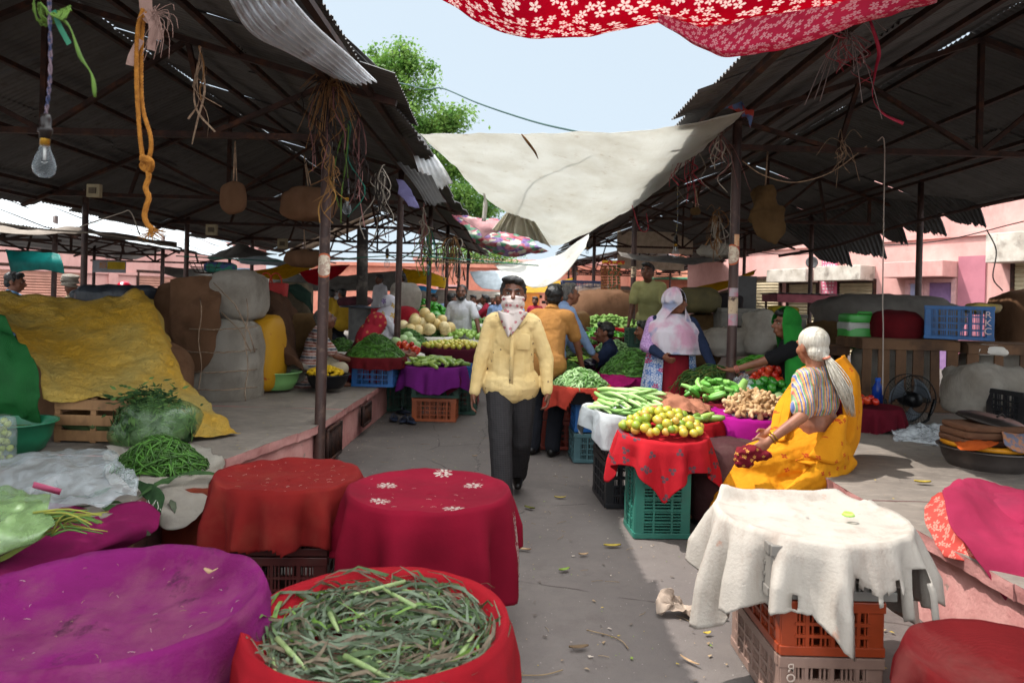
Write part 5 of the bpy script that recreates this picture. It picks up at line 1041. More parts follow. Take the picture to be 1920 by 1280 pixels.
# bottom right red basket, pink cloths
drape('tray_cloth', 'dusty dark red cloth over the basket at the bottom right corner', PZ(1915, 1250, .47), .31, .46, fab('dusty_red_cloth', '#7d1c1e', '#6a1719', dirt='#8d5a52', dmax=.4), th0=.2, depth=.03, nf=9, fold=.03, seed=6, maxL=.32)
crate('brown crate under the bottom right red basket', tuple(PZ(1915, 1250, .47)-V((0, 0, .47))), (.4, .36, .3), .2, plast('brown_crate', '#4a2622'))
PINKC = fab('bright_pink_cloth', '#962646', '#83203c', dirt='#6d2c42', dmax=.4, scale=3); CORAL = m_flower('coral_printed_cloth', '#b0453c', '#c9786a', 26, .4, base2='#9f3a34')
cloth('folded_cloth', 'bright pink cloth heaped over the edge of the right platform', 'cloth', [pp((1790, 925, 3.75), (1830, 905, 3.9), (1880, 910, 4.0), (1960, 935, 4.0)), pp((1765, 912, 3.5), (1815, 903, 3.55), (1880, 925, 3.6), (1970, 940, 3.6)), pp((1775, 955, 3.25), (1835, 975, 3.2), (1900, 990, 3.2), (1980, 1000, 3.2)), pp((1810, 1020, 3.05), (1850, 1035, 3.0), (1910, 1040, 2.95), (1985, 1050, 2.9)), pp((1855, 1090, 2.95), (1885, 1110, 2.92), (1930, 1130, 2.85), (1990, 1150, 2.8)), pp((1895, 1140, 2.95), (1910, 1165, 2.92), (1940, 1185, 2.85), (1990, 1200, 2.8))], PINKC, 44, 44, .018, 2, 5, .006)
m = MB(); sack((2.5, 3.45, .53), (.22, .26, .09), .6, m=m, nz=.1); tag(m.build('cloth_bundle', PINKC), 'low bundle under the bright pink cloth', 'bundle')
cloth('printed_cloth', 'coral printed cloth hanging below the bright pink cloth', 'cloth', [pp((1745, 925, 3.62), (1770, 918, 3.6), (1800, 940, 3.5)), pp((1732, 955, 3.5), (1765, 965, 3.4), (1815, 990, 3.2)), pp((1748, 1010, 3.32), (1785, 1020, 3.25), (1840, 1030, 3.12)), pp((1772, 1050, 3.22), (1805, 1053, 3.14), (1850, 1055, 3.04))], CORAL, 30, 30, .014, 8, 6, .005)
# ------------------------------------------------------------------ left foreground pile
MAGD = fab('deep_magenta_cloth', '#7b104a', '#690d3f', dirt='#48142f', dmax=.4)
cloth('covering_cloth', 'deep magenta cloth covering the pile beside the purple basket', 'cloth', [pp((-60, 960, 3.5), (60, 950, 3.6), (170, 955, 3.55), (255, 942, 3.6), (300, 965, 3.55)), pp((-60, 1000, 3.05), (60, 985, 3.15), (160, 985, 3.25), (250, 980, 3.3), (292, 990, 3.4)), pp((-60, 1060, 2.75), (50, 1035, 2.85), (140, 1020, 3.0), (215, 1015, 3.15), (262, 1012, 3.3)), pp((-60, 1110, 2.6), (20, 1095, 2.65), (100, 1062, 2.85), (165, 1045, 3.05), (230, 1035, 3.25)), pp((-60, 1160, 2.6), (20, 1130, 2.65), (100, 1100, 2.85), (165, 1085, 3.05), (235, 1075, 3.25))], MAGD, 44, 36, .02, 5, 4, .005)
BRN = fab('rusty_brown_cloth', '#7a3420', '#642a1b', dirt='#45201a'); m = MB(); sack((-1.58, 4.08, .22), (.34, .2, .21), .3, m=m); tag(m.build('wrapped_box', BRN), 'rusty brown cloth wrapped box below the white sacking', 'box')
m = MB(); sack((-2.35, 3.35, .2), (.5, .3, .2), .4, m=m); tag(m.build('pile_box', SACKB), 'low sack pile under the magenta cloth', 'sack')
cloth('sacking', 'stained white sacking spread under green beans and hanging over the edge', 'cloth', [pp((200, 835, 4.75), (260, 838, 4.8), (340, 832, 4.85), (395, 842, 4.75)), pp((195, 880, 4.2), (270, 885, 4.2), (350, 880, 4.3), (424, 868, 4.4)), pp((215, 915, 3.95), (285, 915, 3.9), (350, 915, 3.95), (398, 905, 4.05)), pp((262, 940, 3.85), (300, 958, 3.7), (350, 955, 3.72), (390, 945, 3.85)), pp((285, 970, 3.75), (312, 992, 3.62), (345, 992, 3.62), (385, 960, 3.78))], SACKW, 44, 44, .016, 3, 6, .005)
m = MB()
for i in range(40): p = P(lerp(205, 300, i/39), lerp(945, 945, i/39)+8*math.sin(i), lerp(3.72, 3.68, i/39)); m.tube([p, p+V((rnd.uniform(-.02, .02), -.01, -.03)), p+V((rnd.uniform(-.03, .03), -.015, -rnd.uniform(.05, .1)))], .0016, 4)
tag(m.build('fringe', WHITEC), 'frayed white fringe along the sacking edge', 'fringe')
m = MB(); sack(P(285, 870, 4.45)+V((0, .1, -.22)), (.42, .32, .18), .5, m=m); tag(m.build('sack_mound', SACKW), 'flat filled sack under the heap of thin green beans', 'sack')
heap('bean_heap', 'heap of thin dark green beans on the stained white sacking', P(300, 873, 4.3), .25, .16, [BEAN, BEAND], 420, .22, .0052, 3, .25, sy=.8)
def leafy(name, label, base, n, spread, L, W, mats, seed=0, up=.4, cat='greens', stem=True):
    m = MB(); r_ = random.Random(seed); base = V(base)
    for _ in range(n):
        p = base+V((r_.gauss(0, spread[0]), r_.gauss(0, spread[1]), abs(r_.gauss(0, spread[2])))); a = r_.uniform(0, TAU); d = V((math.cos(a), math.sin(a), r_.uniform(-.3, up*2))).normalized(); l = L*r_.uniform(.6, 1.2); b = d.orthogonal().normalized(); b = Quaternion(d, r_.uniform(0, 6)) @ b; n_ = d.cross(b)
        m.strip([p, p+d*l*.35+n_*l*.08, p+d*l*.7+n_*l*.06, p+d*l], [W*.2, W, W*.8, W*.06], side=b, m=r_.randrange(len(mats)))
        if stem and r_.random() < .4: m.tube([base+V((r_.gauss(0, spread[0]*.4), r_.gauss(0, spread[1]*.4), -.02)), (p+base)/2+V((0, 0, .02)), p], .0022, 4, m=0)
    return tag(m.build(name, mats), label, cat)
HERB = [pm('herb_green', '#3f5f30', '#2c4522', scale=20, trans=.2), pm('herb_dark', '#2c4a26', '#20381c', scale=20, trans=.2), pm('herb_light', '#5c7d42', '#46632f', scale=20, trans=.2)]
b = P(290, 812, 5.0); tb = thing('herb_bag', 'translucent green plastic bag stuffed with leafy herbs', 'bag', b)
m = MB(); sack(b+V((0, 0, .07)), (.30, .22, .20), .85, m=m, nz=.28, seed=3); m.build('plastic_bag', clearp('green_bag_film', '#5f7f4d', .42, .25), tb); m = MB(); sack(b+V((0, 0, .03)), (.25, .18, .14), .8, m=m, nz=.1); m.build('packed_herbs', HERB[1], tb, disp=(.05, .08))
r_ = random.Random(8); m = MB()
for _ in range(420):
    p = b+V((r_.gauss(-.02, .10), r_.gauss(-.06, .08), .26+abs(r_.gauss(0, .045))-abs(r_.gauss(0, .07)))); a = r_.uniform(0, TAU); d = V((math.cos(a), math.sin(a), r_.uniform(-.3, .6))).normalized(); l = r_.uniform(.03, .075); s_ = d.orthogonal(); m.strip([p, p+d*l*.4, p+d*l], [.004, .02, .002], side=Quaternion(d, r_.uniform(0, 6)) @ s_, m=r_.randrange(3))

for _ in range(500):
    q_ = V((r_.gauss(0, 1), r_.gauss(0, 1), r_.gauss(0, 1))).normalized(); p = b+V((0, 0, .06))+V((q_.x*.27, q_.y*.2, q_.z*.17)); s_ = q_.orthogonal(); d = Quaternion(q_, r_.uniform(0, 6)) @ s_; l = r_.uniform(.04, .09); m.strip([p, p+d*l*.5+q_*.004, p+d*l], [.004, .022, .002], side=d.cross(q_), m=r_.randrange(3))
m.build('herb_tops', HERB, tb)['kind'] = 'stuff'
leafy('banana_leaf', 'long dark green leaf blade lying across the white sacking', P(330, 893, 4.02), 3, (.03, .01, .004), .36, .05, [HERB[0]], 3, .05, 'leaf', False)
cloth('broad_leaf', 'broad folded dark green leaf drooping over the sacking', 'leaf', [pp((225, 895, 3.9), (250, 900, 3.88)), pp((250, 915, 3.82), (285, 905, 3.82)), pp((272, 935, 3.74), (308, 930, 3.74)), pp((292, 962, 3.66), (302, 960, 3.66))], HERB[1], 12, 20, .012, 4, 14, .002)
# clear sheet, green bag of stems
cloth('plastic_sheet', 'crumpled clear plastic sheet over leaves beside the white sacking', 'plastic sheet', [pp((-40, 880, 4.15), (60, 850, 4.3), (150, 840, 4.4), (200, 838, 4.4), (210, 850, 4.3)), pp((-40, 895, 3.75), (60, 862, 3.85), (140, 868, 3.85), (205, 868, 3.9), (232, 880, 3.9)), pp((-40, 930, 3.5), (60, 905, 3.55), (140, 915, 3.55), (205, 910, 3.6), (250, 905, 3.7)), pp((-40, 965, 3.4), (60, 955, 3.42), (140, 945, 3.42), (200, 938, 3.5), (262, 925, 3.6))], CLEAR, 50, 40, .03, 2, 7, .001)
leafy('packed_greens', 'dull grey green leaves packed under the clear plastic sheet', P(70, 935, 3.55)+V((0, .1, -.1)), 240, (.22, .13, .03), .13, .035, [pm('dull_leaf', '#4d5340', '#3b4131', scale=14), HERB[0]], 5, .15)
tg_ = thing('bag_of_stems', 'crinkled light green plastic bag of spinach stems at the left edge', 'bag', P(60, 985, 2.95))
patch([pp((-70, 925, 3.1), (30, 920, 3.1), (88, 924, 3.05)), pp((-70, 950, 2.85), (30, 945, 2.85), (95, 950, 2.85)), pp((-70, 1000, 2.72), (20, 992, 2.72), (105, 985, 2.75)), pp((-70, 1040, 2.68), (0, 1030, 2.68), (70, 1005, 2.72)), pp((-70, 1075, 2.72), (-20, 1065, 2.7), (15, 1040, 2.72))], 40, 36, .022, 3, 7).build('plastic_bag', clearp('light_green_film', '#86a26c', .6, .22), tg_, solid=.001)
patch([pp((-70, 940, 3.1), (30, 935, 3.1), (80, 940, 3.05)), pp((-70, 1000, 2.8), (20, 995, 2.8), (95, 985, 2.85)), pp((-70, 1075, 2.78), (-20, 1065, 2.76), (15, 1045, 2.78))], 24, 20, .02, 3, 9).build('packed_stems', pm('yellow_green_stem', '#8d9a4a', '#6d8040', scale=14, stretch=(1, .2, 1)), tg_)
m = MB(); r_ = random.Random(3)
for i in range(34): a = P(r_.uniform(60, 100), r_.uniform(960, 1005), 2.8); e = P(r_.uniform(120, 205), r_.uniform(955, 1000), r_.uniform(2.72, 3.0)); m.tube(bez([a, (a+e)/2+V((0, 0, .02)), e], 6), [.005, .005, .0045, .004, .0035, .003, .002], 5, m=i % 2)
m.build('stem', [pm('stem_green', '#6f9448', '#58793a', bump=0), pm('stem_yellow', '#a3a042', '#84863a', bump=0)], tg_)
m = MB(); m.box(P(88, 915, 3.35), (.12, .008, .03), rot=Euler((.4, .35, .3)).to_matrix()); tag(m.build('pink_label', pm('pink_tape', '#c05a78', bump=0)), 'strip of pink tape on the clear plastic sheet', 'tape')
# basin, jar, wooden crate, tarpaulins
bt = bowl('deep green plastic basin at the left edge below the green tarpaulin', P(25, 845, 4.75), .245, .2, plast('jade_green', '#1f7a55', '#196647'))
MB().ell(P(25, 845, 4.75)+V((0, 0, .13)), (.2, .2, .03), nz=.2).build('pickled_fruit', pm('olive_brine', '#6d7434', '#565d29', rough=.3, scale=30), bt)
jr = thing('plastic_jar', 'clear plastic jar of pale green gooseberries cut off by the left edge', 'jar', P(-10, 870, 4.35)); m = MB(); r_ = random.Random(1); b = WL[jr.name]
for i in range(60): a = r_.uniform(0, TAU); q = r_.uniform(.02, .085); m.ell(b+V((q*math.cos(a), q*math.sin(a), .03+.011*(i % 22))), .022, 8, 6)
m.build('gooseberries', pm('pale_gooseberry', '#a3ad5c', '#86934a', rough=.35, bump=0), jr); m = MB(); m.lathe([(.09, 0), (.112, .01), (.112, .09), (.105, .1), (.112, .11), (.112, .2), (.105, .21), (.112, .22), (.1, .28), (.06, .3)], b, 24); m.build('jar_wall', CLEAR, jr)
wc = thing('slatted_crate', 'raw wooden slatted crate peeping out under the yellow tarpaulin', 'crate', P(165, 830, 5.05)); b = WL[wc.name]; m = MB()
for z in (.05, .16, .27):
    m.box(b+V((.02, 0, z)), (.52, .015, .075)); m.box(b+V((-.24, .2, z)), (.015, .4, .075)); m.box(b+V((.28, .2, z)), (.015, .4, .075)); m.box(b+V((.02, .4, z)), (.52, .015, .075))
m.build('slat', WOOD, wc, smooth=False, bevel=.003); m = MB()
for x in (-.225, .03, .265): m.box(b+V((x, .015, .16)), (.04, .022, .32)); m.box(b+V((x, .385, .16)), (.04, .022, .32))
m.build('batten', WOOD, wc, smooth=False); m = MB(); m.box(b+V((.02, .2, .02)), (.5, .38, .02)); m.build('floor', WOODD, wc, smooth=False)
for i, (dx, dy) in enumerate(((-.12, .08), (-.02, .12), (.1, .09), (.2, .12))):
    m = longveg(.26, .05); o = m.build('bottle_gourd', pm('dull_gourd_green', '#4f6238', '#39482a', bump=.1), None, local=True); o.location = b+V((dx, dy, .09)); o.rotation_euler = (0, .3, .4*i); tag(o, 'dull green gourd lying inside the raw wooden crate', 'gourd', 'gourds in the raw wooden crate')
def m_ytarp():
    k = NT('yellow_tarpaulin'); n = k.noise(1.6, detail=5); n2 = k.noise(26, k.vec(rot=(0, 0, .6), scale=(1, .5, 1)), 6, .7, 1.2)
    col = k.mix(k.step(n, .4, .66), C('#c9992a'), C('#b39a52')); col = k.mix(k.math('MULTIPLY', k.step(n2, .45, .7), .45), col, C('#7a6a34')); return k.fin(col, .6, k.math('ADD', n2, k.math('MULTIPLY', k.noise(6, detail=6, dist=1.5), 1.2)), .9, .035, spec=.35)
YT = m_ytarp()
cloth('tarpaulin', 'crinkled yellow tarpaulin thrown over a pile of goods on the left platform', 'tarpaulin', [pp((-60, 545, 6.4), (60, 552, 6.4), (140, 560, 6.5), (215, 556, 6.6), (262, 543, 6.7), (285, 570, 6.8)), pp((-60, 570, 5.9), (60, 590, 6.0), (150, 598, 6.05), (235, 600, 6.1), (285, 585, 6.3), (312, 620, 6.5)), pp((-10, 590, 5.5), (80, 640, 5.6), (160, 655, 5.65), (250, 660, 5.75), (310, 650, 6.0), (335, 690, 6.2)), pp((35, 640, 5.25), (105, 685, 5.3), (185, 700, 5.4), (265, 705, 5.5), (325, 710, 5.75), (375, 740, 5.95)), pp((78, 705, 5.0), (125, 735, 5.05), (200, 738, 5.1), (270, 740, 5.2), (335, 765, 5.4), (420, 785, 5.65)), pp((78, 750, 4.95), (130, 758, 5.0), (205, 746, 5.05), (262, 752, 5.1), (345, 815, 5.1), (447, 812, 5.45))], YT, 80, 70, .022, 4, 6, .004)
m = MB(); sack(P(150, 700, 6.1)+V((.02, .25, -.12)), (.8, .3, .42), .5, m=m); tag(m.build('covered_goods', SACKB), 'bulky goods hidden beneath the yellow tarpaulin', 'goods')
GT = fab('green_tarpaulin_cloth', '#0f5a24', '#0b4a1d', rough=.7, weave=40, spec=.3)
cloth('tarpaulin', 'dark green tarpaulin hanging below the yellow one at the left edge', 'tarpaulin', [pp((-80, 575, 5.2), (0, 585, 5.15), (32, 622, 5.05)), pp((-80, 640, 5.05), (0, 650, 4.97), (66, 690, 4.92)), pp((-80, 700, 4.95), (0, 705, 4.9), (80, 735, 4.9)), pp((-80, 770, 4.95), (0, 768, 4.9), (80, 768, 4.92)), pp((-80, 830, 5.0), (30, 810, 5.0), (100, 800, 5.05))], GT, 40, 40, .035, 6, 5, .004)
m = MB(); sack(P(225, 560, 7.4), (.35, .25, .14), .6, m=m, nz=.3, seed=5); sack(P(175, 562, 7.5), (.2, .2, .12), .6, m=m, nz=.3, seed=6); tag(m.build('plastic_bundle', pm('dark_blue_grey_plastic', '#34383f', '#23262b', rough=.4, bump=.6, bscale=18, bdist=.02)), 'dark grey plastic bundle behind the top of the yellow tarpaulin', 'bundle')
cloth('tarpaulin_fold', 'folded yellow tarpaulin strip beside the brown bale', 'tarpaulin', [pp((225, 575, 6.9), (250, 548, 6.95), (268, 545, 7.0)), pp((245, 600, 6.5), (280, 580, 6.6), (298, 590, 6.7)), pp((280, 625, 6.3), (310, 640, 6.4), (325, 660, 6.5)), pp((305, 670, 6.1), (335, 700, 6.2), (345, 715, 6.3))], YT, 24, 30, .025, 8, 9, .004)
# ------------------------------------------------------------------ produce prototypes
LIME = veg('lime', 'lime', ball(.030, dim=.1, sz=(1, 1, .95)), rmat('lime_skin', [(.1, '#66852a'), (.35, '#8f9a2c'), (.6, '#b3a535'), (.9, '#b58f40')], .35, '#8d8a35'))
TOM = veg('tomato', 'tomato', ball(.04, dim=.15, sz=(1, 1, .85)), rmat('tomato_skin', [(.1, '#a81d12'), (.6, '#b8301a'), (.9, '#c24a22')], .22))
CUC = veg('cucumber', 'cucumber', longveg(.17, .026, 10, .05), rmat('cucumber_skin', [(.1, '#5f7d2f'), (.5, '#7a9440'), (.9, '#93a851')], .4))
BITT = veg('bitter_gourd', 'bitter gourd', longveg(.19, .034, 14, .12, (.02, .12), .22, 14), rmat('bitter_gourd_skin', [(.1, '#4a8a2e'), (.5, '#67a043'), (.9, '#86b55c')], .45))
RIDG = veg('ridge_gourd', 'ridge gourd', longveg(.31, .024, 12, .10, (-.1, .3), .16, 12), rmat('ridge_gourd_skin', [(.1, '#6f9a4a'), (.5, '#8fb566'), (.9, '#a9c683')], .5))
GING = None
def ginger():
    m = MB(); r_ = random.Random(2); m.rc((-.04, 0, 0), (.03, .005, 0), .02, .017); m.rc((-.01, 0, 0), (-.02, .04, .005), .017, .013); m.rc((.02, 0, 0), (.045, .03, 0), .016, .012); m.rc((.0, 0, 0), (.01, -.035, .004), .016, .012); return m
GING = veg('ginger_root', 'ginger', ginger(), rmat('ginger_skin', [(.1, '#8d6a45'), (.5, '#a98559'), (.9, '#bfa27a')], .75, '#6e5235', .4))
BALLG = veg('round_gourd', 'round gourd', ball(.05, sz=(1, 1, .9), dim=.1), rmat('round_gourd_skin', [(.1, '#a3bd78'), (.6, '#bcd196'), (.9, '#c9d6a8')], .4))
CAPS = veg('capsicum', 'capsicum', ball(.045, dim=.35, sz=(1, 1, 1.05), n=16), rmat('capsicum_skin', [(.1, '#1d5a16'), (.6, '#2e7322'), (.9, '#3f862c')], .2))
CABB = veg('cabbage', 'cabbage', ball(.10, sz=(1, 1, .9)), rmat('cabbage_leaf', [(.1, '#86a86a'), (.6, '#a6c088'), (.9, '#b5cc9a')], .5, '#6d8f52'))
MELON = veg('melon', 'melon', ball(.095, sz=(1, 1, .95)), rmat('melon_skin', [(.1, '#b59a5a'), (.5, '#c9b27c'), (.9, '#d3c090')], .5, '#94824a'))
CHIL = veg('green_pepper', 'pepper', longveg(.12, .016, 8, .15, (.2, -.3)), rmat('pepper_skin', [(.1, '#6f9c2a'), (.6, '#8ab536'), (.9, '#a1c04a')], .3))
OKRA = [BEANP, pm('pea_green', '#7fa65a', '#5f8840', bump=0)]
WOODT = plast('teal_green_crate', '#2c7262', '#245f52'); GRN = plast('bottle_green_crate', '#1c4a3a', '#173d30'); BLK = plast('black_crate', '#1b1b1f'); BLU = plast('blue_crate', '#1f5fa0', '#1a5088'); TEAL = plast('grey_teal_crate', '#4a6b70', '#3e5a5f'); REDC = plast('red_orange_crate', '#a53a22', '#8a2f1c'); ORN = plast('burnt_orange_crate', '#a8542a', '#8f4522'); NAV = plast('navy_crate', '#22335c', '#1c2a4c')
# ------------------------------------------------------------------ right of the walkway
# limes on a red cloth over an upended green crate
cL = P(1243, 812, 4.78); LR = m_flower('red_cloth_with_grey_triangles', '#a3161f', '#54363c', 12, .3, n=3, thr=.35, proj=(0, 2), base2='#8f121c')
drape('tray_cloth', 'red cloth with grey triangles under the heap of yellow limes', cL, .30, .47, LR, th0=.62, depth=.01, nf=9, fold=.03, seed=7, maxL=.34, minL=.12, flare=.14, tilt=(-.02, .05))
pile(LIME, cL+V((0, .02, .005)), .27, .25, .12, .030, 112, 'small yellow green lime heaped on the red cloth', 'limes on the red cloth', 3)
t = crate('tall teal green crate standing on end under the limes', (1.0, 4.78, 0), (.36, .3, .54), .06, WOODT, nv=3, nh=5, slats='h')
crate('black crate behind the upended green crate', (.92, 5.55, 0), (.42, .5, .34), .08, BLK); crate('second black crate above the first behind the green one', (.92, 5.55, .345), (.42, .5, .24), .08, BLK); 
m = MB(); sack((1.55, 5.05, .29), (.3, .35, .29), .5, m=m, nz=.08); tag(m.build('dusty_sack', fab('dusty_maroon_sacking', '#47272a', '#38201f', dirt='#5e4a45')), 'dusty maroon sack standing on the ground below the magenta cloth', 'sack')
# ridge gourds on white sacking
cR = P(1172, 772, 5.45); drape('sacking', 'white plastic sacking under the bundle of ridge gourds', cR, .33, .45, SACKW if False else fab('white_woven_sacking', '#b9bcbc', '#9fa3a4', dirt='#7d7c78', rough=.6, weave=60, spec=.3), th0=.3, depth=.02, nf=7, fold=.03, seed=9, maxL=.24, tilt=(-.10, 0))
r_ = random.Random(5); k = 0
for ly, (n, z) in enumerate(((12, .025), (11, .068), (9, .11), (6, .15))):
    for i in range(n):
        o = RIDG if k == 0 else dup(RIDG); k += 1; o.location = cR+V((lerp(-.23+.03*ly, .23-.02*ly, (i+.5)/n)+(.03 if ly else 0), -.02+.035*ly+r_.uniform(-.03, .03), z+.0*i)); o.rotation_euler = (r_.uniform(-1, 1), r_.uniform(-.12, .25), PI/2+.35+r_.uniform(-.25, .2)+.5*(ly > 1)); tag(o, 'pale green ridge gourd lying in the bundle on white sacking', None, 'ridge gourds on the white sacking')
# brown cloth over gourds on a red tray, between limes and bitter gourds
cB = P(1268, 783, 5.45); drape('tray_cloth', 'plain red cloth behind the limes, half covered by a tan cloth', cB, .34, .46, fab('bright_red_cloth', '#a0121c', '#8c0f18'), th0=.2, depth=.01, nf=8, fold=.02, seed=10, maxL=.14)
crate('black crate under the plain red cloth behind the limes', (cB.x, 5.5, 0), (.5, .4, .3), 0, BLK); crate('upper black crate under the plain red cloth', (cB.x, 5.5, .305), (.5, .4, .28), 0, BLK)
pile(CUC, cB+V((0, -.17, 0)), .30, .07, .02, .026, 12, 'short green cucumber in the row under the tan cloth', 'cucumbers under the tan cloth', 4, 1, elong=True)
TANC = fab('tan_pink_cloth', '#a06a52', '#8a5843'); cloth('cover_cloth', 'tan pink cloth crumpled over the cucumbers behind the limes', 'cloth', [pp((1205, 768, 5.5), (1240, 745, 5.75), (1285, 745, 5.8), (1330, 760, 5.7)), pp((1212, 770, 5.35), (1245, 742, 5.5), (1290, 750, 5.5), (1335, 768, 5.5)), pp((1218, 778, 5.22), (1250, 755, 5.3), (1290, 768, 5.3), (1330, 772, 5.35)), pp((1225, 782, 5.15), (1255, 772, 5.2), (1290, 775, 5.2), (1322, 775, 5.28))], TANC, 40, 30, .03, 3, 9, .006)
# bitter gourds
cG = P(1345, 750, 6.1); drape('tray_cloth', 'dark red cloth under the bitter gourds beside the post', cG, .33, .42, fab('dark_red_cloth', '#6e1420', '#5c101a'), th0=.4, depth=.01, maxL=.2, seed=11); pile(BITT, cG, .29, .26, .13, .036, 52, 'knobbly green bitter gourd heaped beside the post', 'bitter gourds by the post', 7, 2, elong=True, jit=.5)
crate('black crate under the bitter gourds', (cG.x, 6.1, 0), (.5, .4, .3), 0, BLK); crate('upper black crate under the bitter gourds', (cG.x, 6.1, .305), (.5, .4, .28), 0, BLK)
# ginger on white paper over magenta cloth
cN = P(1412, 775, 5.55); drape('tray_cloth', 'bright magenta cloth under the ginger roots', cN, .34, .52, fab('bright_magenta_cloth', '#9c0f78', '#870c68'), th0=.55, depth=.01, nf=6, fold=.04, seed=13, maxL=.36, minL=.1, flare=.1, tilt=(.02, .03))
cloth('paper_sheet', 'white paper sheet under the ginger roots', 'paper', [pp((1355, 768, 5.62), (1400, 755, 5.9), (1450, 760, 5.9)), pp((1375, 782, 5.45), (1415, 778, 5.5), (1455, 775, 5.55)), pp((1385, 790, 5.32), (1420, 790, 5.28), (1450, 790, 5.3))], pm('white_paper', '#c4c6cc', '#b0b2b9', bump=.1), 12, 12, .012, 3, 9, .002)
pile(GING, cN+V((.02, 0, .01)), .23, .24, .12, .024, 110, 'knobbly brown ginger root heaped on white paper', 'ginger roots on the white paper', 9, 2)
crate('dark crate under the ginger', (cN.x+.08, 5.62, 0), (.5, .4, .3), 0, BLK); crate('upper dark crate under the ginger', (cN.x+.08, 5.62, .305), (.5, .4, .3), 0, BLK)
cT = P(1440, 762, 6.3)+V((.02, 0, 0)); drape('tray_cloth', 'maroon cloth under the gourds, capsicums and tomatoes', cT+V((.05, .15, -.02)), .5, .62, MARO, th0=.2, depth=.01, maxL=.2, seed=14)
pile(BALLG, cT+V((.08, -.15, .0)), .26, .10, .05, .05, 11, 'round pale green gourd in front of the tomatoes', 'round gourds before the tomatoes', 4, 1); pile(CAPS, P(1440, 740, 6.35), .22, .14, .08, .045, 18, 'glossy green capsicum between gourds and tomatoes', 'capsicums before the tomatoes', 5, 1); pile(TOM, P(1462, 722, 6.55), .27, .17, .13, .040, 58, 'ripe red tomato heaped before the green veiled woman', 'tomatoes before the green veil', 6)
o = longveg(.3, .05, 12, .05, (-.25, .25)).build('bottle_gourd', pm('pale_bottle_gourd', '#8fb361', '#7aa04f', bump=0), None, local=True); o.location = P(1387, 742, 5.95); o.rotation_euler = (0, -1.2, .3); tag(o, 'pale bottle gourd leaning against the post', 'gourd')
heap('bean_heap', 'dark green long beans piled behind the bitter gourds', P(1335, 715, 7.0), .3, .12, [BEAND, pm('olive_bean', '#5a6428', '#454e1f', bump=0)], 160, .4, .006, 21); heap('herb_heap', 'bright green chillies heaped beyond the tomatoes', P(1425, 690, 7.3), .28, .12, [pm('chilli_green', '#4a8a22', '#37701a', bump=0, rough=.3)], 150, .13, .011, 22)
cloth('plastic_bag', 'crumpled clear plastic bag beside the tomatoes', 'plastic bag', [pp((1365, 725, 6.5), (1395, 702, 6.7), (1425, 708, 6.7)), pp((1370, 735, 6.3), (1400, 715, 6.3), (1430, 722, 6.4)), pp((1372, 745, 6.2), (1402, 742, 6.15), (1432, 742, 6.2))], CLEAR, 24, 20, .035, 4, 9, .001)
# pale beans on the red orange cloth, crates under
cP = P(1088, 722, 6.95); CORR = fab('coral_red_cloth', '#a83a2c', '#932f24'); drape('tray_cloth', 'coral red cloth under the heap of pale green beans', cP, .30, .46, CORR, th0=.75, depth=.01, nf=7, fold=.03, seed=15, maxL=.22, minL=.05, keep=lambda q: not (q.z < cP.z-.04 and q.y < cP.y-.1 and abs(q.x-cP.x) < .17-.6*(q.z-cP.z+.22)))
heap('bean_heap', 'heap of pale green beans on the coral red cloth', cP, .28, .16, [BEANP, pm('pale_bean_light', '#a3bd8c', '#86a56e', bump=0), BEAN], 330, .11, .0075, 31); crate('grey teal crate on the ground under the pale beans', (.86, 6.98, 0), (.5, .4, .28), .05, TEAL); crate('blue crate stacked on the grey teal crate', (.84, 7.0, .285), (.44, .36, .27), .05, BLU)
m = MB(); m.lathe([(.26, 0), (.29, .12), (.3, .14)], (cP.x, 6.98, .56), 28); tag(m.build('tub', pm('black_rubber', '#17171a', rough=.5, bump=0)), 'black tub on the blue crate under the pale beans', 'tub')
crate('red orange crate beside the orange shirted man', (.50, 7.6, 0), (.34, .5, .3), 0, REDC); crate('upper red orange crate beside the orange shirted man', (.50, 7.6, .305), (.34, .5, .28), 0, REDC)
cloth('stall_cloth', 'dark red printed cloth hanging at the orange shirted man', 'cloth', [pp((1026, 700, 7.35), (1045, 705, 7.3)), pp((1025, 740, 7.3), (1048, 750, 7.25)), pp((1030, 775, 7.3), (1045, 790, 7.28))], m_flower('dark_red_printed_stall_cloth', '#7b1626', '#3a3040', 25, .35), 14, 20, .015, 4, 9)
# bean heap behind, magenta cloth and wooden box
cH = P(1185, 700, 7.9); drape('tray_cloth', 'hot magenta cloth peeping out below the tall bean heap', cH+V((-.02, 0, -.01)), .36, .5, MAG, th0=.75, depth=.01, nf=6, seed=16, maxL=.2); heap('bean_heap', 'tall heap of fine green beans beside the woman in the white shawl', cH, .36, .27, [BEAN, BEAND, pm('fine_bean', '#5d8a44', '#487236', bump=0)], 620, .12, .006, 32)
cloth('stall_cloth', 'hot magenta cloth corner drooping toward the pale beans', 'cloth', [pp((1133, 705, 7.5), (1165, 703, 7.6), (1195, 712, 7.5)), pp((1138, 720, 7.3), (1165, 720, 7.3), (1185, 717, 7.35)), pp((1142, 735, 7.25), (1160, 735, 7.25), (1175, 722, 7.3))], MAG, 16, 14, .012, 3, 9)
bx = thing('wooden_box', 'small wooden box under the tall bean heap', 'box', (cH.x-.05, 7.75, .45)); m = MB(); m.box((cH.x-.05, 7.75, .3), (.6, .5, .58)); m.build('carcass', WOODD, bx, smooth=False); m = MB()
for z in (.1, .25, .4, .54): m.box((cH.x-.05, 7.49, z), (.6, .02, .11))
m.build('slat', WOOD, bx, smooth=False)
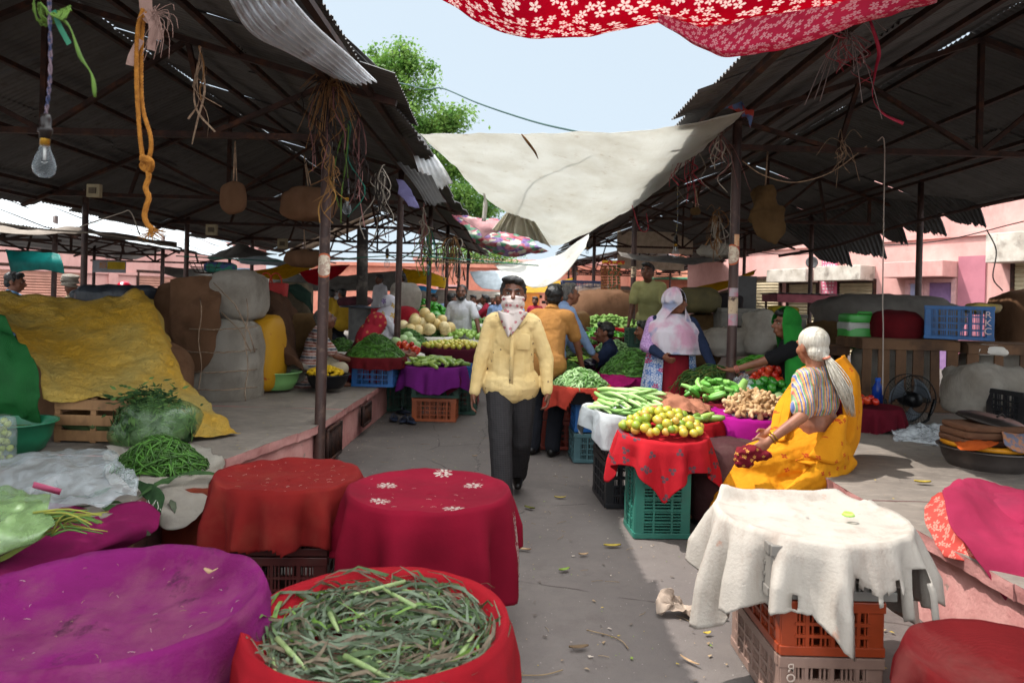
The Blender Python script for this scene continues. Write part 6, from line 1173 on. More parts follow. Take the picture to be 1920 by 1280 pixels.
rows = [('heap of dark green beans beside the orange shirted man', (1058, 700, 8.0), .3, .14, [BEAND, BEAN], 260, .12, .006), ('low heap of olive green beans beyond the orange shirted man', (1075, 668, 9.2), .42, .13, [BEAND, pm('olive_bean', '#5a6428', '#454e1f', bump=0)], 240, .16, .007), ('heap of knobbly gourds on the red cloth', (1078, 645, 10.2), .32, .13, [pm('knobbly_gourd', '#5e8a3e', '#487030', bump=.2)], 120, .14, .018), ('heap of pale gourds on the turquoise cloth', (1150, 660, 9.6), .28, .14, [BEANP], 120, .14, .016), ('heap of bright green chillies beyond the second right post', (1118, 630, 11.3), .5, .12, [pm('chilli_green', '#4a8a22', '#37701a', bump=0, rough=.3)], 200, .14, .014), ('heap of pale round greens behind the second right post', (1140, 612, 12.6), .75, .18, [pm('soft_green', '#6f8f44', '#587536', bump=0)], 240, .12, .026)]
for i, (lb, q, Rr, h, mt, n, L, th) in enumerate(rows):
    c = P(*q); heap('vegetable_heap', lb, c, Rr, h, mt, n, L, th, 40+i); cm = (REDR, MARO, fab('crimson_stall_cloth', '#8c1232', '#760f2a'), fab('turquoise_cloth', '#1f7f86', '#196a70'), MARO, REDR)[i]
    drape('tray_cloth', ('scarlet', 'maroon', 'crimson', 'turquoise', 'deep maroon', 'plain scarlet')[i]+' cloth under the '+lb[:62], c, Rr*1.06, Rr*1.4, cm, th0=.5+i, depth=.01, maxL=.22, seed=50+i)
    crate('dark crate under the '+lb[:60], (c.x, c.y, 0), (.5, .4, c.z*.48), 0, (BLK, REDC, BLK, BLK, NAV, BLK)[i]); crate('upper dark crate under the '+lb[:60], (c.x, c.y, c.z*.49), (.5, .4, c.z*.46), 0, (BLK, REDC, BLK, BLK, NAV, BLK)[i])
o = MB().ell((0, 0, 0), (.09, .08, .07), 16, 10).build('eggplant', pm('black_aubergine', '#120d17', rough=.15, bump=0), None, local=True); o.location = P(1107, 683, 7.9); tag(o, 'glossy black aubergine resting behind the pale beans', 'aubergine')
pile(CHIL, P(1090, 680, 8.1), .12, .08, .05, .02, 16, 'yellow green pepper beside the black aubergine', 'peppers by the aubergine', 3, 1, elong=True)
# ------------------------------------------------------------------ left stalls
c1 = P(815, 685, 9.0); drape('tray_cloth', 'purple cloth under the cucumbers on stacked crates', c1, .40, .62, fab('violet_cloth', '#6e1f72', '#5c1860'), th0=.8, depth=.01, nf=9, fold=.03, seed=20, maxL=.32, minL=.1); pile(CUC, c1, .37, .36, .07, .028, 84, 'plump green cucumber heaped on the purple cloth', 'cucumbers on the purple cloth', 8, 2, elong=True)
crate('burnt orange crate on the ground under the cucumbers', (c1.x+.02, 9.05, 0), (.54, .4, .29), 0, ORN, nv=5); crate('bottle green crate on the burnt orange crate', (c1.x+.03, 9.05, .295), (.58, .42, .3), 0, GRN, nv=5); crate('second bottle green crate behind the burnt orange one', (c1.x+.3, 9.7, 0), (.4, .5, .34), 0, GRN); crate('blue crate upon the second bottle green crate', (c1.x+.32, 9.7, .345), (.4, .5, .3), 0, BLU)
cloth('stall_cloth', 'dark maroon cloth hanging below the purple cloth', 'cloth', [pp((832, 712, 8.78), (862, 706, 8.7)), pp((834, 728, 8.75), (865, 722, 8.68)), pp((838, 742, 8.75), (852, 732, 8.7))], MARO, 14, 14, .012, 5, 9)
c2 = P(852, 652, 10.6); drape('tray_cloth', 'dark maroon cloth under the yellow lemons', c2, .5, .72, MARO, th0=.8, depth=.01, nf=8, seed=21, maxL=.35, minL=.15); LEM = veg('lemon', 'lemon', ball(.036, n=10, k=7, sz=(1.1, 1, 1)), rmat('lemon_skin', [(.1, '#9da838'), (.5, '#b8b040'), (.9, '#c4b050')], .4)); pile(LEM, c2, .46, .42, .06, .036, 90, 'yellow green lemon heaped on the dark maroon cloth', 'lemons on the maroon cloth', 9, 1)
crate('red crate on the ground beneath the lemons', (c2.x+.12, 10.6, 0), (.5, .4, .3), 0, plast('red_crate', '#a3161f')); crate('black crate over the red crate beneath the lemons', (c2.x+.12, 10.6, .305), (.5, .4, .4), 0, BLK)
c3 = P(866, 636, 11.7); drape('tray_cloth', 'white cloth with a pink border under the green guavas', c3, .42, .6, WHITEC, th0=.8, depth=.01, seed=22, maxL=.35); GUA = veg('guava', 'guava', ball(.045, n=10, k=7), rmat('guava_skin', [(.1, '#6f9038'), (.6, '#86a848'), (.9, '#9ab85c')], .4)); pile(GUA, c3, .4, .36, .09, .045, 46, 'green guava heaped behind the yellow lemons', 'guavas behind the lemons', 10, 1)
crate('dark crate beneath the green guavas', (c3.x, 11.7, 0), (.5, .4, .5), 0, BLK)
tab = [('heap of dark leafy greens beside the far guavas', (812, 632, 11.8), .42, .15, [HERB[0], BEAND], 200, .14, .012), ('heap of pale green peas behind the guavas', (878, 622, 12.8), .34, .12, [pm('pea_green', '#7fa65a', '#5f8840', bump=0)], 220, .06, .022), ('heap of green beans before the melons', (762, 646, 10.8), .38, .24, [BEAN, BEAND], 300, .12, .007), ('big heap of green beans on the dark red cloth on the left platform', (705, 668, 8.9), .36, .27, [BEAN, BEAND, BEAN], 560, .14, .006), ('heap of small green beans before the red sari', (640, 658, 9.3), .27, .17, [BEAND, BEAN], 300, .09, .006), ('heap of mixed peas at the far stall before the red tee', (915, 612, 16.5), .6, .18, [pm('pea_green', '#7fa65a', '#5f8840', bump=0), BEANP], 160, .12, .03), ('heap of capsicums beyond the melons', (800, 596, 14), .55, .3, [pm('glossy_capsicum', '#2f7a22', '#4a9a30', rough=.25, bump=0)], 130, .12, .04), ('flat heap of cucumbers beside the far capsicums', (830, 604, 14.5), .4, .1, [pm('pale_cucumber', '#5f9a4a', '#4a8038', bump=0)], 90, .2, .03), ('heap of green tindora at the far pea stall', (880, 606, 15.5), .4, .14, [BEAN], 140, .09, .02)]
for i, (lb, q, Rr, h, mt, n, L, th) in enumerate(tab):
    c = P(*q); heap('vegetable_heap', lb, c, Rr, h, mt, n, L, th, 70+i)
    cm = (MARO, WHITEC, MAG, fab('dark_red_stall_cloth', '#5e1219', '#4c0e14'), WHITEC, WHITEC, WHITEC, fab('pale_teal_cloth', '#7fa0a0'), WHITEC)[i]; cn = ('maroon', 'white', 'magenta', 'dark red', 'dusty white', 'clean white', 'pale', 'pale teal', 'plain white')[i]
    drape('tray_cloth', cn+' cloth under the '+lb[:62], c, Rr*1.05, Rr*1.35, cm, th0=.4+i, depth=.01, maxL=.16 if i != 3 else .12, seed=80+i)
    z0 = .43 if c.x < -1.6 else 0; crate((('blue' if i == 3 else 'green')+' crate under the '+lb)[:90], (c.x, c.y, z0), (.5, .4, max(.12, c.z-z0-.04)), 0, (BLU if i == 3 else GRN))
cm_ = P(800, 630, 11.5); drape('tray_cloth', 'white sheet hanging below the round melons', cm_, .46, .66, WHITEC, th0=.1, depth=.01, nf=7, seed=23, maxL=.4, minL=.2); pile(MELON, cm_+V((-.02, .05, 0)), .42, .36, .28, .095, 26, 'round pale melon heaped on the white sheet', 'melons on the white sheet', 12, 2); crate('navy crate under the melons', (cm_.x, 11.6, 0), (.6, .5, .6), 0, NAV)
ct = P(760, 664, 9.7); drape('tray_cloth', 'white paper cloth under the left tomatoes', ct, .26, .34, WHITEC, th0=.5, depth=.01, seed=24, maxL=.14); pile(dup(TOM), ct, .22, .2, .12, .04, 34, 'shiny red tomato heaped beside the second left post', 'tomatoes by the second left post', 14, 2)
for i, (px, py, d) in enumerate(((742, 640, 10.0), (756, 636, 10.1), (772, 640, 10.1), (780, 648, 10.0), (765, 630, 10.2))):
    o = dup(CABB if i else CABB, P(px, py, d), i, 'striped green round gourd behind the left tomatoes', 'round gourds behind the left tomatoes', scale=.75)
crate('dark green crate under the left tomatoes', (ct.x, 9.8, 0), (.5, .4, ct.z-.04), 0, GRN)
cc = P(845, 622, 12.9); pile(CABB, cc, .42, .3, .16, .1, 13, 'pale green cabbage beside the bearded man', 'cabbages beside the bearded man', 15, 1); crate('green crate stack under the cabbages', (cc.x, 12.9, 0), (.8, .6, cc.z), 0, GRN); crate('tall dark green crate before the far pea stall', tuple(PZ(905, 650, 0)+V((0, .3, 0))), (.7, .5, .5), 0, GRN); 
m = MB(); sack((-2.15, 12.7, .95), (.62, .5, .42), .6, m=m, nz=.12); tag(m.build('covered_heap', fab('crimson_cover_cloth', '#86131f', '#6d0f19')), 'crimson cloth covered heap behind the melons', 'covered heap')
# shoes, bundle of slippers by the left platform
for i, (px, py, rz) in enumerate(((738, 785, .3), (758, 788, -.2), (757, 772, 1.1), (770, 790, .6))):
    p = PZ(px, py, .03); m = MB(); q = Matrix.Rotation(rz, 3, 'Z'); m.ell(p, (.055, .13, .022), rot=q); m.tube([p+q @ V((-.045, -.01, .01)), p+q @ V((0, .04, .06)), p+q @ V((.045, -.01, .01))], .014, 6); tag(m.build('slipper', pm('dark_rubber', '#18181c', '#232c40', rough=.6)), ('black slipper nearest the left platform wall', 'black slipper with a worn sole near the orange crate', 'blue strapped slipper lying on the others', 'dark slipper touching the burnt orange crate')[i], 'slipper')
# basins, bales and bags on the left platform
bowl('light green plastic basin on the left platform beside the white bale', P(515, 729, 8.1), .285, .2, plast('light_green', '#7fae6a', '#6f9c5c', dmax=.2))
bb = bowl('black basin of yellow flowers on the left platform', P(614, 727, 8.15), .245, .16, pm('black_basin_plastic', '#16161a', rough=.4, bump=0)); r_ = random.Random(3); m = MB(); c = P(610, 698, 8.15)
for i in range(90): a = r_.uniform(0, TAU); r = math.sqrt(r_.random())*.2; m.ell(c+V((r*math.cos(a), r*math.sin(a), .06*(1-(r/.2)**2)+r_.uniform(-.02, .01))), (.03, .03, .02), 7, 5, nz=.3, seed=i)
m.build('marigold_heads', pm('marigold_yellow', '#c9a414', '#a88410', bump=.3), bb)
def bale():
    b = P(395, 755, 7.5); t = thing('goods_bale', 'tall bale of brown burlap and dirty white sacking tied with cord', 'bale', b); m = MB()
    sack(P(365, 600, 7.6)+V((0, .15, 0)), (.42, .4, .40), .5, m=m, nz=.08, seed=2); m.build('brown_sack', SACKB, t, disp=[(.2, .04), (.05, .015)]); m = MB()
    sack(P(440, 555, 7.5)+V((0, .1, 0)), (.27, .38, .27), .65, m=m, nz=.12, seed=5); m.build('white_sack', SACKW, t, disp=[(.2, .05), (.05, .015)]); m = MB()
    sack(P(420, 680, 7.45)+V((0, .1, 0)), (.34, .4, .46), .42, m=m, nz=.08, seed=8); m.build('lower_bundle', SACKW, t, disp=[(.16, .06), (.04, .02)]); m = MB()
    sack(P(345, 690, 7.4)+V((0, .1, 0)), (.22, .36, .42), .5, m=m, nz=.08, seed=9); m.build('brown_side', SACKB, t, disp=[(.12, .05), (.04, .015)])
    patch([pp((320, 525, 7.25), (380, 518, 7.3), (415, 520, 7.3)), pp((318, 600, 7.1), (370, 600, 7.08), (410, 600, 7.1)), pp((330, 660, 7.15), (380, 680, 7.08), (405, 640, 7.12)), pp((335, 690, 7.2), (372, 700, 7.1), (398, 668, 7.14))], 24, 28, .02, 4, 6).build('brown_flap', SACKB, t, solid=.01)
    m = MB()
    for py in (612, 655, 692, 725): m.tube([P(lerp(318, 482, i/24), py+6*math.sin(i/24*PI)+rnd.uniform(-1, 1), 7.42-.42*math.sin(i/24*PI)**.5) for i in range(25)], .006, 5)
    for px in (375, 462): m.tube([P(px+3*math.sin(i), lerp(560, 752, i/12), 7.42-.43*(.75 if i < 1 else 1)) for i in range(13)], .005, 5)
    m.tube([P(400, 530, 7.15), P(440, 570, 7.1), P(468, 625, 7.05), P(478, 660, 7.1)], .006, 5); m.tube([P(415, 585, 7.1), P(450, 620, 7.05), P(470, 660, 7.05)], .006, 5); m.build('cord', TWINE, t)
bale()
m = MB(); sack(P(492, 660, 7.9)+V((0, .1, -.02)), (.2, .3, .42), .6, m=m, nz=.08, seed=3); ys = m.build('printed_sack', pm('yellow_printed_sack', '#b07f14', '#8f3a1c', scale=5, con=(.62, .66), rough=.6), None); tag(ys, 'yellow printed sack squeezed behind the white bale', 'sack')
m = MB(); sack(P(545, 640, 8.9)+V((0, .3, -.05)), (.42, .3, .4), .6, m=m); tag(m.build('sack', SACKT), 'filled sack under the brown net', 'sack')
m = MB(); sack(P(530, 700, 8.3)+V((0, .2, 0)), (.3, .15, .13), .6, m=m, nz=.1); tag(m.build('white_bag', SACKW), 'white bag behind the light green basin', 'bag')
cloth('net_cover', 'brown net cloth draped behind the light green basin', 'cloth', [pp((470, 548, 8.6), (510, 545, 8.7), (540, 560, 8.9), (556, 585, 9.2)), pp((478, 590, 8.3), (520, 590, 8.3), (545, 610, 8.7), (556, 635, 9.1)), pp((500, 650, 8.15), (535, 650, 8.1), (550, 660, 8.6), (558, 675, 9.0)), pp((540, 690, 8.05), (565, 692, 8.0), (570, 692, 8.15), (582, 692, 8.3))], fab('brown_net_cloth', '#4d3526', '#3b281d', weave=60), 40, 40, .035, 6, 5)
hb = thing('shopping_bag', 'red shopping bag with looped handles behind the brown net', 'bag', P(508, 580, 8.8)); m = MB(); b = WL[hb.name]; m.box(b+V((0, .05, .16)), (.36, .16, .34), taper=.85); m.build('bag_body', pm('red_bag_cloth', '#9c2220', '#841b1a', rough=.6), hb, bevel=.02); m = MB()
for dx in (-.07, .05): m.tube([b+V((dx+.075*math.cos(a), 0, .32+.13*math.sin(a))) for a in [PI*i/12 for i in range(13)]], .011, 6)
m.build('handle', pm('orange_handle', '#a83c20', bump=0), hb)
m = MB(); sack(P(550, 562, 9.6), (.24, .2, .24), .35, m=m); tag(m.build('card_box', pm('dull_card', '#5f5340', '#463c2e')), 'dull brown box under a dark green cloth', 'box'); cloth('cover_cloth', 'dark green cloth over the dull brown box', 'cloth', [pp((530, 532, 9.6), (560, 530, 9.6), (578, 545, 9.5)), pp((532, 540, 9.3), (562, 540, 9.3), (584, 560, 9.3)), pp((560, 560, 9.25), (575, 570, 9.22), (590, 592, 9.25))], fab('dark_green_cloth', '#20332a', '#182720'), 16, 20, .02, 3)
wbk = thing('wire_basket', 'open wire basket on top of the tall bale', 'basket', P(392, 512, 7.9)); m = MB(); b = WL[wbk.name]
for z, r in ((0, .14), (.06, .19), (.12, .23)): m.tube([b+V((r*math.cos(a), r*math.sin(a), z)) for a in [TAU*i/24 for i in range(25)]], .004, 5)
for i in range(16): a = TAU*i/16; m.tube([b+V((.14*math.cos(a), .14*math.sin(a), 0)), b+V((.23*math.cos(a), .23*math.sin(a), .12))], .003, 4)
m.build('wire', RUST, wbk); m = MB(); sack(b+V((.1, 0, .06)), (.18, .1, .07), .7, m=m, nz=.3); m.build('folded_rag', pm('blue_checked_rag', '#39406a', '#2a6a58', scale=12, con=(.48, .52)), wbk)
cyl = thing('metal_drum', 'grey metal drum on the left platform behind the red sari', 'drum', P(674, 600, 10.8)); m = MB(); m.lathe([(.16, -.3), (.165, .16), (.17, .17), (.165, .19), (0, .19)], WL[cyl.name], 24); m.build('shell', pm('dull_zinc', '#6d6c6a', '#565554', metal=.3), cyl); m = MB(); m.lathe([(.3, .19), (.3, .21), (0, .23)], WL[cyl.name], 24); m.build('lid', pm('dark_lid', '#2c3038', rough=.4), cyl)
m = MB(); m.tube([P(678, 620, 11.4), P(680, 430, 11.4)], .09, 16); tag(m.build('thick_pipe', pm('sooty_pipe', '#3b3430', '#2a2522', dirt='#7a7068', dscale=3)), 'thick sooty pipe standing behind the first left post', 'pipe')
m = MB(); sack(P(665, 565, 11.6), (.28, .2, .09), .7, m=m, nz=.3, seed=3); tag(m.build('onion_heap', pm('onion_purple', '#4a1d26', '#35141b', bump=.8, bscale=30, bdist=.03)), 'dark heap of onions beside the thick pipe', 'onions', None, 'stuff')
# ------------------------------------------------------------------ right platform goods
def pallet(label, c, w, d, h, nx, seed):
    t = thing('wooden_crate', label, 'crate', c); m = MB(); b = V(c); r_ = random.Random(seed)
    for i in range(nx): m.box(b+V((lerp(-w/2+.05, w/2-.05, i/(nx-1)), -d/2, h/2)), (.11+r_.uniform(-.015, .02), .02, h-.02), rot=Euler((0, r_.uniform(-.02, .02), 0)).to_matrix())
    m.build('slat', WOODD, t, smooth=False, bevel=.003); m = MB()
    for z in (.05, h-.05): m = MB(); m.box(b+V((0, -d/2-.02, z)), (w+.03, .022, .1)); m.box(b+V((0, d/2, z)), (w, .02, .1)); m.box(b+V((-w/2, 0, z)), (.02, d+.03, .1)); m.box(b+V((w/2, 0, z)), (.02, d+.03, .1)); m.build('rail', WOODD, t, smooth=False, bevel=.003)
    m = MB()
    for i in range(3): m.box(b+V((0, lerp(-d/2+.1, d/2-.1, i/2), h+.008)), (w, .16, .018))
    m.build('top_board', WOODD, t, smooth=False); m = MB(); sack(b+V((.02, .06, h*.5)), (w*.42, d*.3, h*.44), .5, m=m, nz=.15, seed=seed); m.build('stored_sack', SACKW, t); return t
pallet('long old wooden crate carrying the blue crate, white sacks inside', (4.28, 7.95, .45), 1.02, .6, .76, 6, 1); pallet('old wooden crate at the right end of the crate row', (5.35, 7.9, .45), .95, .6, .74, 4, 2); pallet('old wooden crate under the green water cooler', (3.45, 8.3, .45), .7, .5, .66, 4, 3)
RKC = plast('strong_blue_crate', '#1560a0', '#124f86', dmax=.25); t = crate('blue crate with white letters standing on the wooden crate row', (4.86, 7.75, 1.235), (.62, .46, .36), -.55, RKC, nv=6, nh=3)
for i, ch in enumerate('RKC'): text_on(t, ch, (.26, -.245, .27-.085*i), (PI/2, 0, 0), .1, pm('white_lettering', '#e6d3d6', bump=0))
text_on(t, 'HARISH', (.325, .14, .19), (PI/2, PI/2, PI/2), .06, pm('faded_red_lettering', '#8a5a6c', bump=0)) if False else None
m = MB(); sack(P(1840, 578, 7.9), (.2, .1, .06), .6, m=m, nz=.4, seed=2); tag(m.build('cardboard_scrap', pm('yellow_card', '#b59a3a', '#7d6f5a')), 'torn yellow card sticking out above the blue crate', 'cardboard')
wcl = thing('water_cooler', 'green and white water cooler jug with a tap', 'water cooler', P(1608, 652, 8.2)); b = WL[wcl.name]; GPL = plast('cooler_green', '#3a9a3c', '#2f8232', dmax=.2)
m = MB(); sack(b+V((0, 0, .13)), (.19, .16, .14), .35, m=m, nz=0); m.build('lower_body', GPL, wcl); m = MB(); m.box(b+V((0, 0, .245)), (.375, .31, .11)); m.build('white_band', plast('cooler_band', '#a8a8a2'), wcl, bevel=.03); m = MB(); sack(b+V((0, 0, .34)), (.185, .155, .055), .35, m=m, nz=0); m.build('lid', GPL, wcl); m = MB(); m.tube([b+V((-.08, -.13, .37)), b+V((-.07, -.15, .41)), b+V((.07, -.15, .41)), b+V((.08, -.13, .37))], .014, 8); m.build('handle', GPL, wcl); m = MB(); m.tube([b+V((0, -.15, .08)), b+V((0, -.21, .08))], .02, 10); m.tube([b+V((0, -.2, .08)), b+V((0, -.2, .03))], .012, 8); m.build('tap', pm('grey_tap', '#777c74', bump=0), wcl)
m = MB(); sack(P(1680, 615, 8.0), (.27, .22, .2), .7, m=m, nz=.12, seed=7); tag(m.build('cloth_bundle', fab('dark_red_bundle_cloth', '#611219', '#4d0e14')), 'dark red cloth bundle between cooler and blue crate', 'bundle')
m = MB(); sack(P(1660, 600, 9.8), (.95, .5, .35), .6, m=m, nz=.12, seed=9); tag(m.build('covered_goods', fab('grey_tarpaulin', '#6b655f', '#57514c', rough=.7)), 'long grey covered heap behind the green cooler', 'covered heap'); m = MB(); sack(P(1935, 605, 8.6), (.42, .4, .40), .65, m=m, nz=.1, seed=12); tag(m.build('burlap_sack', SACKB), 'bulging brown burlap sack at the right edge', 'sack')
# fan
def fan():
    c = P(1706, 748, 6.85); t = thing('pedestal_fan', 'black round cage fan standing on the right platform floor', 'fan', (c.x, c.y, .45)); q = Euler((0, 0, .15)).to_matrix(); Rr = .235; m = MB(); FB = pm('fan_black', '#141416', rough=.35, bump=0, metal=.2)
    for dy in (-.055, .055):
        for rr in (Rr, Rr*.6, Rr*.25): m.tube([c+q @ V((rr*math.cos(a), dy*(1 if rr == Rr else 1.5), rr*math.sin(a))) for a in [TAU*i/40 for i in range(41)]], .0055 if rr == Rr else .003, 6)
        for i in range(44): a = TAU*i/44; m.tube([c+q @ V((.05*math.cos(a), dy*1.7, .05*math.sin(a))), c+q @ V((Rr*.6*math.cos(a+.06), dy*1.5, Rr*.6*math.sin(a+.06))), c+q @ V((Rr*math.cos(a+.1), dy, Rr*math.sin(a+.1)))], .0016, 4)
    m.build('cage', FB, t); m = MB(); m.lathe([(0, -.09), (.07, -.09), (.075, -.05), (.075, .05), (.06, .1), (0, .1)], c, 20, rot=q @ Euler((PI/2, 0, 0)).to_matrix()); m.build('motor', FB, t)
    for k in range(3):
        m = MB(); a0 = k*TAU/3+.6; m.grid(lambda u, v: c+q @ V(((.06+v*.15)*math.cos(a0+(u-.5)*(.5+.9*v)), (u-.5)*.05, (.06+v*.15)*math.sin(a0+(u-.5)*(.5+.9*v)))), 8, 8); m.build('blade', pm('grey_blade', '#5a6068', rough=.35, bump=0), t, solid=.003)
    m = MB(); m.tube([c+q @ V((Rr+.03, 0, 0)), c+q @ V((.2, 0, -.2)), c+q @ V((.08, 0, -.27)), c+q @ V((-.08, 0, -.27)), c+q @ V((-.2, 0, -.2)), c+q @ V((-Rr-.03, 0, 0))], .013, 8); m.box(c+V((0, 0, -.285)), (.3, .16, .025)); m.build('stand', FB, t)
fan()
ctr = P(1628, 762, 6.5); drape('tray_cloth', 'dark crimson cloth under the few tomatoes behind the seated woman', ctr, .28, .42, fab('dark_crimson_cloth', '#5f0f20', '#4d0c1a'), th0=.4, depth=.01, maxL=.3, seed=30); pile(dup(TOM), ctr+V((-.08, 0, 0)), .15, .14, .06, .04, 11, 'red tomato on the dark crimson cloth behind the seated woman', 'tomatoes behind the seated woman', 20, 1); crate('low crate under the dark crimson cloth', (ctr.x, 6.5, .45), (.4, .36, ctr.z-.5), 0, BLK)
bo = thing('water_bottle', 'blue plastic water bottle between crates and fan', 'bottle', P(1645, 755, 7.1)); m = MB(); m.lathe([(0, 0), (.05, 0), (.052, .15), (.025, .2), (.022, .23)], WL[bo.name], 16); m.build('bottle_body', pm('blue_bottle', '#1b3f9c', rough=.2, bump=0), bo); m = MB(); m.lathe([(.026, .22), (.026, .25), (0, .25)], WL[bo.name], 12); m.build('cap', pm('blue_cap', '#2a58b8', bump=0), bo)
cloth('plastic_sheet', 'flat crumpled clear plastic sheet on the right platform floor', 'plastic sheet', [pp((1668, 800, 6.4), (1720, 795, 6.55), (1765, 805, 6.4)), pp((1675, 815, 6.1), (1725, 808, 6.15), (1772, 818, 6.1)), pp((1680, 828, 5.85), (1725, 836, 5.75), (1772, 840, 5.65))], clearp('floor_film', '#d5dade', .5), 40, 30, .035, 6, 9, .001)
# basin of bedding
cb_ = V(P(1850, 880, 5.0)); bn = bowl('wide dull metal basin holding folded blankets at the right edge', cb_, .30, .16, pm('dull_steel', '#5c5450', '#4a4340', metal=.5, rough=.4), flare=.78)
zr = cb_.z+.165
def stack(name, label, cat, base, w, d, hs, mat, wr=.008):
    m = MB()
    for k, h in enumerate(hs): z = base.z+sum(hs[:k])+h/2; sack((base.x+.008*k, base.y, z), (w/2, d/2, h/2*1.04), .28, m=m, nz=.03, seed=k)
    return tag(m.build(name, mat, None, disp=(.06, wr)), label, cat)
m = MB(); m.lathe([(.22, 0), (.285, 0), (.29, .015), (.285, .03), (.22, .03), (.22, 0)], (cb_.x, cb_.y, zr+.002), 36); tag(m.build('plastic_hoop', pm('yellow_orange_rim', '#c9851a', bump=0, rough=.4)), 'yellow orange plastic hoop resting on the metal basin', 'hoop')
stack('blanket', 'brown blanket folded in layers on the metal basin', 'blanket', V((cb_.x-.06, cb_.y-.03, zr+.03)), .44, .36, (.045, .05, .04), fab('brown_blanket', '#6b4b38', '#573b2c', weave=50, bump=.7))
cloth('orange_cloth', 'orange cloth draped over the yellow hoop of the basin', 'cloth', [pp((1790, 828, 4.85), (1830, 820, 4.9), (1870, 822, 4.9)), pp((1792, 838, 4.72), (1830, 834, 4.7), (1872, 830, 4.75)), pp((1798, 843, 4.68), (1830, 842, 4.66), (1860, 836, 4.7))], fab('orange_rag', '#b5521c', '#9c3f14'), 20, 14, .012, 4, 9)
cloth('patterned_rag', 'patterned tan rag hanging over the basin at the right edge', 'cloth', [pp((1882, 800, 4.9), (1925, 802, 4.9)), pp((1885, 825, 4.72), (1928, 825, 4.74)), pp((1900, 845, 4.68), (1930, 848, 4.7))], pm('patterned_rag', '#9c6a4a', '#5f6070', scale=24, con=(.46, .54)), 16, 16, .016, 5, 9, .008)
m = MB(); m.lathe([(0, .05), (.15, .045), (.22, .02), (.235, 0), (.22, .01), (0, .03)], P(1862, 792, 5.05), 32, rot=Euler((.1, .16, 0)).to_matrix()); m.tube([P(1862, 792, 5.05)+V((-.03, -.08, .05)), P(1862, 792, 5.05)+V((0, -.09, .08)), P(1862, 792, 5.05)+V((.03, -.08, .05))], .007, 6); tag(m.build('pan_lid', pm('dark_lid_metal', '#3a3431', rough=.35, metal=.5)), 'dark metal lid lying on the folded brown blanket', 'lid')
for i, (lb, c, s_, mt) in enumerate((('crumpled heap of grey white sacking at the right edge', (1860, 735, 6.3), (.36, .3, .24), SACKW), ('small white sack on top of the right crate row', (1850, 655, 7.7), (.22, .14, .06), WHITEC), ('white sack crumpled beyond the right post', (1385, 640, 8.6), (.45, .25, .17), SACKW), ('white plastic sack slumped before the metal trunk', (1425, 625, 8.4), (.2, .2, .26), SACKW), ('brown burlap sack behind the white shawl', (1310, 650, 9.0), (.25, .25, .25), SACKT), ('olive burlap bundle above the white shawl', (1305, 563, 9.4), (.32, .28, .17), pm('olive_burlap', '#5a5132', '#463f28', bump=.5)), ('black bundle beside the olive burlap', (1352, 568, 9.6), (.26, .2, .13), pm('black_bundle_cloth', '#1d1517', '#130e0f')), ('pale sack under the black bundle', (1325, 610, 9.6), (.3, .25, .16), SACKT), ('brown sack heap beyond the second right post', (1155, 590, 14.5), (1.0, .6, .5), SACKB), ('grey brown sack heap at the far right stall', (1130, 575, 16), (.8, .5, .5), pm('grey_sacking', '#6a5a50', '#54463e')), ('wicker basket heap beside the black tee', (1083, 618, 11.8), (.2, .2, .3), pm('cane_wicker', '#8a6438', '#6c4c28', bump=.8, bscale=40)), ('brown sack between cooler and green veil', (1545, 640, 8.8), (.22, .2, .25), SACKT), ('burlap sack on the left platform edge behind the white veil', (760, 560, 13.6), (.3, .25, .3), SACKW))):
    m = MB(); sack(P(*c), s_, .62, m=m, nz=.22 if i in (0, 2, 3) else .1, seed=i*3); tag(m.build('sack', mt, None, disp=[(.16, .09), (.05, .05)] if i in (0, 2, 3) else [(.12, .05), (.04, .015)]), lb, 'sack')
tk = thing('metal_trunk', 'grey metal trunk behind the right post', 'trunk', P(1378, 650, 9.2)); m = MB(); b = WL[tk.name]; m.box(b+V((0, 0, .22)), (.48, .4, .46)); m.build('trunk_body', pm('grey_painted_metal', '#77736c', '#5f5b55', metal=.1), tk, bevel=.01); m = MB(); m.box(b+V((0, 0, .47)), (.5, .42, .06)); m.build('lid', pm('grey_painted_metal', '#77736c'), tk, bevel=.01); m = MB(); m.tube([b+V((-.06, -.205, .3)), b+V((-.05, -.24, .27)), b+V((.05, -.24, .27)), b+V((.06, -.205, .3))], .008, 6); m.build('handle', RUST, tk)  # metal storage trunk with a lid and front handle
tk2 = thing('metal_chest', 'long grey metal chest with a yellow bundle on top', 'chest', P(1465, 640, 9.4)); b = WL[tk2.name]; m = MB(); m.box(b+V((0, 0, .14)), (.5, .4, .34)); m.build('chest_body', pm('grey_painted_metal', '#77736c'), tk2, bevel=.01); m = MB(); m.box(b+V((0, 0, .34)), (.52, .42, .05)); m.build('lid', pm('grey_painted_metal', '#77736c'), tk2, bevel=.01)
m = MB(); sack(P(1470, 583, 9.6), (.2, .15, .07), .5, m=m, nz=.25, seed=4); tag(m.build('yellow_bundle', pm('yellow_net_bundle', '#a08a1c', '#7d6b14', bump=.8, bscale=40, bdist=.02)), 'yellow net bundle on the long grey metal chest', 'bundle')
o = MB().box(P(1400, 555, 9.8), (.26, .02, .55)).build('tin_panel', TIN, None, smooth=False); tag(o, 'upright grey tin panel behind the metal trunk', 'tin panel')
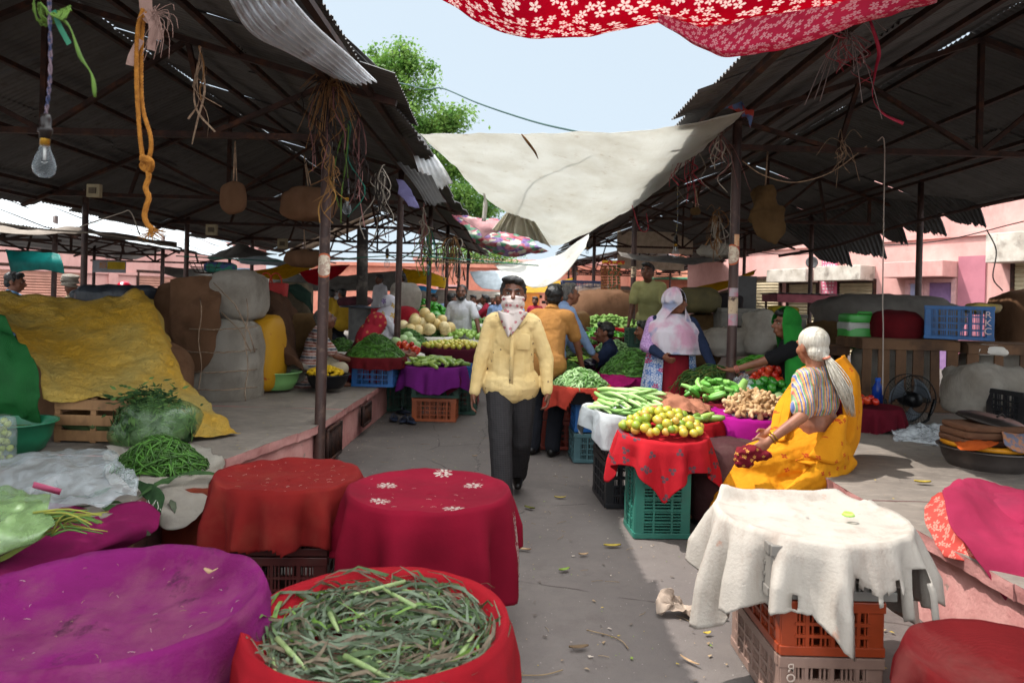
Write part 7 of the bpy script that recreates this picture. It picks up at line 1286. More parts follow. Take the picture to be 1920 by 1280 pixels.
kk = thing('handcart', 'small cart stall with a dusty red canopy before the pink shops', 'cart', (P(1497, 600, 15).x, 15, 0)); b = WL[kk.name]; z1 = P(1497, 560, 15).z; m = MB(); m.box(b+V((0, 0, z1)), (1.25, .9, .16)); m.build('canopy', pm('dusty_red_canopy', '#8a4a52', '#743c44'), kk, smooth=False); m = MB(); m.grid(lambda u, v: b+V((lerp(-.72, .72, u), lerp(-.5, .5, v), z1+.1+.01*math.sin(u*60))), 120, 2); m.build('canopy_roof', TIN, kk, solid=.004); m = MB()
for sx in (-.55, .55):
    for sy in (-.4, .4): m.bar(b+V((sx, sy, 0)), b+V((sx, sy, z1)), .04)
m.build('pole', RUST, kk, smooth=False); m = MB(); m.box(b+V((0, 0, .9)), (1.2, .85, .25)); m.build('counter', pm('dusty_counter', '#7a5a50'), kk, smooth=False)
m = MB(); m.box(P(1822, 725, 7.0), (.2, .05, .34)); tag(m.build('gift_box', m_flower('pink_spotted_paper', '#a3165a', '#4d8a72', 14, .45, proj=(0, 2), fl2='#3f7fa0')), 'magenta box printed with coloured circles beside the crate row', 'box')
crate('black crate at the far right edge under grey sacking', tuple(P(1922, 790, 5.9)-V((0, 0, .0))), (.4, .36, .26), .2, BLK); crate('navy crate behind the green veiled woman', (2.95, 8.3, .45), (.5, .4, .3), 0, NAV); crate('dark red crate behind the seated tomatoes', (2.35, 8.6, .45), (.5, .4, .3), 0, REDC); crate('dark crate at the back of the right stall', (2.6, 8.9, .45), (.5, .4, .3), 0, BLK); crate('navy crate stack by the black tee', tuple(P(1090, 560, 16)), (.9, .6, .4), 0, NAV); crate('green crate held by the stooping man', tuple(P(1210, 650, 9.6)), (.5, .4, .25), 0, GRN)
# ------------------------------------------------------------------ cloths and tarpaulins slung overhead
def m_over():
    k = NT('off_white_awning_cloth'); n = k.noise(1.6, detail=7, rough=.7); n2 = k.noise(7, detail=6, rough=.7); wv = k.noise(40, k.vec(scale=(1, .15, 1)), 4)
    col = k.mix(k.step(n, .4, .7), C('#d6d5d0'), C('#c9c6be')); col = k.mix(k.math('MULTIPLY', k.step(n2, .6, .72), .4), col, C('#96785a')); return k.fin(col, .95, k.math('ADD', wv, n2), .35, .02, spec=.08, trans=.6)
OVER = m_over()
cloth('awning_cloth', 'large off white cloth slung across the walkway between the two sheds', 'awning cloth', [pp((785, 250, 7.6), (900, 251, 7.4), (1020, 251, 6.9), (1210, 242, 6.2), (1310, 226, 5.85), (1398, 207, 5.8)), pp((828, 288, 8.2), (930, 300, 8.1), (1040, 312, 7.9), (1190, 318, 7.3), (1290, 285, 6.9), (1350, 252, 6.6)), pp((866, 326, 9), (950, 345, 8.9), (1050, 362, 8.8), (1160, 366, 8.6), (1240, 338, 8.5), (1292, 302, 8.3)), pp((908, 370, 9.8), (970, 388, 9.8), (1040, 408, 9.7), (1120, 405, 9.6), (1175, 390, 9.5), (1218, 370, 9.4)), pp((975, 415, 10.5), (1005, 430, 10.6), (1040, 443, 10.6), (1085, 438, 10.5), (1110, 430, 10.4), (1140, 415, 10.3)), pp((1025, 455, 11.0), (1032, 460, 11), (1040, 462, 11), (1056, 458, 11), (1066, 453, 11), (1085, 442, 11))], OVER, 70, 60, .014, 3, 3, .003)
cloth('awning_cloth', 'second off white cloth sagging behind the first over the walkway', 'awning cloth', [pp((926, 497, 12.6), (985, 491, 12.4), (1045, 478, 12.1), (1104, 438, 11.6)), pp((936, 506, 12.2), (990, 513, 12.0), (1048, 500, 11.8), (1103, 448, 11.5)), pp((950, 516, 11.7), (1000, 539, 11.4), (1048, 524, 11.3), (1099, 462, 11.3))], OVER, 40, 24, .01, 5, 4, .003)
g = MB()
def pleat(u, v):
    a = P(lerp(958, 985, u), 388, 10.3); b = P(lerp(922, 1034, u), lerp(432, 464, u)-6*math.sin(PI*u), 10.2); t = v**.8; p = a.lerp(b, t); p.y += .06*(math.sin(u*38+4*N3((u*5, v*.6, 2), 1))+.6*N3((u*14, v, 1), 1))*min(1, .3+v); p.z += .06*math.sin(PI*v)*(1-abs(2*u-1)); return p
g.grid(pleat, 90, 24); tag(g.build('gathered_cloth', fab('cream_gathered_cloth', '#cfcabb', '#b9b3a2', trans=.5), None, solid=.003), 'gathered cream cloth end tied in a bunch under the white awning', 'cloth')
m = MB(); m.strip(bez(pp((905, 350, 9.6), (910, 380, 9.6), (907, 415, 9.6)), 10), [.03]*5+[.06]*6, side=(1, 0, 0)); tag(m.build('cloth_strip', WHITEC, None, solid=.003), 'narrow white cloth strip hanging from the awning edge', 'cloth strip')
FLOR = m_flower('red_cloth_with_white_blossoms', '#c21042', '#e0d3cd', 1.0, .40, coord='UV', trans=.62, rand=.75, base2='#a80c38'); FLOR2 = m_flower('pink_side_of_blossom_cloth', '#d2375c', '#e6b3ba', 1.0, .42, coord='UV', trans=.55, rand=.8)
ft = thing('patterned_cloth', 'red cloth with white blossoms slung across the top of the view', 'cloth', (0, 0, 0))
def dd(rows, k): return [[P(x, y, d*k) for x, y, d in r] for r in rows]
patch(dd([[(800, -8, 4.1), (900, 42, 4.2), (1000, 73, 4.2), (1100, 66, 4.25), (1230, 38, 4.3), (1330, 60, 4.3), (1450, 40, 4.35), (1560, 18, 4.4), (1740, -20, 4.5)], [(780, -80, 3.95), (880, -20, 4.05), (1000, 30, 4.05), (1100, 25, 4.05), (1230, 5, 4.1), (1340, 20, 4.1), (1460, -10, 4.15), (1570, -30, 4.2), (1760, -70, 4.3)], [(740, -200, 3.6), (860, -160, 3.65), (1000, -130, 3.65), (1120, -140, 3.65), (1250, -150, 3.7), (1370, -150, 3.7), (1500, -160, 3.75), (1620, -180, 3.8), (1820, -220, 3.8)], [(690, -420, 3.2), (830, -390, 3.2), (980, -380, 3.2), (1120, -380, 3.2), (1270, -380, 3.2), (1400, -380, 3.2), (1540, -390, 3.25), (1680, -400, 3.3), (1890, -430, 3.3)]], .66), 80, 40, .022, 2, 3.5, su=33, sv=14).build('main_cloth', FLOR, ft, solid=.002)
patch(dd([[(1228, 20, 4.2), (1330, 50, 4.22), (1450, 30, 4.25), (1560, 6, 4.3), (1760, -40, 4.4)], [(1232, 40, 4.15), (1310, 82, 4.15), (1400, 86, 4.18), (1540, 50, 4.25), (1755, -10, 4.35)], [(1236, 44, 4.2), (1318, 92, 4.2), (1405, 105, 4.25), (1560, 62, 4.35), (1752, 4, 4.45)]], .655), 60, 24, .012, 6, 5, su=32, sv=6).build('folded_hem', FLOR2, ft, solid=.002)
m = MB(); m.tube(bez([P(1558, 62, 2.87), P(1575, 70, 3.6), P(1590, 72, 4.5)], 10), .003, 5); tag(m.build('tie_string', pm('red_string', '#96303c', bump=0)), 'red string tying the blossom cloth to the right purlin', 'string')
def m_multi():
    k = NT('many_coloured_print'); vo = k.n('TexVoronoi', Scale=9.0, Vector=k.vec(scale=(1, 1, 2))); cp = k.n('SeparateColor', Color=vo.outputs['Color']); col = k.ramp(cp.outputs[0], [(0, C('#6b3a86')), (.2, C('#a3243a')), (.42, C('#c9b4b4')), (.55, C('#2f7a52')), (.72, C('#b0485e')), (.86, C('#c7c2b0'))], 'CONSTANT'); return k.fin(k.mix(.25, col, k.ramp(k.noise(14), [(.3, (.02, .02, .02, 1)), (.7, (.8, .8, .8, 1))])), .9, k.noise(30), .4, .01, trans=.35)
MULT = m_multi(); cloth('printed_cloth', 'many coloured printed cloth strung behind the white awning', 'cloth', [pp((848, 402, 13), (915, 410, 13), (985, 406, 13)), pp((868, 425, 12.8), (930, 440, 12.6), (1000, 448, 12.8)), pp((885, 448, 12.6), (945, 460, 12.4), (1010, 462, 12.6)), pp((900, 462, 12.8), (950, 482, 12.7), (1030, 470, 12.9))], MULT, 40, 30, .022, 2, 4, .003)
cloth('pink_cloth', 'dusty pink cloth folded over the printed one', 'cloth', [pp((860, 408, 12.4), (920, 412, 12.4), (945, 416, 12.4)), pp((890, 425, 12.3), (922, 428, 12.2), (940, 430, 12.2)), pp((905, 444, 12.2), (920, 440, 12.2), (932, 436, 12.2))], fab('dusty_pink_cloth', '#b58a8a', '#a07676', trans=.25), 20, 20, .02, 4)
YP = pm('yellow_sheet', '#d6ac14', '#b8930f', rough=.5, bump=.3, bscale=8, bdist=.03, trans=.6); RP_ = pm('red_sheet', '#c0122a', '#a50f24', rough=.6, bump=.2, trans=.6); BEI = pm('beige_tarpaulin', '#8d8074', '#776b60', rough=.8, bump=.3, bscale=10, bdist=.02, trans=.25, dirt='#5c524a'); GRYT = pm('grey_tarpaulin_sheet', '#7d7770', '#67615b', rough=.8, bump=.3, bscale=10, bdist=.02, trans=.2, dirt='#504a45'); PALET = pm('pale_tarpaulin', '#bcc4c9', '#a3abb0', rough=.7, bump=.2, trans=.3); TEALT = pm('teal_sheet', '#0f7f78', '#0b6660', rough=.5, bump=.3, bscale=10, trans=.35); BLUT = pm('blue_sheet', '#2f86b8', '#256f9b', rough=.5, bump=.2, trans=.3)
tarps = [('yellow tarpaulin sagging over the far left lane', YP, [pp((470, 508, 15), (520, 498, 15), (560, 488, 15), (590, 476, 14.6)), pp((478, 513, 14.6), (520, 514, 14.5), (560, 506, 14.4), (590, 492, 14.2)), pp((485, 517, 14.3), (520, 523, 14.2), (560, 516, 14.1), (588, 504, 14))]),
 ('bright red tarpaulin beside the yellow one on the left', RP_, [pp((561, 511, 14), (600, 505, 14), (655, 497, 14)), pp((568, 522, 13.8), (600, 524, 13.7), (640, 512, 13.7)), pp((578, 531, 13.6), (598, 535, 13.5), (622, 524, 13.5))]),
 ('pale sheet stretched behind the left posts', PALET, [pp((440, 486, 16), (490, 478, 16), (545, 497, 15.5)), pp((450, 494, 15.6), (495, 498, 15.5), (540, 502, 15.3))]),
 ('grey tent shaped tarpaulin beyond the tall bale', GRYT, [pp((385, 482, 15), (420, 470, 14.6), (448, 458, 14.4), (490, 470, 14.6), (520, 476, 15)), pp((392, 488, 14.2), (420, 484, 13.9), (448, 483, 13.8), (490, 480, 14), (520, 478, 14.4))]),
 ('long grey beige tarpaulin across the back of the left shed', GRYT, [pp((300, 500, 19), (460, 508, 19), (620, 516, 19), (780, 505, 19)), pp((310, 515, 18.7), (470, 528, 18.6), (620, 535, 18.6), (780, 528, 18.7)), pp((380, 528, 18.5), (480, 548, 18.4), (620, 545, 18.4), (780, 545, 18.5))]),
 ('beige tarpaulin low over the far left stalls', BEI, [pp((745, 548, 21), (830, 543, 21), (950, 548, 21)), pp((750, 562, 20.6), (840, 556, 20.5), (945, 553, 20.5)), pp((755, 575, 20.3), (850, 568, 20.2), (940, 558, 20.3))]),
 ('yellow tarpaulin between the second and third left posts', YP, [pp((756, 500, 17), (800, 511, 17), (838, 522, 17)), pp((760, 516, 16.7), (800, 524, 16.6), (838, 532, 16.6)), pp((764, 530, 16.5), (800, 534, 16.4), (836, 541, 16.4))]),
 ('narrow blue tarpaulin under the yellow one between the left posts', BLUT, [pp((758, 533, 18), (795, 538, 18), (820, 545, 18)), pp((760, 543, 17.8), (795, 546, 17.8), (815, 549, 17.8))]),
 ('yellow tarpaulin at the end of the walkway right of the masked man', YP, [pp((975, 538, 22), (1030, 531, 22), (1075, 520, 22)), pp((978, 545, 21.7), (1030, 540, 21.6), (1072, 530, 21.6)), pp((982, 551, 21.5), (1030, 547, 21.4), (1070, 539, 21.4))]),
 ('white tarpaulin low at the end of the walkway left of the masked man', PALET, [pp((880, 510, 24), (930, 507, 24), (990, 505, 24)), pp((890, 530, 23.6), (930, 533, 23.5), (985, 530, 23.5)), pp((905, 542, 23.4), (930, 545, 23.3), (980, 543, 23.3))]),
 ('long yellow tarpaulin rising to the right behind the right post', YP, [pp((1245, 556, 13.5), (1310, 538, 13.2), (1365, 525, 13), (1418, 506, 12.6)), pp((1248, 566, 13.2), (1312, 548, 12.9), (1365, 533, 12.7), (1416, 512, 12.4)), pp((1250, 576, 13), (1315, 556, 12.7), (1365, 540, 12.5), (1414, 518, 12.3))]),
 ('beige underside strip below the long yellow tarpaulin', BEI, [pp((1290, 562, 13), (1340, 550, 12.8), (1385, 540, 12.6)), pp((1295, 572, 12.8), (1340, 566, 12.6), (1378, 552, 12.5))]),
 ('teal sheet hung under the far left tin roof', TEALT, [pp((12, 468, 12), (60, 472, 12), (112, 478, 11.8)), pp((16, 490, 11.9), (60, 490, 11.8), (118, 494, 11.7)), pp((20, 512, 11.9), (70, 508, 11.8), (120, 514, 11.7))]),
 ('drab tarpaulin slung below the far left tin roof', BEI, [pp((-60, 415, 10.6), (60, 432, 10.8), (140, 424, 11.2), (220, 438, 12), (330, 455, 13)), pp((-60, 432, 10.2), (60, 441, 10.5), (140, 438, 10.8), (220, 447, 11.6), (330, 461, 12.7))]),
 ('white checked cloth strung across the right shed interior', GRYT, [pp((1158, 470, 12), (1220, 478, 12), (1290, 480, 12), (1352, 482, 11.5)), pp((1162, 480, 11.8), (1220, 490, 11.7), (1290, 493, 11.7), (1350, 488, 11.4))])]
for lb, mt, rw in tarps: cloth('tarpaulin', lb, 'tarpaulin', rw, mt, 30, 18, .03, len(lb), 1.5, .003)
o = MB().box(P(1228, 455, 23.5), (2.5, .04, .72)).build('sheet_board', pm('pale_board', '#c5b8a5', '#aa9d8a'), None, smooth=False); tag(o, 'upper pale board behind the far truss of the right shed', 'board'); o = MB().box(P(1220, 492, 23.4), (2.2, .04, .46)).build('sheet_board', pm('pale_board', '#c5b8a5'), None, smooth=False); tag(o, 'lower pale board behind the far truss of the right shed', 'board')
# ------------------------------------------------------------------ loose tin sheets of the two sheds
def loose(par, rows, tin, amp=.012, waves=9, nu=70, nv=20, name='loose_sheet', rag=0):
    rows = [[V(p) for p in r] for r in rows]; cur = [bez(r, nu) for r in rows]; cols = [bez([c[i] for c in cur], nv) for i in range(nu+1)]
    def fn(u, v):
        p = cols[round(u*nu)][round(v*nv)].copy(); a = cols[min(nu, round(u*nu)+1)][round(v*nv)]-cols[max(0, round(u*nu)-1)][round(v*nv)]; b = cols[round(u*nu)][min(nv, round(v*nv)+1)]-cols[round(u*nu)][max(0, round(v*nv)-1)]; n = a.cross(b); n = n.normalized() if n.length > 1e-8 else V((0, 0, 1))
        p += n*amp*math.sin(u*TAU*waves)
        if rag and v > .92: p -= b.normalized()*rag*abs(N3((u*9, 3, 1), 1.6))
        return p
    return MB().grid(fn, nu, nv).build(name, tin, par, solid=.0015)
TINW = pm('pale_ribbed_sheet', '#d5d7da', '#b9b8b8', scale=3, rough=.5, metal=0, trans=.55, bump=.15, dirt='#7a5f52', dscale=4, dthr=(.55, .75), spec=.5)
loose(LS, dd([[(525, -30, 3.7), (470, -30, 3.55), (415, -25, 3.45)], [(590, 45, 4.4), (525, 45, 4.25), (470, 62, 4.1)], [(660, 108, 5.2), (605, 110, 5.0), (545, 102, 4.75)], [(706, 152, 5.8), (668, 158, 5.6), (628, 146, 5.3)]], .74), TINW, .014, 8)
loose(LS, [pp((545, -10, 4.2), (560, 30, 4.3), (530, 40, 4.3)), pp((640, 62, 5.2), (640, 80, 5.3), (610, 90, 5.3)), pp((700, 118, 6.1), (705, 145, 6.2), (690, 155, 6.2)), pp((712, 130, 6.3), (708, 150, 6.4), (695, 162, 6.4))], TIN, .012, 4)
loose(LS, [pp((775, 290, 8.2), (800, 300, 8.4), (815, 290, 8.6)), pp((788, 330, 8.0), (812, 335, 8.2), (835, 318, 8.4)), pp((800, 362, 7.9), (822, 358, 8.1), (850, 345, 8.3))], TINW, .012, 5, rag=.06)
loose(LS, [pp((740, 300, 7.8), (780, 320, 7.9), (810, 330, 8.0)), pp((780, 350, 7.7), (805, 362, 7.8), (828, 368, 8.0)), pp((800, 385, 7.7), (820, 388, 7.8), (838, 380, 8.0))], TIN, .012, 6, rag=.08)
loose(LS, [pp((700, 200, 6.6), (735, 235, 7.2), (770, 262, 7.8)), pp((725, 195, 6.4), (755, 228, 7.0), (790, 258, 7.6)), pp((745, 205, 6.3), (772, 236, 6.9), (806, 285, 7.5))], TIN, .012, 12)
for x0, x1, d, dy, r in ((1530, 1600, 15, 70, 1), (1590, 1665, 13.8, 72, 2), (1655, 1705, 12.6, 62, 3), (1700, 1778, 12, 55, 4), (1775, 1852, 11.2, 62, 5)):
    yt = lerp(452, 385, (x0-1530)/245); loose(RS, [pp((x0-70, yt-32, d+.6), (x1-70, yt-48, d)), pp((x0-25, yt+5, d+.3), (x1-20, yt-6, d-.2)), pp((x0+10*r % 17, yt+dy*.55, d+.1), (x1, yt+dy*.72, d-.3))], TIN, .014, 9, rag=.1)
# ------------------------------------------------------------------ things hanging from roofs and posts
def twist_rope(m, pts, r, n=60, turns=30):
    a = bez(pts, n)
    for k in range(3):
        out = []
        for i, p in enumerate(a):
            t = (a[min(i+1, n)]-a[max(i-1, 0)]).normalized(); u = t.cross(V((0, 1, .2))).normalized(); w = t.cross(u); an = TAU*(turns*i/n+k/3); out.append(p+(u*math.cos(an)+w*math.sin(an))*r*.55)
        m.tube(out, r*.62, 6)
    return m
d = 2.7; m = MB(); ROPEO = pm('orange_coir_rope', '#b0752c', '#8a561c', scale=50, rough=.9, bump=.7, bscale=220, bdist=.004)
twist_rope(m, pp((268, 18, d), (258, 60, d), (256, 150, d), (262, 250, d), (268, 300, d)), .008, 150, 34); twist_rope(m, pp((272, 22, d), (266, 70, d+.02), (266, 190, d+.02), (282, 255, d), (281, 290, d), (270, 303, d)), .008, 150, 36); twist_rope(m, pp((266, 296, d-.02), (282, 303, d-.03), (280, 318, d), (268, 312, d+.02), (274, 300, d)), .013, 60, 10); twist_rope(m, pp((272, 305, d), (279, 330, d), (273, 352, d), (279, 370, d), (274, 388, d), (271, 405, d), (276, 420, d), (287, 430, d)), .0095, 120, 22)
r_ = random.Random(6)
for i in range(40): p = P(287, 428, d); m.tube([p, p+V((r_.gauss(0, .012), r_.gauss(0, .01), -.01)), p+V((r_.gauss(0, .03), r_.gauss(0, .02), r_.uniform(-.05, .0)))], .0015, 4)
tag(m.build('hanging_rope', ROPEO), 'looped orange coir rope hanging near the upper left corner', 'rope')
m = MB(); RAG = fab('dusty_pink_rag', '#a98a80', '#8c6e64'); pt = P(275, 25, d); m.strip(bez([pt+V((-.01, 0, .12)), pt, pt+V((.03, 0, -.03)), pt+V((.035, 0, -.1))], 8), .05, side=(1, 0, .2)); m.strip(bez([pt, pt+V((.03, -.01, -.05)), pt+V((.02, 0, -.14))], 8), .03, side=(.5, .5, 0)); m.strip(bez([pt+V((-.02, 0, -.1)), pt+V((-.05, 0, -.16)), pt+V((-.06, 0, -.2))], 6), .03, side=(1, 0, .5))
for i in range(26): e = pt+V((r_.uniform(-.03, .12), r_.uniform(-.03, .03), r_.uniform(-.2, .02))); m.tube(bez([pt+V((.02, 0, 0)), lerp(pt, e, .6)+V((.03, 0, .03)), e], 6), .0012, 4)
tag(m.build('knotted_rag', RAG), 'dusty pink rag knotted round the top of the orange rope', 'rag')
bulb('bare glass bulb hanging on a twisted flex at the upper left', P(92, -30, 1.85), P(101, 294, 1.85).z, .88)
m = MB(); pt = P(98, 25, 1.87); GRT = pm('green_twine', '#5c7a2c', '#3f5a1f', bump=0, rough=.7); TLT = pm('teal_tape', '#2f7a5a', '#21604a', bump=0, rough=.6)
for i in range(26): a = r_.uniform(0, TAU); q = r_.uniform(.015, .05); m.tube([pt+V((q*math.cos(a+t)*1.0, q*.6*math.sin(a+t), q*.6*math.sin(a*2+t*2))) for t in (0, .7, 1.4, 2.1, 2.8)], .002, 5)
m.tube(bez(pp((100, 25, 1.87), (130, 50, 1.87), (150, 105, 1.87), (172, 140, 1.87), (178, 182, 1.87)), 16), [.004+.002*math.sin(i) for i in range(17)], 5); m.strip(bez(pp((100, 20, 1.87), (112, 50, 1.87), (130, 83, 1.87)), 8), .014, m=1); tag(m.build('twine_knot', [GRT, TLT]), 'knot of green twine with loose ends above the nearest bulb', 'twine')
bulb('bare bulb on a blue and yellow flex in the right shed', P(1270, 340, 8.5), P(1268, 470, 8.5).z, 1.5, pm('blue_yellow_flex', '#31508a', '#9a8a3a', scale=80, con=(.48, .52)))
for i, (px, py, d_, yt, lb) in enumerate(((652, 385, 6.4, 330, 'small bulb dangling among the ribbons of the first left post'), (728, 490, 9.0, 400, 'bulb on a pale flex beside the second left post'), (803, 499, 12.5, 430, 'bulb hanging at the third left post'), (831, 514, 16.5, 470, 'bulb hanging at the fourth left post'), (1102, 470, 17.5, 440, 'small bulb beside the third right post'), (1083, 512, 22, 480, 'tiny bulb under the far right truss'), (870, 520, 20, 480, 'tiny bulb far down the left shed'))): bulb(lb, P(px, yt, d_), P(px, py, d_).z, 1.3)
# ribbons and straw tied round the first left post
def bunch(label, c, n, L, spread, cols, seed, straw=0, w=.012, cat='ribbons', drop=(0, 0)):
    m = MB(); r_ = random.Random(seed); c = V(c)
    for i in range(n):
        a = r_.uniform(0, TAU); l = L*r_.uniform(.35, 1.1); o = V((math.cos(a)*spread*r_.uniform(.2, 1), math.sin(a)*spread*.6*r_.uniform(.2, 1), 0)); s = c+V((r_.gauss(0, spread*.2), r_.gauss(0, spread*.15), r_.gauss(0, .04)))
        q = [s, s+o*.6+V((0, 0, -.06*l)), s+o+V((r_.gauss(0, .03), 0, -.4*l)), s+o*1.05+V((r_.gauss(0, .05)+drop[0], 0, -.72*l)), s+o*1.0+V((r_.gauss(0, .06)+drop[0], 0, -l))]; k = r_.randrange(len(cols))
        if r_.random() < .45: m.strip(bez(q, 14), w*r_.uniform(.5, 1.3), side=(math.cos(a+1), math.sin(a+1), 0), m=k, twist=r_.uniform(-5, 5))
        else: 
            for j in range(2): m.tube([p+V((.004*math.sin(i_*1.4+j*PI), .004*math.cos(i_*1.4+j*PI), 0)) for i_, p in enumerate(bez(q, 14))], w*.24, 5, m=k)
    for i in range(straw):
        a = r_.uniform(0, TAU); e = c+V((math.cos(a)*r_.uniform(.1, .32), math.sin(a)*.2, r_.uniform(-.55, .05))); m.tube(bez([c, lerp(c, e, .5)+V((0, 0, .1)), e], 8), .0028, 4, m=len(cols)-1)
    return tag(m.build('tied_ribbons', cols), label, cat)
PR_ = pm('dusty_pink_tape', '#7d5450', '#5e3c3a', bump=.2, rough=.8); PB_ = pm('pale_tape', '#9a9084', '#7f766b', bump=.2, rough=.8); PT_ = pm('teal_cord', '#1f6a58', '#164f42', bump=.2, rough=.8); PD_ = pm('dark_tape', '#2c2220', '#1f1816', bump=.2, rough=.8); PS_ = pm('dry_straw', '#8a6540', '#66472b', bump=.2, rough=.9); PO_ = pm('ochre_fibre', '#96703c', '#7a5628', bump=.2, rough=.9)
bunch('great bundle of dusty ribbons and straw tied at the first left post', P(618, 160, 6.0), 34, .78, .17, [PR_, PD_, PD_, PD_, PS_], 1, 60, .011)
bunch('teal and green cord tangle right of the first left post', P(650, 230, 6.1), 7, .8, .07, [PT_, PD_, GRT], 2, 0, .011); bunch('pink braided tape ends hanging beside the teal cord', P(672, 225, 6.2), 12, .9, .06, [PR_, PR_, PD_], 3, 0, .012); bunch('pale looped tape ends before the torn eave', P(712, 320, 6.8), 16, .7, .09, [PB_, PD_], 4, 0, .014)
bunch('ochre fibre tassel hanging down the first left post', P(622, 300, 5.95), 16, .55, .03, [PO_, PS_], 5, 0, .012); bunch('pale rag strips hanging at the second left post', P(795, 395, 8.6), 10, .55, .05, [PB_, PR_], 6, 0, .02); bunch('green cord tangle at the third left post', P(803, 430, 12.6), 16, .8, .12, [PT_, GRT], 7, 0, .02); bunch('dark tatters hanging under the far left eave', P(848, 450, 15), 30, .9, .35, [PD_, PB_, PS_], 8, 20, .03)
bunch('white and pink string tangle on the purlin under the red cloth', P(1590, 72, 4.5), 24, .24, .12, [pm('white_string', '#a58a86', bump=0), pm('red_string', '#96303c', bump=0), pm('grey_string', '#7d6f6c', bump=0)], 9, 12, .006); bunch('pale string loops beside the white awning corner', P(1350, 250, 6.6), 16, .45, .10, [PB_, PR_], 10, 6, .012); bunch('red and grey string ends below the awning corner', P(1296, 285, 7.4), 18, .5, .12, [pm('red_string', '#96303c', bump=0), PD_, PB_], 11, 0, .01); bunch('brown string ends tied on the long right tie beam', P(1580, 268, 6.7), 8, .32, .04, [TWINE], 12, 6, .01); bunch('pale dry fibre hanging from the right shed roof', P(1345, 405, 8.5), 20, .5, .09, [PB_, PS_], 13, 10, .02); bunch('brown fibre knot under the left ridge', P(375, 105, 4.2), 8, .5, .02, [PS_, TWINE], 14, 0, .01)
m = MB(); m.strip(bez(pp((1632, 40, 4.4), (1648, 95, 4.4), (1642, 130, 4.4), (1636, 180, 4.4), (1655, 212, 4.4), (1694, 232, 4.4)), 24), .022, side=(1, .3, 0), twist=4); tag(m.build('red_ribbon', pm('red_tape', '#a3243c', '#8a1c32', rough=.5), None, solid=.002), 'long red plastic ribbon dangling from the red blossom cloth', 'ribbon')
m = MB(); m.tube(bez(pp((1392, 302, 6.72), (1430, 328, 6.7), (1490, 342, 6.7), (1560, 322, 6.7), (1625, 274, 6.72)), 24), .006, 6); tag(m.build('slack_cord', TWINE), 'slack pale cord looping from the right post to the tie beam', 'cord')
m = MB(); m.tube(bez(pp((1645, 264, 6.7), (1658, 268, 6.68), (1657, 400, 6.66), (1655, 560, 6.65), (1656, 620, 6.65), (1655, 740, 6.65)), 40), .006, 6); tag(m.build('power_cord', pm('white_flex', '#a89a90', bump=0)), 'long white flex dropping from the tie beam to the fan', 'cord')
m = MB(); m.tube(bez(pp((690, 145, 14), (760, 158, 12), (800, 168, 11), (830, 166, 10.5), (900, 195, 9), (1000, 228, 8), (1085, 248, 7.25)), 40), .011, 6); tag(m.build('overhead_cable', pm('dark_green_cable', '#2f4a48', bump=0)), 'dark green cable slung over the walkway to the white awning', 'cable')
for i, (pts, r, mt, lb) in enumerate(((pp((150, 425, 7), (225, 400, 7), (245, 398, 7), (262, 440, 7.2)), .006, PB_, 'bent white wire under the left roof'), (pp((330, 480, 10), (560, 490, 10.5), (760, 480, 11), (1010, 498, 11.5)), .008, PT_, 'thin green cord strung across the walkway posts'), (pp((1460, 480, 10), (1560, 462, 9.6), (1700, 420, 9), (1900, 372, 8.4)), .02, RUST, 'bent rusty rod along the far right eave'), (pp((745, 478, 13), (850, 492, 13), (930, 495, 13), (1030, 500, 13)), .008, TWINE, 'pale cord strung low across the walkway'), (pp((1185, 385, 9), (1200, 430, 9), (1215, 430, 9), (1212, 400, 9)), .006, pm('red_string', '#96303c', bump=0), 'red string loop at the second right post'), (pp((0, 418, 9.4), (80, 430, 9.6), (200, 440, 10), (340, 465, 11.5)), .012, PB_, 'white tube running below the far left roof'), (pp((1200, 415, 8.5), (1300, 440, 8.5), (1400, 420, 8.5)), .006, PD_, 'dark wire sagging inside the right shed'))): m = MB(); m.tube(bez(pts, 24), r, 6); tag(m.build('wire', mt), lb, 'wire')
# hanging sacks
def hsack(label, c, s_, mat, top, seed=1, nz=.15):
    t = thing('hanging_sack', label, 'sack', V(c)); m = MB(); sack(c, s_, .75, m=m, nz=nz, seed=seed); m.build('sack_body', mat, t, disp=[(.1, .03)]); m = MB(); m.tube([V(c)+V((0, 0, s_[2]*.9)), V(top)], .008, 6); m.tube([V(c)+V((.03, 0, s_[2]*.9)), V(top)], .006, 6); m.build('cord', TWINE, t)
hsack('small brown sack hanging on a double cord from the left tie beam', P(437, 370, 6.3), (.11, .1, .14), SACKB, P(441, 265, 6.3), 2); hsack('big slumped brown sack hanging behind the first left post', P(578, 385, 7.0), (.25, .2, .17), SACKB, P(570, 290, 7.0), 5, .2); hsack('brown hat shaped sack hanging under the left shed beams', P(570, 485, 10.5), (.27, .2, .13), SACKB, P(570, 430, 10.5), 8, .2)
t = thing('hanging_sacking', 'torn tan burlap hanging from the right tie beam', 'sacking', P(1438, 400, 7.2)); m = MB(); c = P(1434, 375, 7.2); sack(c, (.14, .08, .15), .7, m=m, nz=.3, seed=4); sack(c+V((.02, 0, -.14)), (.17, .07, .11), .7, m=m, nz=.3, seed=6); m.build('sack_fold', SACKT, t, remesh=.012, disp=[(.06, .05)])
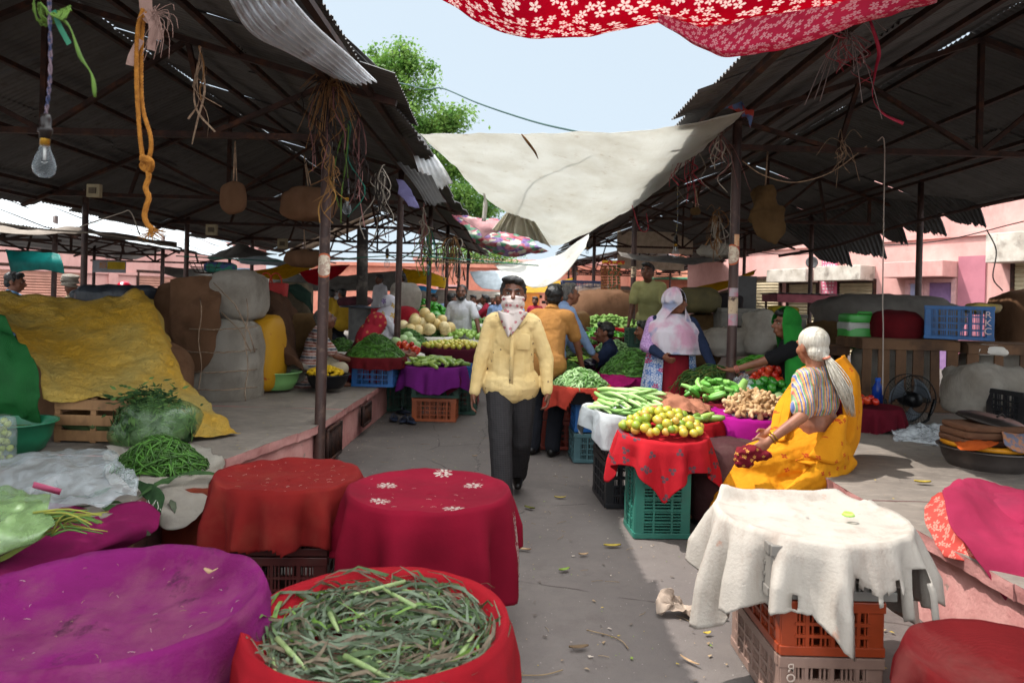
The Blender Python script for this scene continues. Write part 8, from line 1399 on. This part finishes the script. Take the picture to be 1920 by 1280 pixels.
patch([pp((1408, 400, 7.15), (1440, 395, 7.1), (1470, 402, 7.15)), pp((1412, 425, 7.12), (1442, 425, 7.08), (1472, 428, 7.12)), pp((1425, 445, 7.14), (1445, 445, 7.1), (1468, 440, 7.12)), pp((1440, 448, 7.16), (1450, 458, 7.12), (1462, 450, 7.14))], 24, 24, .02, 4, 9).build('torn_flap', SACKT, t, solid=.006); m = MB(); m.tube([c+V((0, 0, .1)), P(1440, 275, 7.2)], .008, 6); m.build('cord', TWINE, t)
hsack('small round tan sack under the right roof', P(1304, 396, 8.2), (.06, .05, .05), SACKT, P(1304, 350, 8.2), 3); m = MB(); sack(P(1345, 470, 9.5), (.25, .12, .1), .7, m=m, nz=.4, seed=3); tag(m.build('plastic_bundle', SACKW, None, disp=[(.08, .08)]), 'crumpled pale plastic stuffed under the right roof', 'bundle')
cloth('violet_rag', 'pale violet rag hanging under the left eave', 'rag', [pp((742, 335, 7.6), (756, 340, 7.6)), pp((752, 365, 7.55), (772, 358, 7.55)), pp((765, 388, 7.5), (786, 390, 7.5))], fab('pale_violet_cloth', '#8d88b5', '#77729c', trans=.3), 14, 20, .02, 4, 9)
cloth('printed_bag', 'crumpled red and blue printed bag at the white awning corner', 'bag', [pp((1340, 195, 6.5), (1375, 186, 6.4), (1398, 205, 6.3)), pp((1365, 205, 6.45), (1392, 205, 6.35), (1412, 208, 6.3)), pp((1385, 215, 6.4), (1402, 222, 6.3), (1408, 238, 6.3))], pm('red_blue_print', '#a84034', '#5a6f9a', scale=9, con=(.46, .5), rough=.5), 20, 20, .03, 5, 9)
sc = thing('sachet_strips', 'strips of small red and green sachets hanging in the right stall', 'sachets', P(1146, 500, 13.2))
for i, px in enumerate((1130, 1136, 1144, 1152, 1160)):
    m = MB(); 
    for k in range(9): p = P(px, lerp(500, 545, k/9), 13.2+.03*i); m.box(p, (.07, .012, .043), rot=Euler((0, .05*math.sin(k), 0)).to_matrix())
    m.build('strip', pm('dark_red_sachet', '#5e1c1c', '#8a5a2c', scale=30, bump=0) if i < 2 else pm('green_sachet', '#35502f', '#a8553a', scale=24, con=(.5, .54), bump=0), sc, smooth=False)
m = MB(); m.box(P(1150, 492, 13.2), (.42, .02, .07)); m.build('header_card', pm('red_yellow_card', '#a32a20', '#c49a2c', scale=12, con=(.5, .55), bump=0), sc, smooth=False)
for i, (px, py, d_, lb) in enumerate(((177, 358, 6.4, 'pale switch box on the second left tie beam'), (397, 431, 10.0, 'pale junction box on the third left tie beam'), (530, 457, 13.5, 'pale junction box on the fourth left tie beam'))):
    t = thing('switch_box', lb, 'switch box', P(px, py, d_)); m = MB(); m.box(WL[t.name], (.12*(1+.3*i), .05, .12*(1+.3*i))); m.build('box_body', pm('yellowed_plastic', '#8f8268', '#766a53'), t, bevel=.006); m = MB(); m.box(WL[t.name]+V((0, -.03, 0)), (.06*(1+.3*i), .02, .05*(1+.3*i))); m.build('switch_panel', pm('brown_plastic', '#55493a'), t, smooth=False)
# sign and helmets row on the left
t = thing('shop_sign', 'grey and yellow shop banner on the left pink row', 'sign', P(205, 500, 17)); c = WL[t.name]; m = MB(); m.box(c, (.78, .04, .28)); m.build('banner', pm('pale_grey_banner', '#9fa3ab', bump=0), t, smooth=False); m = MB(); m.box(c+V((.18, -.025, .03)), (.42, .01, .18)); m.build('yellow_panel', pm('yellow_banner', '#c2a326', bump=0), t, smooth=False); m = MB(); m.box(c+V((-.14, -.025, .04)), (.16, .01, .16)); m.build('orange_panel', pm('orange_banner', '#bf7a2c', '#8a8f98', scale=20, bump=0), t, smooth=False)
# ------------------------------------------------------------------ litter on the ground
LY = pm('yellow_fallen_leaf', '#b39b3f', '#8f7a2c', scale=30, rough=.7, bump=.2); LB = pm('brown_fallen_leaf', '#a88c6c', '#85694c', scale=30, rough=.8, bump=.2); LG = pm('green_fallen_leaf', '#7d9436', '#5f7526', scale=30, rough=.6, bump=.2)
def fleaf(px, py, L, W, rz, mat, lb, curl=.006, z=.006):
    c = PZ(px, py, z); q = Matrix.Rotation(rz, 3, 'Z')
    o = MB().grid(lambda u, v: c+q @ V(((u-.5)*L, (v-.5)*W*math.sin(PI*lerp(.04, .97, u))**.7, curl*abs(2*u-1)**2+.25*W*abs(2*v-1)+.002)), 10, 4).build('fallen_leaf', mat, None, solid=.001); tag(o, lb, 'leaf')
for a in ((1148, 1024, .11, .035, .1, LY, 'large yellow leaf lying flat before the green crate'), (1050, 933, .09, .025, 0, LY, 'slim yellow leaf on the walkway left of the black crate'), (993, 953, .09, .035, -.6, pm('olive_fallen_leaf', '#5d5a22', '#47451a'), 'dark olive leaf at the crack beside the masked man'), (1058, 1069, .07, .03, .5, LG, 'bright green leaf scrap in the middle of the walkway'), (1094, 1040, .06, .025, .2, LB, 'pale tan leaf left of the large yellow one'), (981, 1030, .1, .025, -.3, LB, 'curled tan leaf just right of the crimson cloth'), (1347, 1155, .09, .035, -.8, pm('olive_seed_pod', '#84762c', '#5f541f'), 'olive yellow seed pod beside the white cloth'), (1326, 1188, .04, .02, .3, LY, 'little yellow leaf scrap near the crumpled paper'), (890, 855, .05, .02, .4, LB, 'tan leaf scrap behind the masked man'), (1085, 1215, .09, .03, .2, pm('brown_husk', '#6b563f', '#4f3e2d'), 'brown husk on the walkway near the bottom edge'), (1293, 1240, .1, .015, -.9, LB, 'pale stalk on the ground left of the dusty crate'), (968, 876, .05, .02, 0, LY, 'small yellow leaf by the walking man\'s heel'), (1730, 905, .1, .04, -.1, LY, 'yellow leaf on the sunny platform slab')): fleaf(*a, **({'z': .465} if a[0] == 1730 else {}))
for a in ((395, 1075, .05, .03, .5, LB, 'tan leaf scrap on the purple cloth'),): c = PZ(a[0], a[1], .585); o = MB().grid(lambda u, v: c+V(((u-.5)*.045, (v-.5)*.03*math.sin(PI*lerp(.1, .9, u)), .012*abs(2*u-1)+.006)), 8, 4).build('fallen_leaf', LB, None, solid=.001); tag(o, a[6], 'leaf')
c = PZ(1268, 1152, .0); o = patch([[c+V((-.1, .04, .03)), c+V((-.03, .06, .09)), c+V((.03, .05, .05)), c+V((.1, .03, .01))], [c+V((-.09, 0, .05)), c+V((-.03, .01, .1)), c+V((.03, 0, .03)), c+V((.1, -.02, .05))], [c+V((-.07, -.04, .01)), c+V((-.02, -.05, .04)), c+V((.04, -.05, .035)), c+V((.12, -.06, .01))]], 30, 24, .02, 4, 22).build('crumpled_paper', pm('brown_grey_paper', '#9c8b7c', '#7d6c5e', bump=.3), None, solid=.002, smooth=False); tag(o, 'crumpled brown paper on the walkway before the white cloth', 'paper')
c = PZ(947, 1253, .01); o = patch([[c+V((-.035, .03, .0)), c+V((0, .035, .006)), c+V((.035, .04, .01))], [c+V((-.045, -.025, 0)), c+V((0, -.02, .008)), c+V((.03, -.005, .0))]], 10, 8, .004, 4, 22).build('paper_scrap', pm('violet_paper', '#9a4fb0', '#8640a0', bump=.1), None, solid=.001); tag(o, 'violet paper scrap beside the scarlet basket', 'paper')
m = MB(); r_ = random.Random(12)
for pts in (((1100, 1180), (1140, 1190), (1165, 1200), (1178, 1215)), ((975, 1265), (1020, 1264), (1055, 1255)), ((1298, 1147), (1320, 1130), (1332, 1112)), ((1298, 1035), (1320, 1045)), ((1338, 1135), (1372, 1142))): m.tube(bez([PZ(x, y, .006) for x, y in pts], 10), .0026, 5, m=0)
for i in range(2300):
    y = 2.0+10*r_.random()**1.7; x = r_.uniform(-1.6, 1.95) if r_.random() < .8 else r_.choice((-1.55, 1.95))+r_.gauss(0, .1); x = max(-1.62, min(2.0, x)); s_ = r_.choice((.003, .004, .005, .008, .012)); a = r_.uniform(0, TAU); p = V((x, y, .004)); d_ = V((math.cos(a), math.sin(a), 0)); q = V((-math.sin(a), math.cos(a), 0)); k = r_.choice((0, 0, 1, 1, 2, 3, 3, 4))
    m.add([p-d_*s_-q*s_*.5, p+d_*s_-q*s_*.3+V((0, 0, .003)), p+d_*s_*.8+q*s_*.5, p-d_*s_*.7+q*s_*.5+V((0, 0, .002))], [(0, 1, 2, 3)], k)
for i in range(120):
    y = 2.2+8*r_.random()**1.5; p = V((r_.uniform(-1.5, 1.9), y, .005)); a = r_.uniform(0, TAU); L = r_.uniform(.03, .1); d_ = V((math.cos(a), math.sin(a), 0)); m.tube([p, p+d_*L*.5+V((-d_.y, d_.x, 0))*L*.1, p+d_*L], .0013, 4, m=0)
tag(m.build('ground_litter', [pm('straw_litter', '#9a8466', '#7d684e', bump=0), pm('grit_litter', '#6b5f56', '#4f463f', bump=0), LY, pm('pale_litter', '#b8aa9c', '#9c8f82', bump=0), LG]), 'straw crumbs and specks littering the concrete walkway', 'litter', None, 'stuff')
m = MB()
for i in range(700):
    if r_.random() < .55: x, y, z = r_.uniform(2.1, 4.4), r_.uniform(3.2, 6.5), .468
    else: x, y, z = -1.7-2.2*r_.random()**1.5, r_.uniform(4.9, 9), .448
    s_ = r_.choice((.004, .006, .01)); a = r_.uniform(0, TAU); p = V((x, y, z)); d_ = V((math.cos(a), math.sin(a), 0)); q = V((-d_.y, d_.x, 0)); m.add([p-d_*s_-q*s_*.5, p+d_*s_-q*s_*.3, p+d_*s_*.8+q*s_*.5, p-d_*s_*.7+q*s_*.5], [(0, 1, 2, 3)], r_.choice((0, 1, 1, 2)))
tag(m.build('platform_litter', [pm('straw_litter', '#9a8466'), pm('grit_litter', '#6b5f56'), LY]), 'crumbs and dry bits scattered over the platform slabs', 'litter', None, 'stuff')

t = thing('shop_sign', 'small pale blue sign board on the far left pink row', 'sign', P(450, 515, 19)); m = MB(); m.box(WL[t.name], (.5, .04, .35)); m.build('board', pm('pale_blue_board', '#7f97ad', '#5f7f9c', scale=8, bump=0), t, smooth=False)
for i, (pts, lb) in enumerate(((((1500, 470, 18), (1620, 462, 17), (1760, 452, 15), (1920, 415, 13)), 'black wire sagging along the upper pink wall'), (((1850, 430, 13), (1868, 470, 13), (1862, 520, 13), (1880, 545, 13)), 'black wire hanging down the pink wall near the right edge'), (((1400, 470, 20), (1480, 478, 20), (1560, 470, 19)), 'thin wire strung across the distant pink wall'))): m = MB(); m.tube(bez(pp(*pts), 24), .012, 5); tag(m.build('wire', pm('black_wire', '#1a1718', bump=0)), lb, 'wire')
m = MB(); m.lathe([(0, 0), (.16, 0), (.17, .03), (.17, .06), (.13, .07), (.12, .04), (0, .03)], P(1521, 492, 19.5), 20, rot=Euler((PI/2, 0, 0)).to_matrix()); tag(m.build('wall_fan', pm('grey_fan_housing', '#7d7a78', '#4d4b4a', bump=0)), 'round grey ventilator on the distant pink wall', 'ventilator')

m = MB(); r_ = random.Random(31)
for c, R_, n in ((cO, .32, 48), (cC, .35, 26), (PZ(215, 1125, .6), .38, 40)):
    for i in range(n):
        a = r_.uniform(0, TAU); r = R_*math.sqrt(r_.random()); p = V((c.x+r*math.cos(a), c.y+r*math.sin(a), c.z+.004-(.02 if c is cO else .012 if c is cC else .07)*(1-(r/R_)**3))); b_ = r_.uniform(0, TAU); L = r_.uniform(.004, .03); d_ = V((math.cos(b_), math.sin(b_), 0)); m.tube([p, p+d_*L*.5+V((0, 0, .002)), p+d_*L], (.0006), 4, m=r_.randrange(2))
tag(m.build('straw_crumbs', [pm('straw_litter', '#9a8466'), pm('pale_litter', '#b8aa9c')]), 'straw crumbs scattered over the covered baskets in the foreground', 'crumbs', None, 'stuff')

m = MB(); m.tube(bez(pp((978, 252, 6.95), (992, 270, 7.1), (1003, 285, 7.3), (1009, 298, 7.45)), 8), [.006, .012, .014, .014, .013, .012, .01, .007, .003], 6); tag(m.build('twig', PS_), 'dark curved twig caught on the big off white awning', 'twig')
